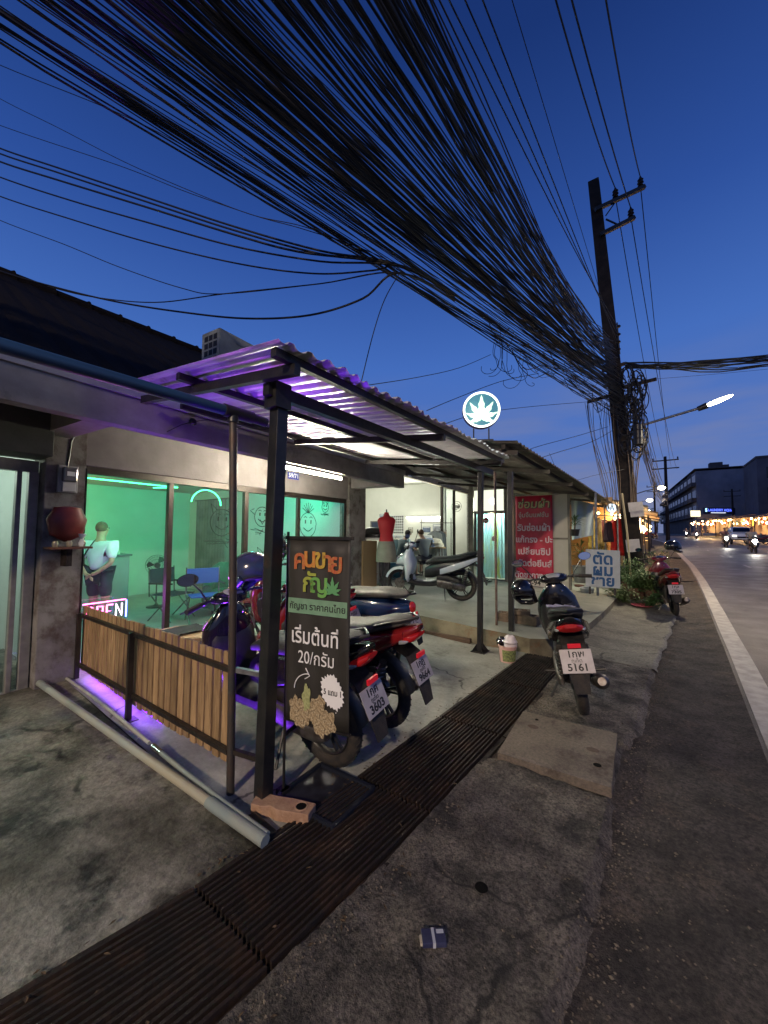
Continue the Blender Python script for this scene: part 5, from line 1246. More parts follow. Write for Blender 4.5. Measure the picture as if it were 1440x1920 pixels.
# tailor contents
def mannequin():
    t = thing('mannequin', 'red dress form with a beige skirt on a black stand', 'mannequin', (onp(724, 1107).x, onp(724, 1107).y, pz(-4.7)), (0, 0, R(-50)))
    red_ = mat('mannequin_red', (.5, .015, .02), .6)
    prof = [(.92, 0, 0, .11, .155), (.98, 0, 0, .10, .145), (1.08, 0, 0, .09, .125), (1.18, 0, 0, .10, .145), (1.30, .01, 0, .115, .17), (1.38, 0, 0, .10, .185), (1.43, 0, 0, .07, .15), (1.455, 0, 0, .05, .07), (1.52, 0, 0, .045, .045), (1.54, 0, 0, .04, .04)]
    MB().loft(prof, 'z', 22, .95).build('torso', red_, t, True, angle=60)
    MB().loft([(.55, 0, 0, .16, .21), (.75, 0, 0, .15, .20), (.90, 0, 0, .125, .17), (.96, 0, 0, .11, .155)], 'z', 22, .95).build('skirt', mat('skirt_beige', (.30, .28, .22), .8, 0, (.24, .22, .17), 6), t, True, angle=60)
    MB().cyl((0, 0, 1.54), (0, 0, 1.60), .012, 8).build('neck_knob', plast, t)
    MB().cyl((0, -.07, .03), (0, -.07, .6), .014, 8).build('stand_pole', plast, t)
    MB().cyl((0, .07, .03), (0, .07, .6), .014, 8).build('stand_pole', plast, t)
    for y in (-.07, .07): MB().beam((-.22, y, .015), (.22, y, .015), .03, .025).build('foot', plast, t)
mannequin()
def inroom(px, py, d): return atd(px, py, d)
# sewing table, machine, seamstress, clothes rack
p = atd(775, 1060, 11.2)
t = thing('sewing_table', 'sewing table covered in work against the back wall of the tailor shop', 'table', (p.x, p.y, .345), (0, 0, R(35)))
MB().box(-.9, .9, -.35, .35, .70, .74).build('table_top', wood2, t, bevel=.004)
for x in (-.8, .8):
    for y in (-.28, .28): MB().box(x - .02, x + .02, y - .02, y + .02, 0, .7).build('leg', steel, t)
for i, dx in enumerate((-.5, .35)):
    q = thing('sewing_machine', ['cream sewing machine at the end nearest the mannequin', 'cream sewing machine nearest the mullion'][i], 'sewing machine', (p.x + dx * math.cos(R(35)), p.y + dx * math.sin(R(35)), 1.087), (0, 0, R(35)), 'sewing machines on the tailor table')
    MB().box(-.2, .2, -.08, .08, 0, .05).build('base', whp, q, bevel=.01); MB().box(.1, .2, -.06, .06, .05, .3).build('machine_arm', whp, q, bevel=.02); MB().box(-.18, .2, -.05, .05, .24, .33).build('machine_head', whp, q, bevel=.02)
    MB().lathe([(.06, 0), (.06, .03)], Matrix.Translation((.21, 0, .26)) @ Matrix.Rotation(R(90), 4, 'Y'), 14).build('hand_wheel', plast, q)
p2 = atd(772, 1045, 10.3)
person('tailor in a grey shirt bent over the sewing table', (p2.x + .35, p2.y + .1, .345), R(150), 1.6, 'sit', mat('grey_shirt', (.25, .28, .3), .8), navy, hairm)
t = thing('stool', 'stool under the person sewing', 'stool', (p2.x + .35, p2.y + .1, .345))
MB().lathe([(.16, .40), (.17, .42), (.15, .44)]).build('seat', plast, t, True)
for a in range(4): MB().cyl((.14 * math.cos(a * 1.57), .14 * math.sin(a * 1.57), 0), (.1 * math.cos(a * 1.57), .1 * math.sin(a * 1.57), .4), .012, 8).build('leg', steel, t)
# interior tube light
bwx = lambda px, py: (lambda s_z: Wp(s_z[0], -5.34, s_z[1]))(None)
def onwall(px, py, tt):
    r = ray(px, py); k = (tt + BO.dot(BN)) / (r.dot(BN)); P = Vector((0, 0, H)) + r * k
    return (P - BO).dot(BA), P.z
def onside(px, py, sv=10.8):
    r = ray(px, py); k = (sv + BO.dot(BA)) / r.dot(BA); P = Vector((0, 0, H)) + r * k
    return (P - BO).dot(BN), P.z
def hside(ta, tb, za, zb, o=.0, th=.008): return hb(10.8 - o - th, 10.8 - o, ta, tb, za, zb)
t0, z0 = onside(765, 971); t1, z1 = onside(829, 971)
t = thing('fluorescent_lamp', 'lit fluorescent tube on the far wall of the tailor shop', 'tube light', Wp(10.7, t0, z0))
MB().tube([Wp(10.70, t0, z0), Wp(10.70, t1, z0)], .022, 10).build('tube', emis('tube_white', (1, 1, .85), 14), t, True, world=True)
MB().beam(Wp(10.76, t0, z0 + .03), Wp(10.76, t1, z0 + .03), .05, .04).build('batten', white, t, world=True)
strip_lamp('tailor_glow', Wp(10.62, t0, z0), Wp(10.62, t1, z0), (-BA.x, -BA.y, -.1), 85, (1, 1, .9))
lamp('back_room_fill', 'POINT', Wp(11.8, -1.6, 2.7), 90, (1, 1, .88), .2)  # added fill to brighten the second room, no fixture drawn
lamp('tailor_ceiling', 'POINT', Wp(8.2, -2.4, 2.95), 170, (1, 1, .88), .25)
t = thing('fluorescent_lamp', 'lit fluorescent batten on the ceiling of the tailor shop', 'tube light', Wp(7.6, -2.6, 3.22))
MB().box(-.6, .6, -.05, .05, -.01, .025).build('batten', emis('tube_white2', (1, 1, .85), 5), t)
# wall calendar charts, pictures
t0, z1 = onside(726, 967); t1, z0 = onside(757, 1001)
t = thing('wall_chart', 'chart of small dark pictures pinned on the tailor shop wall', 'chart', Wp(10.79, t0, z0))
hside(t0, t1, z0, z1, .002).build('chart_sheet', white, t, world=True)
for i in range(8):
    for j in range(7):
        a = t0 + (t1 - t0) * (i + .15) / 8; c = z0 + (z1 - z0) * (j + .2) / 7
        hside(a, a + (t1 - t0) * .085, c, c + (z1 - z0) * .09, .010, .003).build('printed_mark', ink, t, world=True)
t0, z1 = onside(697, 979); t1, z0 = onside(709, 1001)
t = thing('wall_mirror', 'dark panel framed on the left of the tailor shop wall', 'picture', Wp(10.79, t0, z0))
hside(t0, t1, z0, z1, .010).build('dark_panel', mat('mirror_navy', (.02, .03, .07), .3), t, world=True); hside(t0 - .06, t1 + .04, z0 - .05, z1 + .04, .001).build('frame', frm, t, world=True)
for i, (px, py, w_, h_, c, lab) in enumerate(((716, 970, .2, .26, (.3, .34, .4), 'small blue grey poster left of the chart on the tailor wall'), (770, 994, .2, .2, (.5, .48, .4), 'paper pattern pinned under the tube light'), (800, 993, .3, .2, (.16, .2, .3), 'dark blue calendar under the tube light'), (820, 992, .34, .34, (.42, .45, .5), 'grey poster with small print by the clothes rack'), (834, 1000, .14, .24, (.42, .3, .25), 'reddish picture at the right end of the tailor wall'))):
    t_, z_ = onside(px, py); t = thing('wall_poster', lab, 'poster', Wp(10.79, t_, z_ - h_ / 2), group='papers on the tailor shop wall')
    hside(t_ - w_ / 2, t_ + w_ / 2, z_ - h_ / 2, z_ + h_ / 2, .001).build('paper_sheet', mat('poster%d' % i, c, .8, 0, tuple(x * .5 for x in c), 16), t, world=True)
    hside(t_ - w_ / 2 + .03, t_ + w_ / 2 - .03, z_ + h_ * .3, z_ + h_ * .42, .010, .003).build('printed_band', white, t, world=True)
p3 = atd(752, 1045, 9.9)
person('helper in a dark top seated near the mannequin', (p3.x, p3.y, .345), R(60), 1.58, 'sit', mat('helper_top', (.06, .1, .12), .8), navy, blackhair)
t = thing('stool', 'stool under the helper near the mannequin', 'stool', (p3.x, p3.y, .345))
MB().lathe([(.16, .40), (.17, .42), (.15, .44)]).build('seat', redp, t, True)
for a in range(4): MB().cyl((.14 * math.cos(a * 1.57), .14 * math.sin(a * 1.57), 0), (.1 * math.cos(a * 1.57), .1 * math.sin(a * 1.57), .4), .012, 8).build('leg', steel, t)
for i, (px, py, w_, c) in enumerate(((760, 1028, .35, (.35, .5, .55)), (790, 1022, .5, (.55, .5, .4)), (806, 1024, .4, (.2, .25, .4)), (815, 1030, .5, (.5, .46, .38)))):
    p = atd(px, py, 10.9); t = heap(['pale blue cloth', 'cream cloth', 'navy cloth', 'beige cloth'][i] + ' bundled on the sewing table', 'cloth', px, 1060, w_, .35, .25, mat('bundle%d' % i, c, .85, 0, tuple(x * .6 for x in c), 9), 20 + i, 'cloth_bundle'); t.location = (p.x, p.y, 1.09)
# wall fan and socket on glass panel side
s0, z0 = onwall(858, 950, -1.5)
p = atd(858, 950, 14.6)
t = thing('wall_fan', 'wall mounted fan on the side wall of the tailor shop', 'fan', (p.x, p.y, p.z))
MB().torus((0, -.1, 0), .2, .012, 'y', 24, 6).torus((0, -.14, 0), .12, .008, 'y', 24, 6).build('guard', mat('fan_grey', (.2, .2, .17), .5), t, True)
MB().cyl((0, -.12, 0), (0, .1, 0), .06, 14).build('motor', mat('fan_dark', (.1, .1, .09), .5), t, True)
for k in range(3): MB()._a([(0, -.1, 0), (.17 * math.cos(k * 2.09), -.1, .17 * math.sin(k * 2.09)), (.15 * math.cos(k * 2.09 + .7), -.12, .15 * math.sin(k * 2.09 + .7))], [(0, 1, 2)]).build('blade', MATS['fan_grey'], t)
# clothes: hanging items and heaps
def hanging(label, px, py, d, w, h, m, rz=R(35), grp=None, nm='hanging_garment', z=None):
    p = atd(px, py, d); t = thing(nm, label, 'garment', (p.x, p.y, p.z), (0, 0, rz), grp)
    n = 12; mm = MB(); sh = [(-.5, 0), (-.42, .9), (-.12, 1.0), (.12, 1.0), (.42, .9), (.5, 0)]
    rows = 8
    for j in range(rows + 1):
        v = j / rows; hw = w / 2 * (1.08 - .28 * v if v < .88 else .84 - (v - .88) * 5)
        for i in range(n + 1): mm.v.append((-hw + 2 * hw * i / n, .035 * math.sin(i * 1.7 + j * .2) * (1.2 - v), -h + h * v))
    mm.f = [(j * (n + 1) + i, j * (n + 1) + i + 1, (j + 1) * (n + 1) + i + 1, (j + 1) * (n + 1) + i) for j in range(rows) for i in range(n)]
    o = mm.build('cloth', m, t, True, angle=180); q = o.modifiers.new('th', 'SOLIDIFY'); q.thickness = .02
    MB().tube([(-w * .2, 0, -.02), (0, 0, .02), (w * .2, 0, -.02)], .008, 6).tube([(0, 0, .02), (0, 0, .07), (.03, 0, .1)], .005, 5).build('hanger', steel, t)
    return t
for i, (px, w, c) in enumerate(((815, .55, (.25, .27, .28)), (826, .4, (.15, .17, .2)))):
    hanging(['grey trousers hanging on the tailor rack', 'dark trousers hanging behind the grey ones'][i], px, 996, 11.6 + i * .4, w, .85, mat('garment_g%d' % i, c, .85))
hanging('pale blue plastic covered garment beside the mannequin', 742, 1012, 10.3, .45, .8, mat('pale_blue', (.3, .5, .55), .4))
t = thing('clothes_rack', 'thin steel clothes rack in the tailor shop', 'rack', tuple(atd(818, 1050, 11.5).to_2d()) + (.345,), (0, 0, R(35)))
for x in (-.45, .45): MB().cyl((x, 0, 0), (x, 0, 1.6), .012, 8).build('rack_post', steel, t)
MB().cyl((-.5, 0, 1.45), (.5, 0, 1.45), .012, 8).build('rack_bar', steel, t)
heap('white plastic bag of clothes beside the mannequin stand', 'bag', 697, 1092, .45, .4, .55, mat('bag_white', (.6, .58, .52), .5, 0, (.5, .2, .12), 9, 5, .55, .7), 1, 'clothes_bag')
heap('dark striped bag at the foot of the mannequin', 'bag', 710, 1085, .35, .3, .35, mat('bag_dark', (.1, .1, .12), .6, 0, (.5, .5, .5), 30), 2, 'clothes_bag')
heap('brown pile of folded clothes on the blue basket', 'clothes pile', 742, 1060, .9, .7, .35, mat('heap_brown', (.2, .16, .1), .9, 0, (.1, .09, .08), 9), 3, 'clothes_pile')
heap('grey pile of fabric behind the white scooter', 'clothes pile', 775, 1068, 1.2, .8, .6, mat('heap_grey', (.3, .3, .26), .9, 0, (.2, .2, .18), 6), 4, 'clothes_pile')
p = onp(748, 1086)
t = thing('laundry_basket', 'teal blue plastic basket full of clothes', 'basket', (p.x, p.y, p.z))
MB().lathe([(.25, 0), (.33, .34), (.35, .36), (.33, .36), (.24, .02)], Matrix.Diagonal((1.15, .85, 1, 1)), 26).build('basket_body', mat('basket_teal', (.01, .10, .16), .5), t, True)
for k in range(16): MB().cyl((.27 * 1.15 * math.cos(k * .3927), .27 * .85 * math.sin(k * .3927), .03), (.345 * 1.15 * math.cos(k * .3927), .345 * .85 * math.sin(k * .3927), .33), .008, 5).build('basket_rib', MATS['basket_teal'], t)
p = onp(688, 1100)
t = thing('cardboard_box', 'tall brown cardboard carton at the left of the tailor shop', 'box', (p.x - .1, p.y, p.z), (0, 0, R(-8)))
MB().box(-.2, .2, -.2, .2, 0, .95).build('carton', mat('cardboard2', (.24, .17, .09), .8), t, bevel=.005)
MB().box(-.03, .03, -.202, .202, .3, .952).build('tape', MATS['tape'], t)
p = atd(700, 1008, 8.2)
t = thing('work_shelf', 'shelf board loaded with dark bags left of the mannequin', 'shelf', tuple(p))
MB().box(-.4, .35, -.2, .2, -.04, 0).build('shelf_board', white, t)
for x in (-.35, .3): MB().box(x - .015, x + .015, -.18, .18, -1.1, -.04).build('leg', steel, t)
t = heap('dark bundle on the shelf board left of the mannequin', 'bundle', 700, 1010, .6, .35, .22, plast, 6, 'dark_bundle'); t.location = p
# bricks pile on porch, bucket, shoes
p = onp(972, 1168)
br = mat('concrete_block', (.16, .12, .085), .9, 0, (.09, .07, .055), 12, bump=.5, bscale=30)
for i, (dx, dy_, dz, rz, wd) in enumerate(((-.15, .0, 0, 8, 'left'), (.14, .02, 0, -6, 'right'), (.02, .01, .13, 14, 'top'))):
    l = ['hollow block on the porch behind the thin rusty post', 'hollow block on the porch away from the thin rusty post', 'broken slab piece lying on top of the two hollow blocks'][i]
    t = thing('concrete_block', l, 'concrete block', (p.x + dx, p.y + dy_, p.z + dz), (0, 0, R(rz)), 'hollow blocks piled on the porch')
    hh = .13 if i < 2 else .06
    for (x0, x1, y0, y1) in ((-.14, .14, -.09, -.065), (-.14, .14, .065, .09), (-.14, -.10, -.065, .065), (-.02, .02, -.065, .065), (.10, .14, -.065, .065)):
        MB().box(x0, x1, y0, y1, 0, hh).build('block_wall', br, t, bevel=.004)
p = onz(952, 1240)
t = thing('paint_bucket', 'pinkish white plastic bucket with a printed label beside the post', 'bucket', (p.x, p.y, .0))
bk_ = mat('bucket_plastic', (.62, .38, .33), .5, 0, (.55, .33, .3), 6)
MB().lathe([(.085, 0), (.10, .17), (.107, .175), (.107, .19), (.098, .19), (.085, .02)], n=26).build('bucket_body', bk_, t, True)
m = MB(); rs = [[Vector(((.0885 + .015 * v / .15 + o) * math.cos(a), (.0885 + .015 * v / .15 + o) * math.sin(a), .02 + v)) for v, o in ((0, .0), (.13, .0))] for a in [R(-110 + 12 * i) for i in range(10)]]
for q0, q1 in zip(rs, rs[1:]): m.quad(q0[0], q1[0], q1[1], q0[1])
m.build('printed_label', mat('label_green', (.28, .33, .12), .6, 0, (.1, .12, .05), 50), t)
t2 = heap('white plastic bag stuffed in the top of the bucket', 'bag', 952, 1240, .15, .13, .14, mat('bag_clear', (.6, .55, .58), .35), 8, 'plastic_bag'); t2.location = (p.x + .03, p.y, .17)
t2 = heap('black rubbish lying in the top of the bucket', 'rubbish', 952, 1240, .13, .1, .09, gloss, 9, 'rubbish'); t2.location = (p.x - .07, p.y + .02, .18)
for i, px in enumerate((905, 915)):
    p = onp(px, 1090 + i); t = thing('sandal', ['sandal nearest the lit door', 'sandal further from the lit door'][i], 'sandal', (p.x, p.y, p.z), (0, 0, R(80)), 'sandals by the lit door')
    MB().box(-.12, .12, -.045, .045, 0, .02).build('sole', plast, t, bevel=.01); MB().tube([(0, -.045, .02), (.03, 0, .055), (0, .045, .02)], .01, 6).build('sandal_strap', plast, t, True)

# hand painted sign
p = atd(1130, 1066, 6.75)
t = thing('barber_sign', 'white board with blue hand painted Thai letters on the pavement', 'sign', tuple(p), (R(-3), R(2), R(22)))
MB().box(-.275, .275, -.008, .008, -.33, .33).build('sign_board', mat('board_white', (.45, .48, .47), .6, 0, (.36, .38, .36), 4), t, bevel=.003)
sb = mat('paint_blue', (.012, .075, .19), .6)
for s, z, sz in (('ตัด', .16, .27), ('ผม', -.04, .27), ('ชาย', -.225, .25)):
    text(s, sz, sb, t, face((0, -.010, z), (1, 0, 0), (0, 0, 1)), bold=.008, sx=1.0)
for x in (-.2, .2): MB().box(x - .015, x + .015, .012, .035, -.46, .1).build('leg', timb, t)

# round illuminated leaf sign
c = atd(902, 770, 4.55)
cdir = Vector((0, 0, 0)); 
t = thing('leaf_sign', 'round illuminated sign with a white cannabis leaf on the canopy', 'sign', tuple(c), (0, 0, R(28)))
Mx = Matrix.Rotation(R(90), 4, 'X')
rs_ = .222
MB().lathe([(rs_, -.04), (rs_ + .004, -.03), (rs_ + .004, .03), (rs_, .04)], Mx, 40).build('sign_drum', mat('sign_rim', (.2, .12, .3), .4), t, True)
MB().lathe([(rs_ - .008, .0), (rs_ - .009, .002)], Matrix.Translation((0, -.042, 0)) @ Mx, 40).build('sign_face', mat('sign_face_em', (.02, .1, .12), .5, 0, emit=(.02, .12, .20), es=1.0), t)
MB().torus((0, -.045, 0), rs_ - .014, .012, 'y', 48, 8).build('light_ring', emis('ring_white', (.9, 1, .88), 3.2), t, True)
leafshape(face((0, -.047, -.12), (1, 0, 0), (0, 0, 1)), .30, emis('leaf_white', (.65, 1, .70), 1.7), t, 'leaf_finger', 7)
leafshape(face((0, -.05, -.10), (1, 0, 0), (0, 0, 1)), .19, emis('leaf_core', (1, 1, .95), 5), t, 'leaf_core', 7)
for x in (-.09, .09): MB().cyl((x, 0, -.22), (x, 0, -.36), .008, 8).build('sign_leg', black, t)
MB().box(-.14, .14, -.03, .03, -.385, -.36).build('sign_base', black, t)
lamp('leaf_sign_glow', 'POINT', Vector(c) + Vector((.05, -.25, 0)), 3, (.85, 1, .85), .1)
# ================================================================ UTILITY POLE AND CABLES
G0 = .0105
def fg(y): return G0 * max(0, y - 8)
def onroad(px, py):
    r = ray(px, py); return Vector((0, 0, H)) + r * ((H + 8 * G0) / (G0 * r.y - r.z))
pb_, ptop = onz(1196, 1108), atd(1113, 341, 9.45)
pole = thing('utility_pole', 'tall leaning concrete utility pole swamped by black cables', 'utility pole', tuple(pb_))
pc = mat('pole_concrete', (.045, .037, .032), .9, 0, (.025, .021, .02), 6, bump=.3, c3=(.03, .028, .026), s3=3, t3=(.5, .65))
def on_pole(k): return pb_.lerp(ptop, k)
ax = (ptop - pb_).normalized()
rs = []
for k, w in ((0, .21), (.35, .185), (.7, .15), (1, .125)):
    c = on_pole(k); e = Vector((1, 0, 0)); f_ = Vector((0, 1, 0))
    rs.append([c + e * w * a + f_ * w * .8 * b for a, b in ((1, 1), (-1, 1), (-1, -1), (1, -1))])
MB().rings(rs).build('pole_shaft', pc, pole, world=True, bevel=.015)
def kz(py): return (1108 - py) / (1108 - 341)
def near_pole(px, py, dd=0): return atd(px, py, 9.35 + dd)
def insul(p, nm='insulator', s=1.0):
    m = MB().lathe([(.02 * s, -.02), (.07 * s, .0), (.045 * s, .05), (.075 * s, .08), (.05 * s, .13), (.07 * s, .16), (.04 * s, .2), (.02 * s, .25)], Matrix.Translation(p), 12)
    return m.build(nm, mat('brown_porcelain', (.03, .018, .014), .3), pole, True, world=True)
arms = [((1128, 388), (1209, 350)), ((1134, 436), (1190, 408))]
for (a, b) in arms:
    p, q = near_pole(*a), near_pole(b[0], b[1], -.15)
    MB().beam(p - (q - p) * .15, q, .09, .09).build('cross_arm', steel if False else black, pole, world=True)
MB().beam(near_pole(1136, 404), near_pole(1153, 380), .03, .03).build('brace', black, pole, world=True)
MB().beam(near_pole(1136, 411), near_pole(1160, 422), .03, .03).build('brace', black, pole, world=True)
ins = [(1154, 370, -.05), (1201, 349, -.12), (1183, 407, -.1)]
IP = [near_pole(x, y, d) for x, y, d in ins]
for p in IP: insul(p)
for y in (612, 627, 641, 655):
    p = near_pole(1160, y, -.1); MB().lathe([(.03, -.03), (.05, 0), (.03, .03)], Matrix.Translation(p), 10).build('spool_insulator', MATS['brown_porcelain'], pole, True, world=True)
MB().beam(near_pole(1157, 605, -.1), near_pole(1162, 664, -.1), .03, .03).build('rack_bar', black, pole, world=True)
for (x, y, w) in ((1185, 723, .5), (1126, 748, .28), (1150, 690, .25)):
    p = near_pole(x, y, -.1); MB().beam(p - Vector((w, 0, .02)), p + Vector((w, 0, .05)), .07, .07).build('cable_bracket', rustm, pole, world=True)
for (x, y, w, h) in ((1192, 950, .16, .11), (1194, 958, .15, .14), (1187, 1023, .15, .15)):
    p = near_pole(x, y, -.22); MB().box(-w, w, -.006, .006, -h, h).build('pasted_notice', mat('paper', (.5, .48, .45), .8, 0, (.4, .38, .36), 8), pole, loc=p - pb_, rot=(R(-2), R(-5), R(25)))
# grey thin conduit on the pole
MB().tube([near_pole(1166, 925, -.15), near_pole(1176, 1000, -.2), near_pole(1184, 1095, -.2)], .022, 8).build('conduit', mat('pvc_yellowish', (.45, .38, .22), .5), pole, True, world=True)
# street lamp arm
p, q, r_ = near_pole(1205, 797, -.1), near_pole(1316, 764, -.6), near_pole(1366, 744, -.9)
sl_ = thing('street_lamp', 'lit street lamp on a long arm fixed to the utility pole', 'street lamp', tuple(p))
MB().tube([p, p.lerp(q, .5) + Vector((0, 0, .0)), q], .03, 10).build('lamp_arm', galv, sl_, True, world=True)
dv_ = (r_ - q).normalized()
MB().tube([q - dv_ * .08, q + dv_ * .1], [.06, .075], 12).build('lamp_neck', plast, sl_, True, world=True)
rs = []
for k, w in ((0, .05), (.15, .09), (.5, .10), (.85, .07), (1, .02)):
    c = q + dv_ * .08 + (r_ - q) * k; s_ = dv_.cross(Vector((0, 0, 1))).normalized(); u_ = s_.cross(dv_)
    rs.append([c + s_ * w * math.cos(a * .785) + u_ * (w * .45 * math.sin(a * .785)) for a in range(8)])
MB().rings(rs).build('lamp_lens', emis('street_lens', (1, .9, .62), 30), sl_, True, world=True)
lamp('street_lamp_light', 'SPOT', q.lerp(r_, .5) + Vector((0, 0, -.08)), 1150, (1, .84, .6), .15, rot=(0, 0, 0), spot=160, blend=.8)

# ---- cables
cabm = mat('cable_black', (.008, .008, .009), .55)
cabm2 = mat('cable_grey', (.03, .027, .024), .6)
def span(A, B, ext, n=22):                       # hangs from A, passes B, goes on to the next pole behind
    k = (A.z - B.z) / (ext - 1); out = []
    for i in range(n + 1):
        u = ext * (i / n) ** 1.0; p = A.lerp(B, u) if False else Vector((A.x + (B.x - A.x) * u, A.y + (B.y - A.y) * u, 0))
        p.z = A.z - ext * k * u + k * u * u; out.append(p)
    return out
def wob(pts, a, seed, f=1.0):
    return [p + Vector((a * noise.noise(Vector((i * .35 * f, seed, 0))), a * noise.noise(Vector((i * .35 * f, seed, 5))), a * noise.noise(Vector((i * .35 * f, seed, 9))))) * min(1, (len(pts) - 1 - i) * .5) * min(1, i * .5) for i, p in enumerate(pts)]
def cable(pts, r, label, group, m=cabm, n=5, name='overhead_cable'):
    p0 = pts[0]; o = MB().tube([p - p0 for p in pts], r, n, False).build(name, m, None, True, loc=p0, angle=180)
    tag(o, label, 'cable', group); return o
rnd = random.Random(11)
def fpx(f):
    if f < .10: return 0, 62 * (1 - f / .10)
    return (f - .10) / .90 * 810, 0
cl = [(.02, .03, 9), (.07, .012, 7), (.17, .02, 8), (.24, .015, 8), (.31, .025, 15), (.40, .022, 17), (.50, .03, 20), (.58, .025, 9), (.67, .03, 14), (.76, .03, 16), (.86, .04, 18), (.93, .02, 12), (.985, .01, 8)]
ci = 0
for (f0, sd, num) in cl:
    for j in range(num):
        f = min(1, max(0, rnd.gauss(f0, sd))); px, py = fpx(f)
        zB = rnd.uniform(4.0, 4.7)
        r0 = ray(px, py); B = Vector((0, 0, H)) + r0 * ((zB - H) / r0.z)
        ay = 775 - 125 * f + rnd.gauss(0, 12); axp = 1140 + (ay - 640) * .17 + rnd.uniform(-4, 14)
        A = near_pole(axp, ay, rnd.uniform(-.25, .1))
        thick = rnd.choice((.004, .005, .0065, .0085)) if f0 not in (.40, .5) else rnd.choice((.006, .008, .010, .013))
        cable(wob(span(A, B, rnd.uniform(2.2, 2.7)), .10, ci * 3.7), thick, 'black cable in the thick tangled bundle fanning out from the utility pole', 'cables in the big overhead bundle', cabm if rnd.random() < .8 else cabm2)
        ci += 1
# four service lines at the outer side of the bundle
for i, (x0, ya) in enumerate(((842, 612), (872, 627), (905, 641), (1005, 655))):
    r0 = ray(x0 if i < 3 else 960, 0); zB = 6.0; B = Vector((0, 0, H)) + r0 * ((zB - H) / r0.z)
    cable(span(near_pole(1158, ya, -.1), B, 2.4), .007 if i < 3 else .004, ['innermost', 'second', 'third', 'thin outermost'][i] + ' of the four straight lines running to the spool insulators', 'lines on the spool insulators')
# high voltage lines
farp = Vector((1.2, 52, 9.2))
for i, (x0, p) in enumerate(zip((1042, 1136, 1072), IP)):
    r0 = ray(x0, 0); B = Vector((0, 0, H)) + r0 * ((8.9 - H) / r0.z)
    cable(span(p + Vector((0, 0, .25)), B, 3.0), .013, ['power line nearest the pole top', 'power line on the outer end of the upper cross arm', 'power line on the lower cross arm'][i], 'high voltage lines')
    q = farp + Vector((.5 * i, 0, -.3 * i)); pts = [p.lerp(q, j / 14) + Vector((0, 0, -4 * 1.1 * (j / 14) * (1 - j / 14))) for j in range(15)]
    cable(pts, .012, ['far span of the power line nearest the pole', 'far span of the outermost power line', 'far span of the power line on the lower arm'][i], 'high voltage lines')
# branch bundle crossing the road
for j in range(20):
    A = near_pole(1172, 684 + rnd.uniform(-8, 9), rnd.uniform(-.3, .3)); B = atd(1440, 677 + rnd.uniform(-13, 13), 8.6 + rnd.uniform(-.3, .3))
    cable(wob(span(A, B, 1.9, 14), .07, 300 + j * 2.2), rnd.choice((.008, .011, .015)), 'black cable in the bundle crossing the road from the pole', 'cables crossing the road')
cable(span(near_pole(1205, 712), atd(1440, 692, 8.6), 1.8, 12), .004, 'single thin wire just under the bundle crossing the road', 'cables crossing the road')
# onward cables to the next pole
for j in range(26):
    A = near_pole(1178 + rnd.uniform(-8, 24), 715 + rnd.uniform(-25, 70), .1); B = Vector((1.1 + rnd.uniform(-.4, .4), 50, 5.6 + rnd.uniform(-.5, .5)))
    sg = rnd.uniform(.5, 2.0)
    pts = [A.lerp(B, i / 14) + Vector((0, 0, -4 * sg * (i / 14) * (1 - i / 14))) for i in range(15)]
    cable(wob(pts, .1, 500 + j), rnd.choice((.006, .009)), 'black cable running on from the pole down the street', 'cables running down the street')
# catmull curves for the slack cables to the left
def crom(P, n=7):
    out = []
    for i in range(len(P) - 1):
        p0, p1, p2, p3 = P[max(i - 1, 0)], P[i], P[i + 1], P[min(i + 2, len(P) - 1)]
        for j in range(n):
            t_ = j / n; out.append(.5 * ((2 * p1) + (p2 - p0) * t_ + (2 * p0 - 5 * p1 + 4 * p2 - p3) * t_ * t_ + (3 * p1 - p0 - 3 * p2 + p3) * t_ ** 3))
    return out + [P[-1]]
left = [[(0, 122), (222, 212), (390, 300), (500, 382)], [(0, 185), (110, 240), (230, 302), (350, 355), (470, 402), (570, 425), (660, 462)], [(0, 235), (222, 310), (350, 360), (480, 405), (570, 430), (700, 475)],
        [(0, 278), (110, 315), (280, 372), (440, 425), (600, 470), (745, 496)], [(0, 288), (110, 324), (280, 380), (440, 432), (600, 476), (745, 497)], [(0, 303), (110, 338), (280, 390), (440, 440), (560, 472), (745, 498)],
        [(0, 332), (130, 375), (280, 418), (440, 462), (600, 490), (750, 500)], [(0, 368), (130, 410), (280, 455), (450, 495), (590, 513), (700, 507), (760, 500)],
        [(0, 413), (120, 458), (222, 500), (340, 540), (415, 551), (600, 532), (755, 512)], [(0, 508), (110, 540), (220, 566), (340, 585), (460, 597), (580, 591), (680, 560), (750, 512)], [(90, 537), (170, 556), (290, 567), (420, 551), (600, 532), (750, 512)]]
ll = ['topmost', 'second', 'third', 'fourth', 'fifth', 'sixth', 'seventh', 'eighth', 'ninth', 'lowest', 'short joining']
for i, pl_ in enumerate(left):
    n = len(pl_); P = [atd(x, y, 4.6 + (3.3 - 4.6) * (x / 750)) for x, y in pl_]
    if pl_[0][0] == 0: P = [P[0] + (P[0] - P[1]) * 2.5 + Vector((0, 0, .3)), P[0] + (P[0] - P[1]) * .9 + Vector((0, 0, .08))] + P
    P.append(P[-1] + (near_pole(1120, 700) - P[-1]) * .12)
    cable(crom(P), (.005, .004, .004, .010, .010, .011, .009, .008, .005, .010, .006)[i], ll[i] + ' of the slack cables sagging over the dark roof', 'slack cables over the roof')
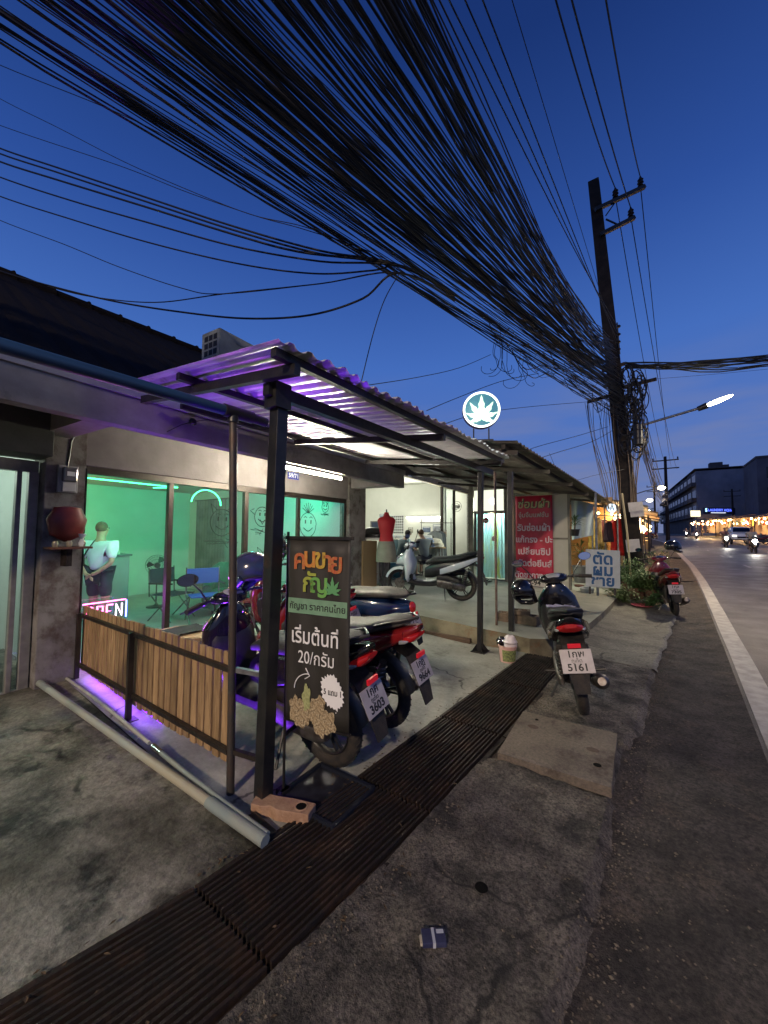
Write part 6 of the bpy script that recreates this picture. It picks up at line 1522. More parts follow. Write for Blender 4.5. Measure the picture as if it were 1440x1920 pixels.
misc = [([(752, 508), (722, 560), (700, 625), (676, 722)], 3.3, 3.3, .0045, 'single wire dropping from the bundle to the canopy'),
        ([(684, 723), (780, 708), (860, 690), (920, 665)], 3.4, 5.5, .004, 'thin wire rising from the canopy edge towards the bundle'),
        ([(800, 770), (860, 745), (940, 715), (1010, 700)], 4.6, 6.5, .005, 'wire behind the round leaf sign'),
        ([(820, 800), (900, 775), (1000, 762), (1120, 752)], 4.6, 8.8, .005, 'wire running level behind the round leaf sign'),
        ([(930, 870), (1000, 840), (1080, 818), (1140, 800)], 7, 9.2, .006, 'upper service wire rising from the lean-to roof to the pole'),
        ([(950, 880), (1040, 850), (1110, 828), (1150, 806)], 7, 9.2, .006, 'lower service wire rising from the lean-to roof to the pole'),
        ([(1030, 850), (1060, 900), (1120, 890), (1170, 880)], 8, 9.2, .004, 'slack thin wire by the lean-to roof edge')]
for pl_, d0, d1, rr, lab in misc:
    P = [atd(x, y, d0 + (d1 - d0) * i / (len(pl_) - 1)) for i, (x, y) in enumerate(pl_)]
    cable(crom(P, 6), rr, lab, 'single wires')
# loops and loose ends hanging from the bundle and round the pole
def low_edge(u): return (900 + 250 * u, 612 + 150 * u)
def dep(u): return 5.6 + 3.7 * u
for j in range(26):                               # slack lengths looping down from the lower edge of the bundle
    u0 = rnd.uniform(0, .85); u1 = min(1, u0 + rnd.uniform(.06, .30)); (xa, ya), (xb, yb) = low_edge(u0), low_edge(u1)
    sag = rnd.uniform(6, 38); off = rnd.uniform(-34, 6)
    P = [atd(xa, ya + off, dep(u0)), atd(xa + (xb - xa) * .25 + rnd.uniform(-6, 6), ya + (yb - ya) * .25 + off + sag * .75, dep(u0)), atd((xa + xb) / 2 + rnd.uniform(-6, 6), (ya + yb) / 2 + off + sag, dep((u0 + u1) / 2)), atd(xa + (xb - xa) * .75, ya + (yb - ya) * .75 + off + sag * .6, dep(u1)), atd(xb, yb + off, dep(u1))]
    cable(crom(P, 5), rnd.choice((.004, .006, .008)), 'slack black cable looping down from the underside of the overhead bundle', 'loose cable loops under the bundle', rnd.choice((cabm, cabm2)))
for j in range(9):                                # curled ends hanging from the knot
    u = rnd.uniform(.05, .35); x, y = low_edge(u); r_ = rnd.uniform(8, 20); s_ = rnd.choice((-1, 1))
    P = [atd(x, y - 5, dep(u)), atd(x + rnd.uniform(-8, 8), y + 30, dep(u))] + [atd(x + s_ * r_ * (1 - math.cos(a * .7)), y + 45 + r_ * math.sin(a * .7) + 3 * a, dep(u)) for a in range(rnd.randint(4, 8))]
    cable(crom(P, 5), .0045, 'curled loose cable end dangling under the bundle near the round leaf sign', 'dangling cable ends')
for j in range(30):                               # drops running down beside the pole
    x0 = rnd.choice((rnd.uniform(1095, 1150), rnd.uniform(1180, 1212))); x1 = 1150 + (x0 - 1150) * .45 + (18 if x0 > 1170 else 0)
    P = [near_pole(x0, rnd.uniform(745, 765), -.1), near_pole(x0 + (x1 - x0) * .45 + rnd.uniform(-9, 7), 820, -.1), near_pole(x1 + (8 if x0 < 1170 else 0) + rnd.uniform(-4, 4), 900 + rnd.uniform(-20, 30), -.18), near_pole(x1 + (14 if x0 < 1170 else 0), 955, -.2)]
    cable(crom(P, 6), rnd.choice((.005, .007)), 'cable dropping down beside the utility pole', 'cables running down the pole', rnd.choice((cabm2, mat('cable_tan', (.16, .11, .06), .6))))
for j in range(64):                               # coils massed on the pole
    c = near_pole(1180 + rnd.uniform(-16, 26), 700 + rnd.uniform(0, 140), rnd.uniform(-.35, -.05)); rr = rnd.uniform(.10, .28); a0 = rnd.random() * 6
    P = [c + Vector((rr * math.cos(a0 + a * .5) * .6, rnd.uniform(-.03, .03), rr * 1.3 * math.sin(a0 + a * .5))) for a in range(rnd.randint(9, 14))]
    cable(crom(P, 3), rnd.choice((.008, .012, .016)), 'coil of black cable tied against the utility pole', 'cable coils tied to the pole')
t = thing('splice_box', 'black cable splice box hanging on the utility pole', 'splice box', tuple(near_pole(1196, 815, -.3)))
MB().tube([Vector((0, 0, -.28)), Vector((0, 0, -.24)), Vector((0, 0, .24)), Vector((0, 0, .28))], [.05, .1, .1, .05], 12).build('box_body', plast, t, True)
MB().torus((0, 0, .1), .102, .01, 'z', 16, 5).torus((0, 0, -.1), .102, .01, 'z', 16, 5).build('clamp_ring', black, t, True)
# ================================================================ CLOTHES STALL BY THE POLE, PLANTS
cc = [('yellow', (.6, .42, .08)), ('pale yellow', (.6, .5, .2)), ('dark patterned', (.12, .04, .05)), ('brown', (.25, .12, .05)), ('dark', (.05, .03, .04)), ('maroon print', (.3, .05, .06)), ('white', (.6, .55, .45)), ('orange', (.6, .25, .05)), ('red', (.65, .02, .02)), ('bright red', (.75, .03, .02))]
pxs = [1113, 1121, 1129, 1136, 1142, 1148, 1119, 1147, 1160, 1165]
for i, ((nm, c), px) in enumerate(zip(cc, pxs)):
    hanging(nm + ' garment hanging in the lit clothes stall', px, (972, 970, 975, 975, 978, 975, 1005, 1005, 972, 974)[i], 10.2 + (i % 4) * .35, .38, (.85, .8, .6, .6, .55, .6, .5, .6, 1.0, .95)[i], mat('garm%d' % i, c, .8, 0, tuple(x * .6 for x in c), 9), R(60) if i < 8 else R(20), 'clothes hanging in the stall by the pole')
st = thing('clothes_stall', 'clothes stall frame with hanging rail under the lean-to roof', 'stall', tuple(atd(1140, 1080, 11).to_2d()) + (.1,))
for (px, d) in ((1112, 10), (1136, 10.2), (1160, 9.8), (1170, 11.5), (1130, 12.4)):
    p = atd(px, 1060, d); MB().cyl((p.x, p.y, .1), (p.x, p.y, 2.25), .018, 8).build('stall_pole', galv, st, world=True)
a, b = atd(1108, 966, 10.3), atd(1166, 968, 10.6)
MB().tube([a, b], .014, 8).build('rail', galv, st, True, world=True)
a, b = atd(1112, 968, 11.6), atd(1168, 970, 11.9)
MB().tube([a, b], .014, 8).build('rail', galv, st, True, world=True)
MB().box(-3.6, -1.0, 13.3, 13.36, .05, 2.6).build('back_panel', mat('stall_back', (.35, .22, .1), .8), st, world=True)
MB().box(-3.66, -3.6, 10.0, 13.36, .1, 2.6).build('side_panel', mat('stall_side', (.3, .22, .14), .8), st, world=True)
for i, (px, py, d) in enumerate(((1122, 962, 10.8), (1147, 964, 11.4))):
    p = atd(px, py, d); t = thing('bulb', ['warm bulb over the yellow clothes', 'warm bulb over the maroon clothes'][i], 'light bulb', tuple(p), group='bare bulbs in the clothes stall')
    MB().sphere((0, 0, 0), .035, 12, 8).build('glass_bulb', emis('bulb_warm', (1, .62, .22), 30), t, True); MB().cyl((0, 0, .03), (0, 0, .09), .018, 8).build('socket', plast, t)
    lamp('bulb_light', 'POINT', p + Vector((0, -.12, -.05)), 26, (1, .55, .2), .08)
# pale sheet hanging by the stall
p0, p1 = atd(1070, 935, 9.6), atd(1112, 945, 9.6)
t = thing('hanging_sheet', 'pale blue plastic sheet hanging beside the clothes stall', 'sheet', tuple(p0))
m = MB(); n = 14
for j in range(9):
    for i in range(n + 1):
        u = i / n; m.v.append(tuple(p0.lerp(p1, u) + Vector((0, .06 * math.sin(u * 14 + j * .3), -1.05 * j / 8 * (1 - .25 * u)))))
m.f = [(j * (n + 1) + i, j * (n + 1) + i + 1, (j + 1) * (n + 1) + i + 1, (j + 1) * (n + 1) + i) for j in range(8) for i in range(n)]
m.build('plastic_sheet', mat('sheet_pale', (.50, .60, .60), .5, 0, (.42, .5, .5), 3), t, True, world=True, angle=180)
lamp('stall_white', 'POINT', atd(1085, 930, 9.9), 8, (.85, 1, 1), .1)
# round sign
t = thing('round_sign', 'small round illuminated white sign with blue mark over the clothes stall', 'sign', tuple(atd(1146, 953, 9.6)), (0, 0, R(30)))
MB().lathe([(.12, -.03), (.125, 0), (.12, .03)], Mx, 28).build('sign_drum', whp, t, True)
MB().lathe([(.112, 0), (.11, .002)], Matrix.Translation((0, -.032, 0)) @ Mx, 28).build('sign_face', emis('round_face', (.75, .9, 1), 1.6), t)
MB().tube([(-.03, -.04, -.06), (-.045, -.04, .02), (0, -.04, .06), (.03, -.04, 0), (.04, -.04, -.06)], .010, 6).build('blue_mark', mat('mark_blue', (.02, .1, .3), .5), t, True)
# ---- plants and pots
leafm = mat('leaf_dark', (.035, .085, .025), .55, 0, (.06, .12, .035), 12)
leafm2 = mat('leaf_light', (.07, .12, .03), .55, 0, (.10, .15, .05), 12)
potm = mat('terracotta', (.12, .05, .035), .8, 0, (.07, .035, .025), 7)
def plant(label, x, y, z, hgt, kind, seed, pot=True, w=.5, m=leafm, pm_=potm, ph=.24, pr=.13):
    rn = random.Random(seed); t = thing('potted_plant', label, 'plant', (x, y, z), group='pot plants by the pole and the stall')
    if pot:
        MB().lathe([(pr * .75, 0), (pr, ph), (pr * 1.08, ph), (pr * 1.08, ph + .02), (pr * .9, ph + .02), (pr * .85, ph - .03)], n=22).build('pot', pm_, t, True)
    z0 = ph - .02 if pot else 0
    fo = MB()
    if kind == 'spike':
        MB().tube([(0, 0, z0), (.02, 0, z0 + hgt * .5), (0, .02, z0 + hgt * .8)], [.018, .014, .01], 6).build('stem', mat('stem_brown', (.1, .07, .04), .8), t, True)
        for i in range(44):
            k = rn.random(); a = rn.uniform(0, 6.28); l = w * rn.uniform(.55, 1); e = rn.uniform(-.1, 1.2)
            fo.leaf((0, 0, z0 + hgt * (.25 + .55 * k)), (math.cos(a), math.sin(a), e), .035, l, droop=.5)
    else:
        for s in range(7):
            a = rn.uniform(0, 6.28); l = w * rn.uniform(.3, .7); tip = Vector((l * math.cos(a), l * math.sin(a), hgt * rn.uniform(.6, 1)))
            MB().tube([(0, 0, z0), (tip.x * .4, tip.y * .4, z0 + tip.z * .6), (tip.x, tip.y, z0 + tip.z)], [.008, .006, .003], 5).build('stem', mat('stem_green', (.07, .08, .03), .8), t, True)
            for i in range(95):
                k = rn.uniform(.05, 1.05); p = Vector((tip.x * k, tip.y * k, z0 + tip.z * k ** .8)) + Vector((rn.gauss(0, .06), rn.gauss(0, .06), rn.gauss(0, .05)))
                a2 = rn.uniform(0, 6.28); fo.leaf(p, (math.cos(a2), math.sin(a2), rn.uniform(-.4, .8)), .03 * rn.uniform(.7, 1.6), .075 * rn.uniform(.7, 1.6), droop=rn.random())
    fo.build('leaves', m, t); return t
q = lambda px, py, z=.06: onz(px, py, z)
tg = mat('tin_grey', (.16, .17, .17), .5, .3, (.1, .1, .1), 4)
p = onp(1090, 1092); plant('spiky palm like plant in a tall ribbed metal tub', p.x, p.y, p.z, .75, 'spike', 1, True, .5, leafm, tg, .42, .22)
p = onp(1105, 1092); plant('bushy plant behind the barber sign', p.x + .25, p.y + .6, p.z, 1.0, 'bush', 2, True, .6, leafm2)
p = q(1178, 1112); plant('weedy green plant between the barber sign and the pole', p.x, p.y, p.z, .62, 'bush', 3, True, .6, leafm)
p = q(1205, 1122); plant('sprawling plant in a terracotta pot at the foot of the pole', p.x, p.y, p.z, .5, 'bush', 4, True, .6, leafm, potm, .2, .16)
p = q(1222, 1128); plant('low leafy plant on the road side of the pole', p.x, p.y, p.z, .36, 'bush', 5, True, .55, leafm2)
p = q(1190, 1124); plant('small plant in front of the pole foot', p.x, p.y, p.z, .34, 'bush', 6, True, .45, leafm)
p = q(1232, 1085); plant('tall straggly shrub behind the maroon scooter', p.x, p.y, p.z, .95, 'bush', 7, False, .7, leafm)
p = q(1160, 1102); plant('plant in a dark pot under the barber sign', p.x, p.y, p.z, .25, 'bush', 8, True, .35, leafm, plast, .2, .12)
p = q(1172, 1128); plant('low trailing plant spreading over the pot rims left of the pole', p.x, p.y, p.z, .30, 'bush', 11, False, .7, leafm2)
p = q(1215, 1134); plant('low trailing plant spreading in front of the pole towards the road', p.x, p.y, p.z, .28, 'bush', 12, False, .75, leafm)
p = q(1198, 1112); plant('taller bush directly in front of the pole shaft', p.x, p.y, p.z, .8, 'bush', 13, False, .6, leafm2)
p = atd(1077, 985, 8.9)
t = plant('dark hanging plant in a basket beside the pale sheet', p.x, p.y, p.z - .25, .42, 'spike', 9, True, .28, leafm, plast, .14, .11)
MB().tube([(0, 0, .15), (0, 0, .9)], .004, 4).build('hanger_wire', plast, t)
p = q(1205, 1138, .02)
t = tag(MB().lathe([(.10, 0), (.17, .03), (.2, .04), (.19, .045), (.1, .012)], n=24).build('pink_saucer', mat('saucer_pink', (.6, .13, .17), .5), None, True, loc=(p.x, p.y, .02)), 'pink plastic saucer on the ground before the pole', 'saucer')
p = q(1101, 1122, .05); t = thing('grey_bucket', 'pale grey bucket on the pavement left of the barber sign', 'bucket', (p.x, p.y, .03))
MB().lathe([(.11, 0), (.14, .24), (.15, .25), (.135, .25), (.11, .02)], n=24).build('bucket_body', mat('bucket_grey', (.3, .32, .32), .5), t, True); MB().torus((0, 0, .25), .146, .006, 'z', 22, 5).build('bucket_rim', white, t, True)
p = q(1086, 1112, .05); t = thing('clay_pot', 'empty brown clay pot next to the grey bucket', 'pot', (p.x, p.y, .03))
MB().lathe([(.07, 0), (.10, .2), (.115, .21), (.1, .21), (.07, .02)], n=20).build('pot_body', potm, t, True); MB().torus((0, 0, .21), .108, .008, 'z', 20, 5).build('pot_rim', potm, t, True)

# ================================================================ FAR STREET
def emat(nm, c, s): return emis(nm, c, s)
warm = emat('bulb_far', (1, .66, .3), 26)
cols = [(.6, .3, .08), (.5, .1, .06), (.55, .42, .2), (.12, .08, .1), (.6, .5, .35), (.35, .05, .1), (.15, .2, .25), (.6, .18, .05)]
gm = [mat('far_cloth%d' % i, c, .8) for i, c in enumerate(cols)]
def stall(label, x, y, wd, dp, h, side, seed, lit=14, rz=0):
    rn = random.Random(seed); z = fg(y); t = thing('market_stall', label, 'stall', (x, y, z), (0, 0, rz), group='lit market stalls along the street')
    sx_ = side                                  # -1: stall opens towards +x
    MB().beam((0, -wd / 2, h), (0, wd / 2, h), .05, .05).build('front_beam', timb, t)
    m = MB(); m.rings([[Vector((-sx_ * .6, yy, h - .15)), Vector((sx_ * dp, yy, h + .5)), Vector((sx_ * dp, yy, h + .56)), Vector((-sx_ * .6, yy, h - .09))] for yy in (-wd / 2, wd / 2)])
    m.build('awning', mat('awning%d' % (seed % 3), ((.10, .07, .05), (.2, .12, .07), (.08, .09, .10))[seed % 3], .8), t)
    MB().box(sx_ * dp - .03, sx_ * dp + .03, -wd / 2, wd / 2, 0, h + .5).build('back_wall', mat('stall_wall', (.4, .3, .2), .8), t)
    for yy in (-wd / 2, wd / 2): MB().cyl((0, yy, 0), (0, yy, h), .04, 6).build('stall_post', timb, t)
    MB().box(min(0, sx_ * 1.0), max(0, sx_ * 1.0), -wd / 2 + .3, wd / 2 - .3, .3, .8).build('counter', rn.choice(gm), t)
    for k in range(7):
        yy = -wd / 2 + .3 + (wd - .6) * k / 6 + rn.uniform(-.1, .1); xx = sx_ * rn.uniform(.2, dp - .3); hh = rn.uniform(.6, 1.1)
        MB().loft([(h - .25 - hh, xx, yy, .10, .26), (h - .5, xx, yy, .09, .22), (h - .25, xx, yy, .04, .12)], 'z', 8).build('hanging_goods', rn.choice(gm), t)
    for k in range(8):
        yy = -wd / 2 + wd * (k + .5) / 8; MB().sphere((sx_ * rn.uniform(.0, .8), yy, h - .25 - rn.uniform(0, .8)), rn.uniform(.09, .15), 8, 6).build('bulb', warm, t)
    lamp('stall_lamp', 'POINT', (x + sx_ * .4, y, z + h - .45), lit * 16, (1, .60, .26), .15)
    return t
# left side of the street, beyond the pole
lp = [(17, 'first'), (23, 'second'), (31, 'third'), (41, 'fourth')]
for i, (y, w) in enumerate(lp):
    stall(w + ' lit clothes stall on the left side past the utility pole', (-.75, -.45, -.3, -.25)[i], y, 4.4, 2.0, 2.4, -1, 20 + i, 16)
rp = [(62, 'nearest'), (69.5, 'second'), (77, 'third'), (84.5, 'fourth'), (92, 'fifth'), (99.5, 'sixth')]
for i, (y, w) in enumerate(rp):
    stall(w + ' lit market stall across the road', 13.4 - (y - 62) * .175, y, 7.4, 2.8, 3.3, 1, 40 + i, 60, R(10))
# building row on the far side
bm_ = mat('far_wall', (.30, .28, .30), .85, 0, (.20, .19, .21), .3)
bm2 = mat('far_wall_dark', (.14, .11, .10), .85, 0, (.08, .065, .06), .5)
winm = mat('far_window', (.015, .018, .025), .2)
fb = thing('apartment_row', 'dark four storey row of shophouses on the bend of the road', 'building', (8.0, 110, fg(108)))
A0, A1 = Vector((8.0, 110, 0)), Vector((2.9, 185, 0)); dirb = (A1 - A0); Lb = dirb.length; ub = dirb / Lb; nb2 = Vector((ub.y, -ub.x, 0))
z0 = fg(108)
def far_box(m_, s0, s1, t0, t1, za, zb):
    vs = []
    for z in (za, zb):
        for s, tt in ((s0, t0), (s1, t0), (s1, t1), (s0, t1)): vs.append(A0 + ub * s + nb2 * tt + Vector((0, 0, z)))
    return m_._a(vs, [(0, 3, 2, 1), (4, 5, 6, 7), (0, 1, 5, 4), (1, 2, 6, 5), (2, 3, 7, 6), (3, 0, 4, 7)])
nbay = 12
for k in range(nbay):
    s0, s1 = Lb * k / nbay, Lb * (k + 1) / nbay
    far_box(MB(), s0, s1 - .15, 0, 9, z0, z0 + 14.6 + (.35 if k % 2 else 0)).build('shophouse_wall', bm_ if k == 0 else bm2, fb, world=True)
    for fl in range(3):
        far_box(MB(), s0 + .3, s1 - .5, -.9, .0, z0 + 4.2 + 3.5 * fl, z0 + 5.1 + 3.5 * fl).build('balcony', bm2, fb, world=True)
        far_box(MB(), s0 + .9, s1 - 1.0, -.04, .0, z0 + 5.1 + 3.5 * fl, z0 + 6.9 + 3.5 * fl).build('window', winm, fb, world=True)
far_box(MB(), -.3, Lb, -.3, 9.3, z0 + 14.97, z0 + 15.15).build('roof_slab', bm2, fb, world=True)
for k, (s_, tt, w_, h_) in enumerate(((3, 3, 2.2, 1.6), (12, 5, 3, 2.2), (26, 3, 1.4, 1.2), (40, 4, 2.6, 2), (58, 3, 2, 1.8))):
    far_box(MB(), s_, s_ + w_, tt, tt + w_, z0 + 15.15, z0 + 15.15 + h_).build('water_tank' if k % 2 == 0 else 'stair_head', bm2, fb, world=True)
fb2 = thing('apartment_block', 'low dark apartment block behind the market stalls', 'building', (22, 100, fg(100)))
MB().box(15.0, 40, 92, 104, z0 - 1, z0 + 13.8).build('block_wall', mat('block_wall_dark', (.16, .14, .15), .85, 0, (.10, .09, .1), .3), fb2, world=True)
MB().box(14.9, 40.1, 91.9, 104.1, z0 + 13.83, z0 + 14.2).build('roof_slab', bm2, fb2, world=True)
for k in range(6):
    for fl in range(3): MB().box(16.2 + k * 3.6, 18.4 + k * 3.6, 91.93, 91.98, z0 + 3 + fl * 3.6, z0 + 5 + fl * 3.6).build('window', winm, fb2, world=True)
MB().box(18.6, 40, 84, 91.5, z0 - 1, z0 + 10.5).build('front_wing', mat('wing_maroon', (.24, .12, .12), .85, 0, (.15, .08, .08), .4), fb2, world=True)
# shop sign across the road
p = atd(1333, 957, 74)
t = thing('laundry_sign', 'blue lit shop sign reading laundry aqua across the road', 'sign', tuple(p), (0, 0, R(38)))
MB().box(-1.4, 5.0, .02, .2, -.7, .55).build('sign_board', mat('sign_dark_blue', (.01, .012, .06), .4), t)
be = emis('sign_blue_em', (.10, .16, 1), 1.9)
text('LAUNDRY AQUA', .66, be, t, face((2.0, 0, .05), (1, 0, 0), (0, 0, 1)), bold=.03)
text('wash and dry', .4, emis('sign_white_em', (.8, .85, 1), 1.5), t, face((2.0, 0, -.62), (1, 0, 0), (0, 0, 1)), bold=.01) if False else MB().box(0, 3.0, -.02, .02, -.52, -.40).build('under_line', emis('sign_white_em', (.8, .85, 1), 1.5), t)
text('S', .9, emis('sign_icon', (.4, .7, 1), 2.5), t, face((-.95, 0, .05), (1, 0, 0), (0, 0, 1)), bold=.04)
p = atd(1304, 963, 74)
t = thing('lit_sign_box', 'cream lit sign box left of the blue shop sign', 'sign', tuple(p), (0, 0, R(38)))
MB().box(-.95, .95, -.1, .1, -.6, .6).build('sign_box', emis('cream_box', (1, .9, .6), 1.6), t, bevel=.05); MB().cyl((0, 0, -3.6), (0, 0, -.6), .08, 8).build('sign_post', galv, t)
t = thing('white_shop', 'white lit shop front beside the cream sign box', 'building', tuple(onroad(1278, 997)))
MB().box(-3.2, 3.0, 0, 3, 0, 3.4).build('shop_wall', mat('shop_white', (.5, .55, .45), .7), t); MB().box(-2.6, 2.2, -.05, 0, 0, 2.6).build('shop_opening', emis('open_white', (.8, 1, .7), .5), t); MB().box(-3.4, 3.2, -1.2, 3.1, 3.42, 3.6).build('awning', timb, t)
# far street lamps and poles
for i, (px, py, d, s) in enumerate(((1240, 915, 34, 1.0), (1218, 938, 60, 1.0), (1216, 959, 90, 1.0))):
    p = atd(px, py, d); t = thing('street_lamp', ['second', 'third', 'fourth'][i] + ' lit street lamp down the street', 'street lamp', (p.x - 2.4, p.y, fg(p.y)), group='street lamps down the street')
    z = p.z - fg(p.y)
    MB().tube([(0, 0, 0), (0, 0, z + .3)], [.16, .11], 8).build('lamp_post', pc, t, True)
    MB().tube([(0, 0, z - .6), (1.2, 0, z - .2), (2.3, 0, z)], .05, 6).build('lamp_arm', galv, t, True)
    MB().sphere((2.4, 0, z), (.30 + .1 * i, .2 + .1 * i, .17 + .08 * i), 12, 8).build('lamp_head', emis('far_lamp', (1, .86, .55), 40), t, True)
    if i == 0: lamp('far_street_light', 'SPOT', p + Vector((.2, 0, -.3)), 1500, (1, .8, .55), .2, rot=(0, 0, 0), spot=160)
for i, (x, y, hh) in enumerate(((1.2, 52, 9.6), (.2, 88, 10), (12.8, 62, 8.5), (12, 95, 9))):
    t = thing('utility_pole', ['concrete pole with cross arm one span further down the street', 'concrete pole two spans further down the street', 'thin concrete pole across the road among the stalls', 'thin concrete pole across the road by the bend'][i], 'utility pole', (x, y, fg(y)), group='utility poles further down the street')
    MB().tube([(0, 0, 0), (0, 0, hh)], [.2, .13], 4).build('pole_shaft', pc, t)
    for z in (hh - .5, hh - 1.4): MB().box(-1.2, 1.2, -.06, .06, z, z + .12).build('cross_arm', black, t)
    for xx in (-1.1, 0, 1.1): MB().lathe([(.05, 0), (.08, .1), (.04, .25)], Matrix.Translation((xx, 0, hh - .36)), 8).build('insulator', MATS['brown_porcelain'], t)
# ---- riders coming up the road
hl = emis('headlight_on', (1, .95, .85), 60)
rid_ = [(1287, 1008, 'first oncoming scooter rider, nearest the far pavement end', (.3, .3, .3)), (1306, 1011, 'second oncoming scooter rider just behind the white shop', (.1, .1, .12)), (1361, 1027, 'oncoming scooter rider in front of the white pickup', (.2, .1, .1)), (1413, 1038, 'oncoming scooter rider in pale shirt beside the white pickup', (.5, .5, .4))]
base = None
for i, (px, py, lab, c) in enumerate(rid_):
    p = onroad(px, py)
    b2 = scooter(['scooter with headlight on, farthest up the road', 'scooter with headlight on, second farthest up the road', 'scooter with headlight on in front of the white pickup', 'scooter with headlight on nearest on the road'][i], (p.x, p.y + .6, fg(p.y) + .03), R(-90), 0, plast, None, vinyl, None, group='scooters driving towards us')
    MB().sphere((1.17, 0, .76), .12, 10, 8).build('lit_headlight', hl, b2)
    lamp('headlight_beam', 'SPOT', (p.x, p.y - .8, fg(p.y) + .8), 60, (1, .93, .8), .08, rot=aim((0, -1, -.16)), spot=70)
    person(lab, (p.x, p.y + .45, fg(p.y) + .03), R(-90), 1.7, 'ride', mat('rider_shirt%d' % i, c, .8), navy, blackhair, 'riders on the road', shorts=False, sub=1)
# ---- white pickup
p = onroad(1388, 1021)
t = thing('pickup_truck', 'white pickup truck coming towards us on the far lane', 'car', (p.x, p.y, fg(p.y) + .03), (0, 0, R(-90)))
MB().loft([(2.3, 0, .72, .84, .22), (2.2, 0, .75, .90, .32), (1.2, 0, .82, .92, .38), (-2.6, 0, .82, .92, .38), (-2.7, 0, .8, .88, .3)], 'x', 20, .45).build('body', whp, t, True)
MB().loft([(1.15, 0, 1.15, .80, .08), (.5, 0, 1.38, .74, .32), (-1.0, 0, 1.40, .74, .34), (-1.3, 0, 1.2, .80, .12)], 'x', 20, .5).build('cabin', whp, t, True)
MB()._a([(1.12, -.66, 1.2), (1.12, .66, 1.2), (.56, .58, 1.62), (.56, -.58, 1.62)], [(0, 1, 2, 3)]).build('windscreen', gloss, t, loc=(.05, 0, .02))
MB().box(2.3, 2.34, -.5, .5, .62, .78).build('grille', gloss, t); MB().box(2.31, 2.345, -.8, .8, .45, .55).build('bumper', plast, t); MB().box(2.345, 2.35, -.2, .2, .46, .54).build('licence_plate', platem, t)
for y in (-.7, .7):
    MB().box(2.24, 2.33, y - .16, y + .16, .80, .92).build('headlight', emis('drl', (1, .95, .85), 3), t)
    for x in (1.4, -1.7):
        w_o = MB().torus((x, y * 1.18, .36), .27, .09, 'y', 20, 8).build('tyre', rubber, t, True); MB().cyl((x, y * 1.2 - .05, .36), (x, y * 1.2 + .05, .36), .2, 14).build('rim', steel, t)
for y in (-.98, .98): MB().box(.85, 1.0, y - .09, y + .09, 1.08, 1.24).build('wing_mirror', whp, t)
# dark parked car and parked scooters by the stalls
p = onroad(1352, 1004)
t = dup(t, (p.x, p.y, fg(p.y)), (0, 0, R(-92)), 'second pale pickup parked behind the driven one by the stalls')
for i, (px, py) in enumerate(((1428, 1018), (1436, 1022), (1255, 1000), (1262, 998), (1245, 998), (1225, 1012))):
    p = onroad(px, py)
    dup(bB, (p.x, p.y, fg(p.y) + .05), (R(-6), 0, R(180 if i < 2 else 70)), ['parked scooter by the right hand stalls, nearer one', 'parked scooter at the far right by the stalls', 'parked scooter before the white shop', 'second parked scooter before the white shop', 'parked scooter left of the white shop', 'parked scooter by the left hand stalls'][i], 'scooters parked far down the street')
# pedestrians
pd = [(1318, 1006, 'pedestrian in dark clothes by the stalls across the road', (.03, .03, .04)), (1327, 1007, 'pedestrian in black walking before the lit stalls', (.05, .04, .04)), (1334, 1006, 'pedestrian in pale top across the road', (.4, .35, .3)), (1213, 1022, 'pedestrian in red by the left hand stalls', (.4, .04, .04))]
for i, (px, py, lab, c) in enumerate(pd):
    p = onroad(px, py); person(lab, (p.x, p.y, fg(p.y) + .04), R(100 + 50 * i), 1.68, 'walk', mat('ped_shirt%d' % i, c, .8), navy, blackhair, 'pedestrians down the street', shorts=False, sub=1)
# bright lamp behind the pole, lit goods
p = atd(1203, 990, 15)
t = thing('bulb', 'glaring orange bulb on the right edge of the utility pole', 'light bulb', tuple(p))
MB().sphere((0, 0, 0), .10, 14, 10).build('glass_bulb', emis('bulb_glare', (1, .7, .35), 45), t, True); MB().cyl((0, 0, .09), (0, 0, .2), .03, 8).build('socket', plast, t)
lamp('glare_light', 'POINT', p + Vector((.2, -.3, 0)), 60, (1, .6, .25), .1)
# trees on the far horizon
def tree(label, x, y, hh, seed, w):
    rn = random.Random(seed); z = fg(y); t = thing('tree', label, 'tree', (x, y, z), group='dark trees at the end of the street')
    MB().tube([(0, 0, 0), (.1, 0, hh * .4), (0, .1, hh * .7)], [.25, .18, .08], 8).build('trunk', timb, t, True)
    c = MB()
    for i in range(700):
        a = rn.uniform(0, 6.28); b = rn.gauss(0, .45); rr = w * rn.random() ** .4
        p = Vector((rr * math.cos(a) * math.cos(b), rr * math.sin(a) * math.cos(b), hh * .68 + rr * .8 * math.sin(b))); c.leaf(p, (math.cos(a), math.sin(a), rn.uniform(-.5, .5)), .5, .9)
    c.build('crown', leafm, t); return t
tree('dark rounded tree at the end of the street', -3, 150, 8, 1, 5); tree('dark tree behind the left hand stalls', -9, 120, 7, 2, 4); tree('small dark tree past the bend', 1, 190, 9, 3, 5)
# row of low houses on the left beyond
t = thing('far_shop_row', 'low dark row of shops on the left side down the street', 'building', (-5, 60, fg(40)))
MB().box(-9, -3.2, 14.5, 60, .0, 3.2).build('shop_wall', bm2, t, world=True)
MB().box(-9, -2.4, 14.3, 60, 3.23, 3.4).build('roof_slab', bm2, t, world=True)

# ================================================================ THE PLACE'S OWN LAMPS AND ADDED FILLS
# violet light under the canopy, from the strip behind the fence
strip_lamp('violet_glow', (-3.0, 1.52, .1), (-2.0, 1.52, .08), (.22, .25, 1), 19, (.20, .03, 1), .04, 75)
strip_lamp('violet_floor', (-4.35, 1.39, .24), (-3.2, 1.39, .2), (0, -.25, -1), 5, (.20, .03, 1), .03)
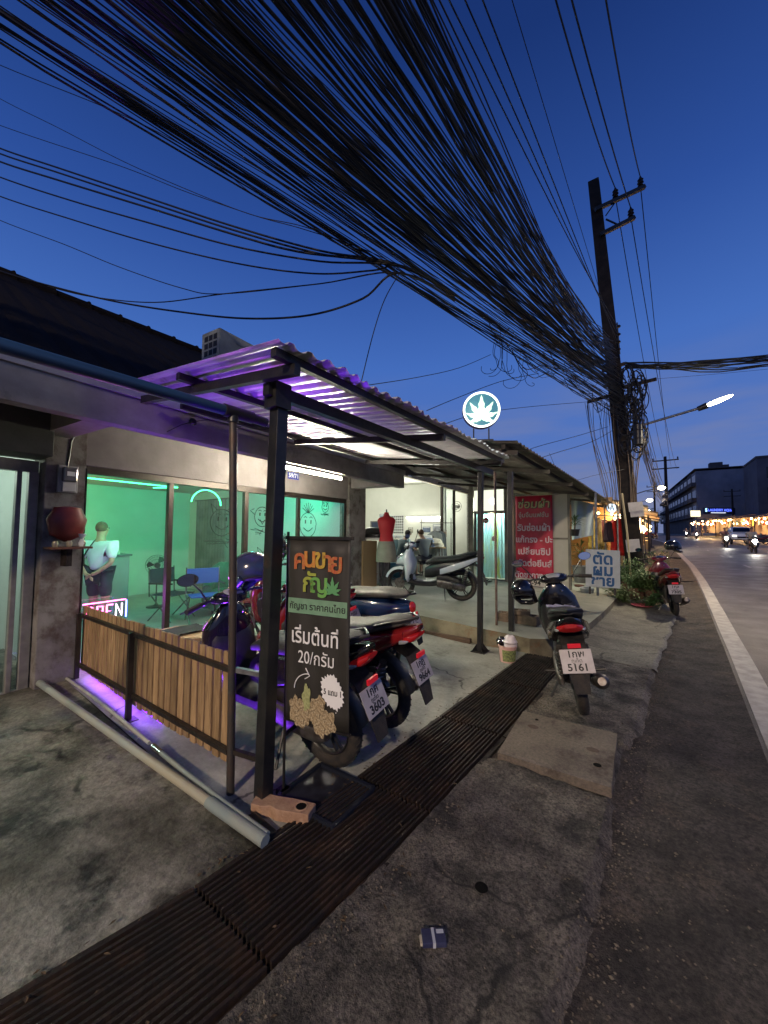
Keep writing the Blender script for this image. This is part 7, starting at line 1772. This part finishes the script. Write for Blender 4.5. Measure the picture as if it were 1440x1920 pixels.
# shop inside: green strip, violet and warm, plus added fills
strip_lamp('green_glow', Wp(.1, -.3, 2.40), Wp(1.9, -.3, 2.40), (-BN.x, -BN.y, .12), 60, (.02, 1, .30), .08, 120)
strip_lamp('green_glow2', Wp(2.3, -.3, 2.42), Wp(4.2, -.3, 2.42), (-BN.x, .5, -.3), 42, (.03, 1, .45), .08, 150)
lamp('room_fill_back', 'POINT', Wp(1.5, -2.4, 2.25), 26, (.15, .60, .80), .2)  # added cyan fill for the room, no such source known
lamp('room_fill_front', 'POINT', Wp(2.9, -1.0, 2.25), 42, (.10, .80, .74), .2)  # second added cyan fill, nearer the window
for i, (s, tt) in enumerate(((1.5, -2.4), (2.9, -1.0))):
    t = thing('ceiling_lamp', ['added round fill lamp on the ceiling over the reception counter', 'added round fill lamp on the ceiling behind the third window pane'][i], 'lamp', Wp(s, tt, 2.42))  # glowing discs made up to go with the two fill lights
    MB().lathe([(.02, .08), (.13, .07), (.14, .03), (.08, .0), (.02, -.01)]).build('lamp_shade', emis('fill_cyan', (.7, .95, 1), 4), t, True)
lamp('warm_corner', 'POINT', Wp(.35, -4.2, 1.4), 42, (1, .74, .2), .3)
lamp('neon_glow', 'POINT', Wp(.4, -.35, .7), 34, (.75, .15, 1), .15)
lamp('man_fill_spot', 'SPOT', Wp(.75, -.9, 2.42), 38, (1, .84, 1), .08, rot=aim(b_ * Vector((1, 1, 0)) + Vector((0, 0, 1.1)) - Wp(.75, -.9, 2.42)) if False else aim(Vector((b_.x, b_.y, 1.15)) - Wp(.75, -.9, 2.42)), spot=42, blend=.7)  # added fill spot giving the man neutral light
t = thing('ceiling_lamp', 'small ceiling fitting added for the fill spot on the man', 'lamp', Wp(.75, -.9, 2.44))  # unlit fitting made up to go with the fill spot
MB().lathe([(.03, .06), (.05, .05), (.05, .0), (.03, -.01)]).build('lamp_shade', white, t, True)
# street lamp behind the camera, on the same kind of pole
t = thing('street_lamp', 'lit street lamp on the pole behind the viewpoint', 'street lamp', (-.9, -9.5, 0))
MB().tube([(0, 0, 0), (0, 0, 8)], [.2, .14], 6).build('lamp_post', pc, t); MB().tube([(0, 0, 6.2), (2.2, 0, 6.8)], .04, 8).build('lamp_arm', galv, t)
MB().loft([(2.1, 0, 6.8, .08, .05), (2.5, 0, 6.83, .12, .07), (2.8, 0, 6.85, .04, .03)], 'x', 10).build('lamp_head', emis('far_lamp', (1, .86, .55), 40), t)
lamp('street_light_behind', 'SPOT', (1.6, -9.5, 6.7), 6500, (1, .78, .56), .25, rot=aim((-.1, .55, -1)), spot=150, blend=.6)
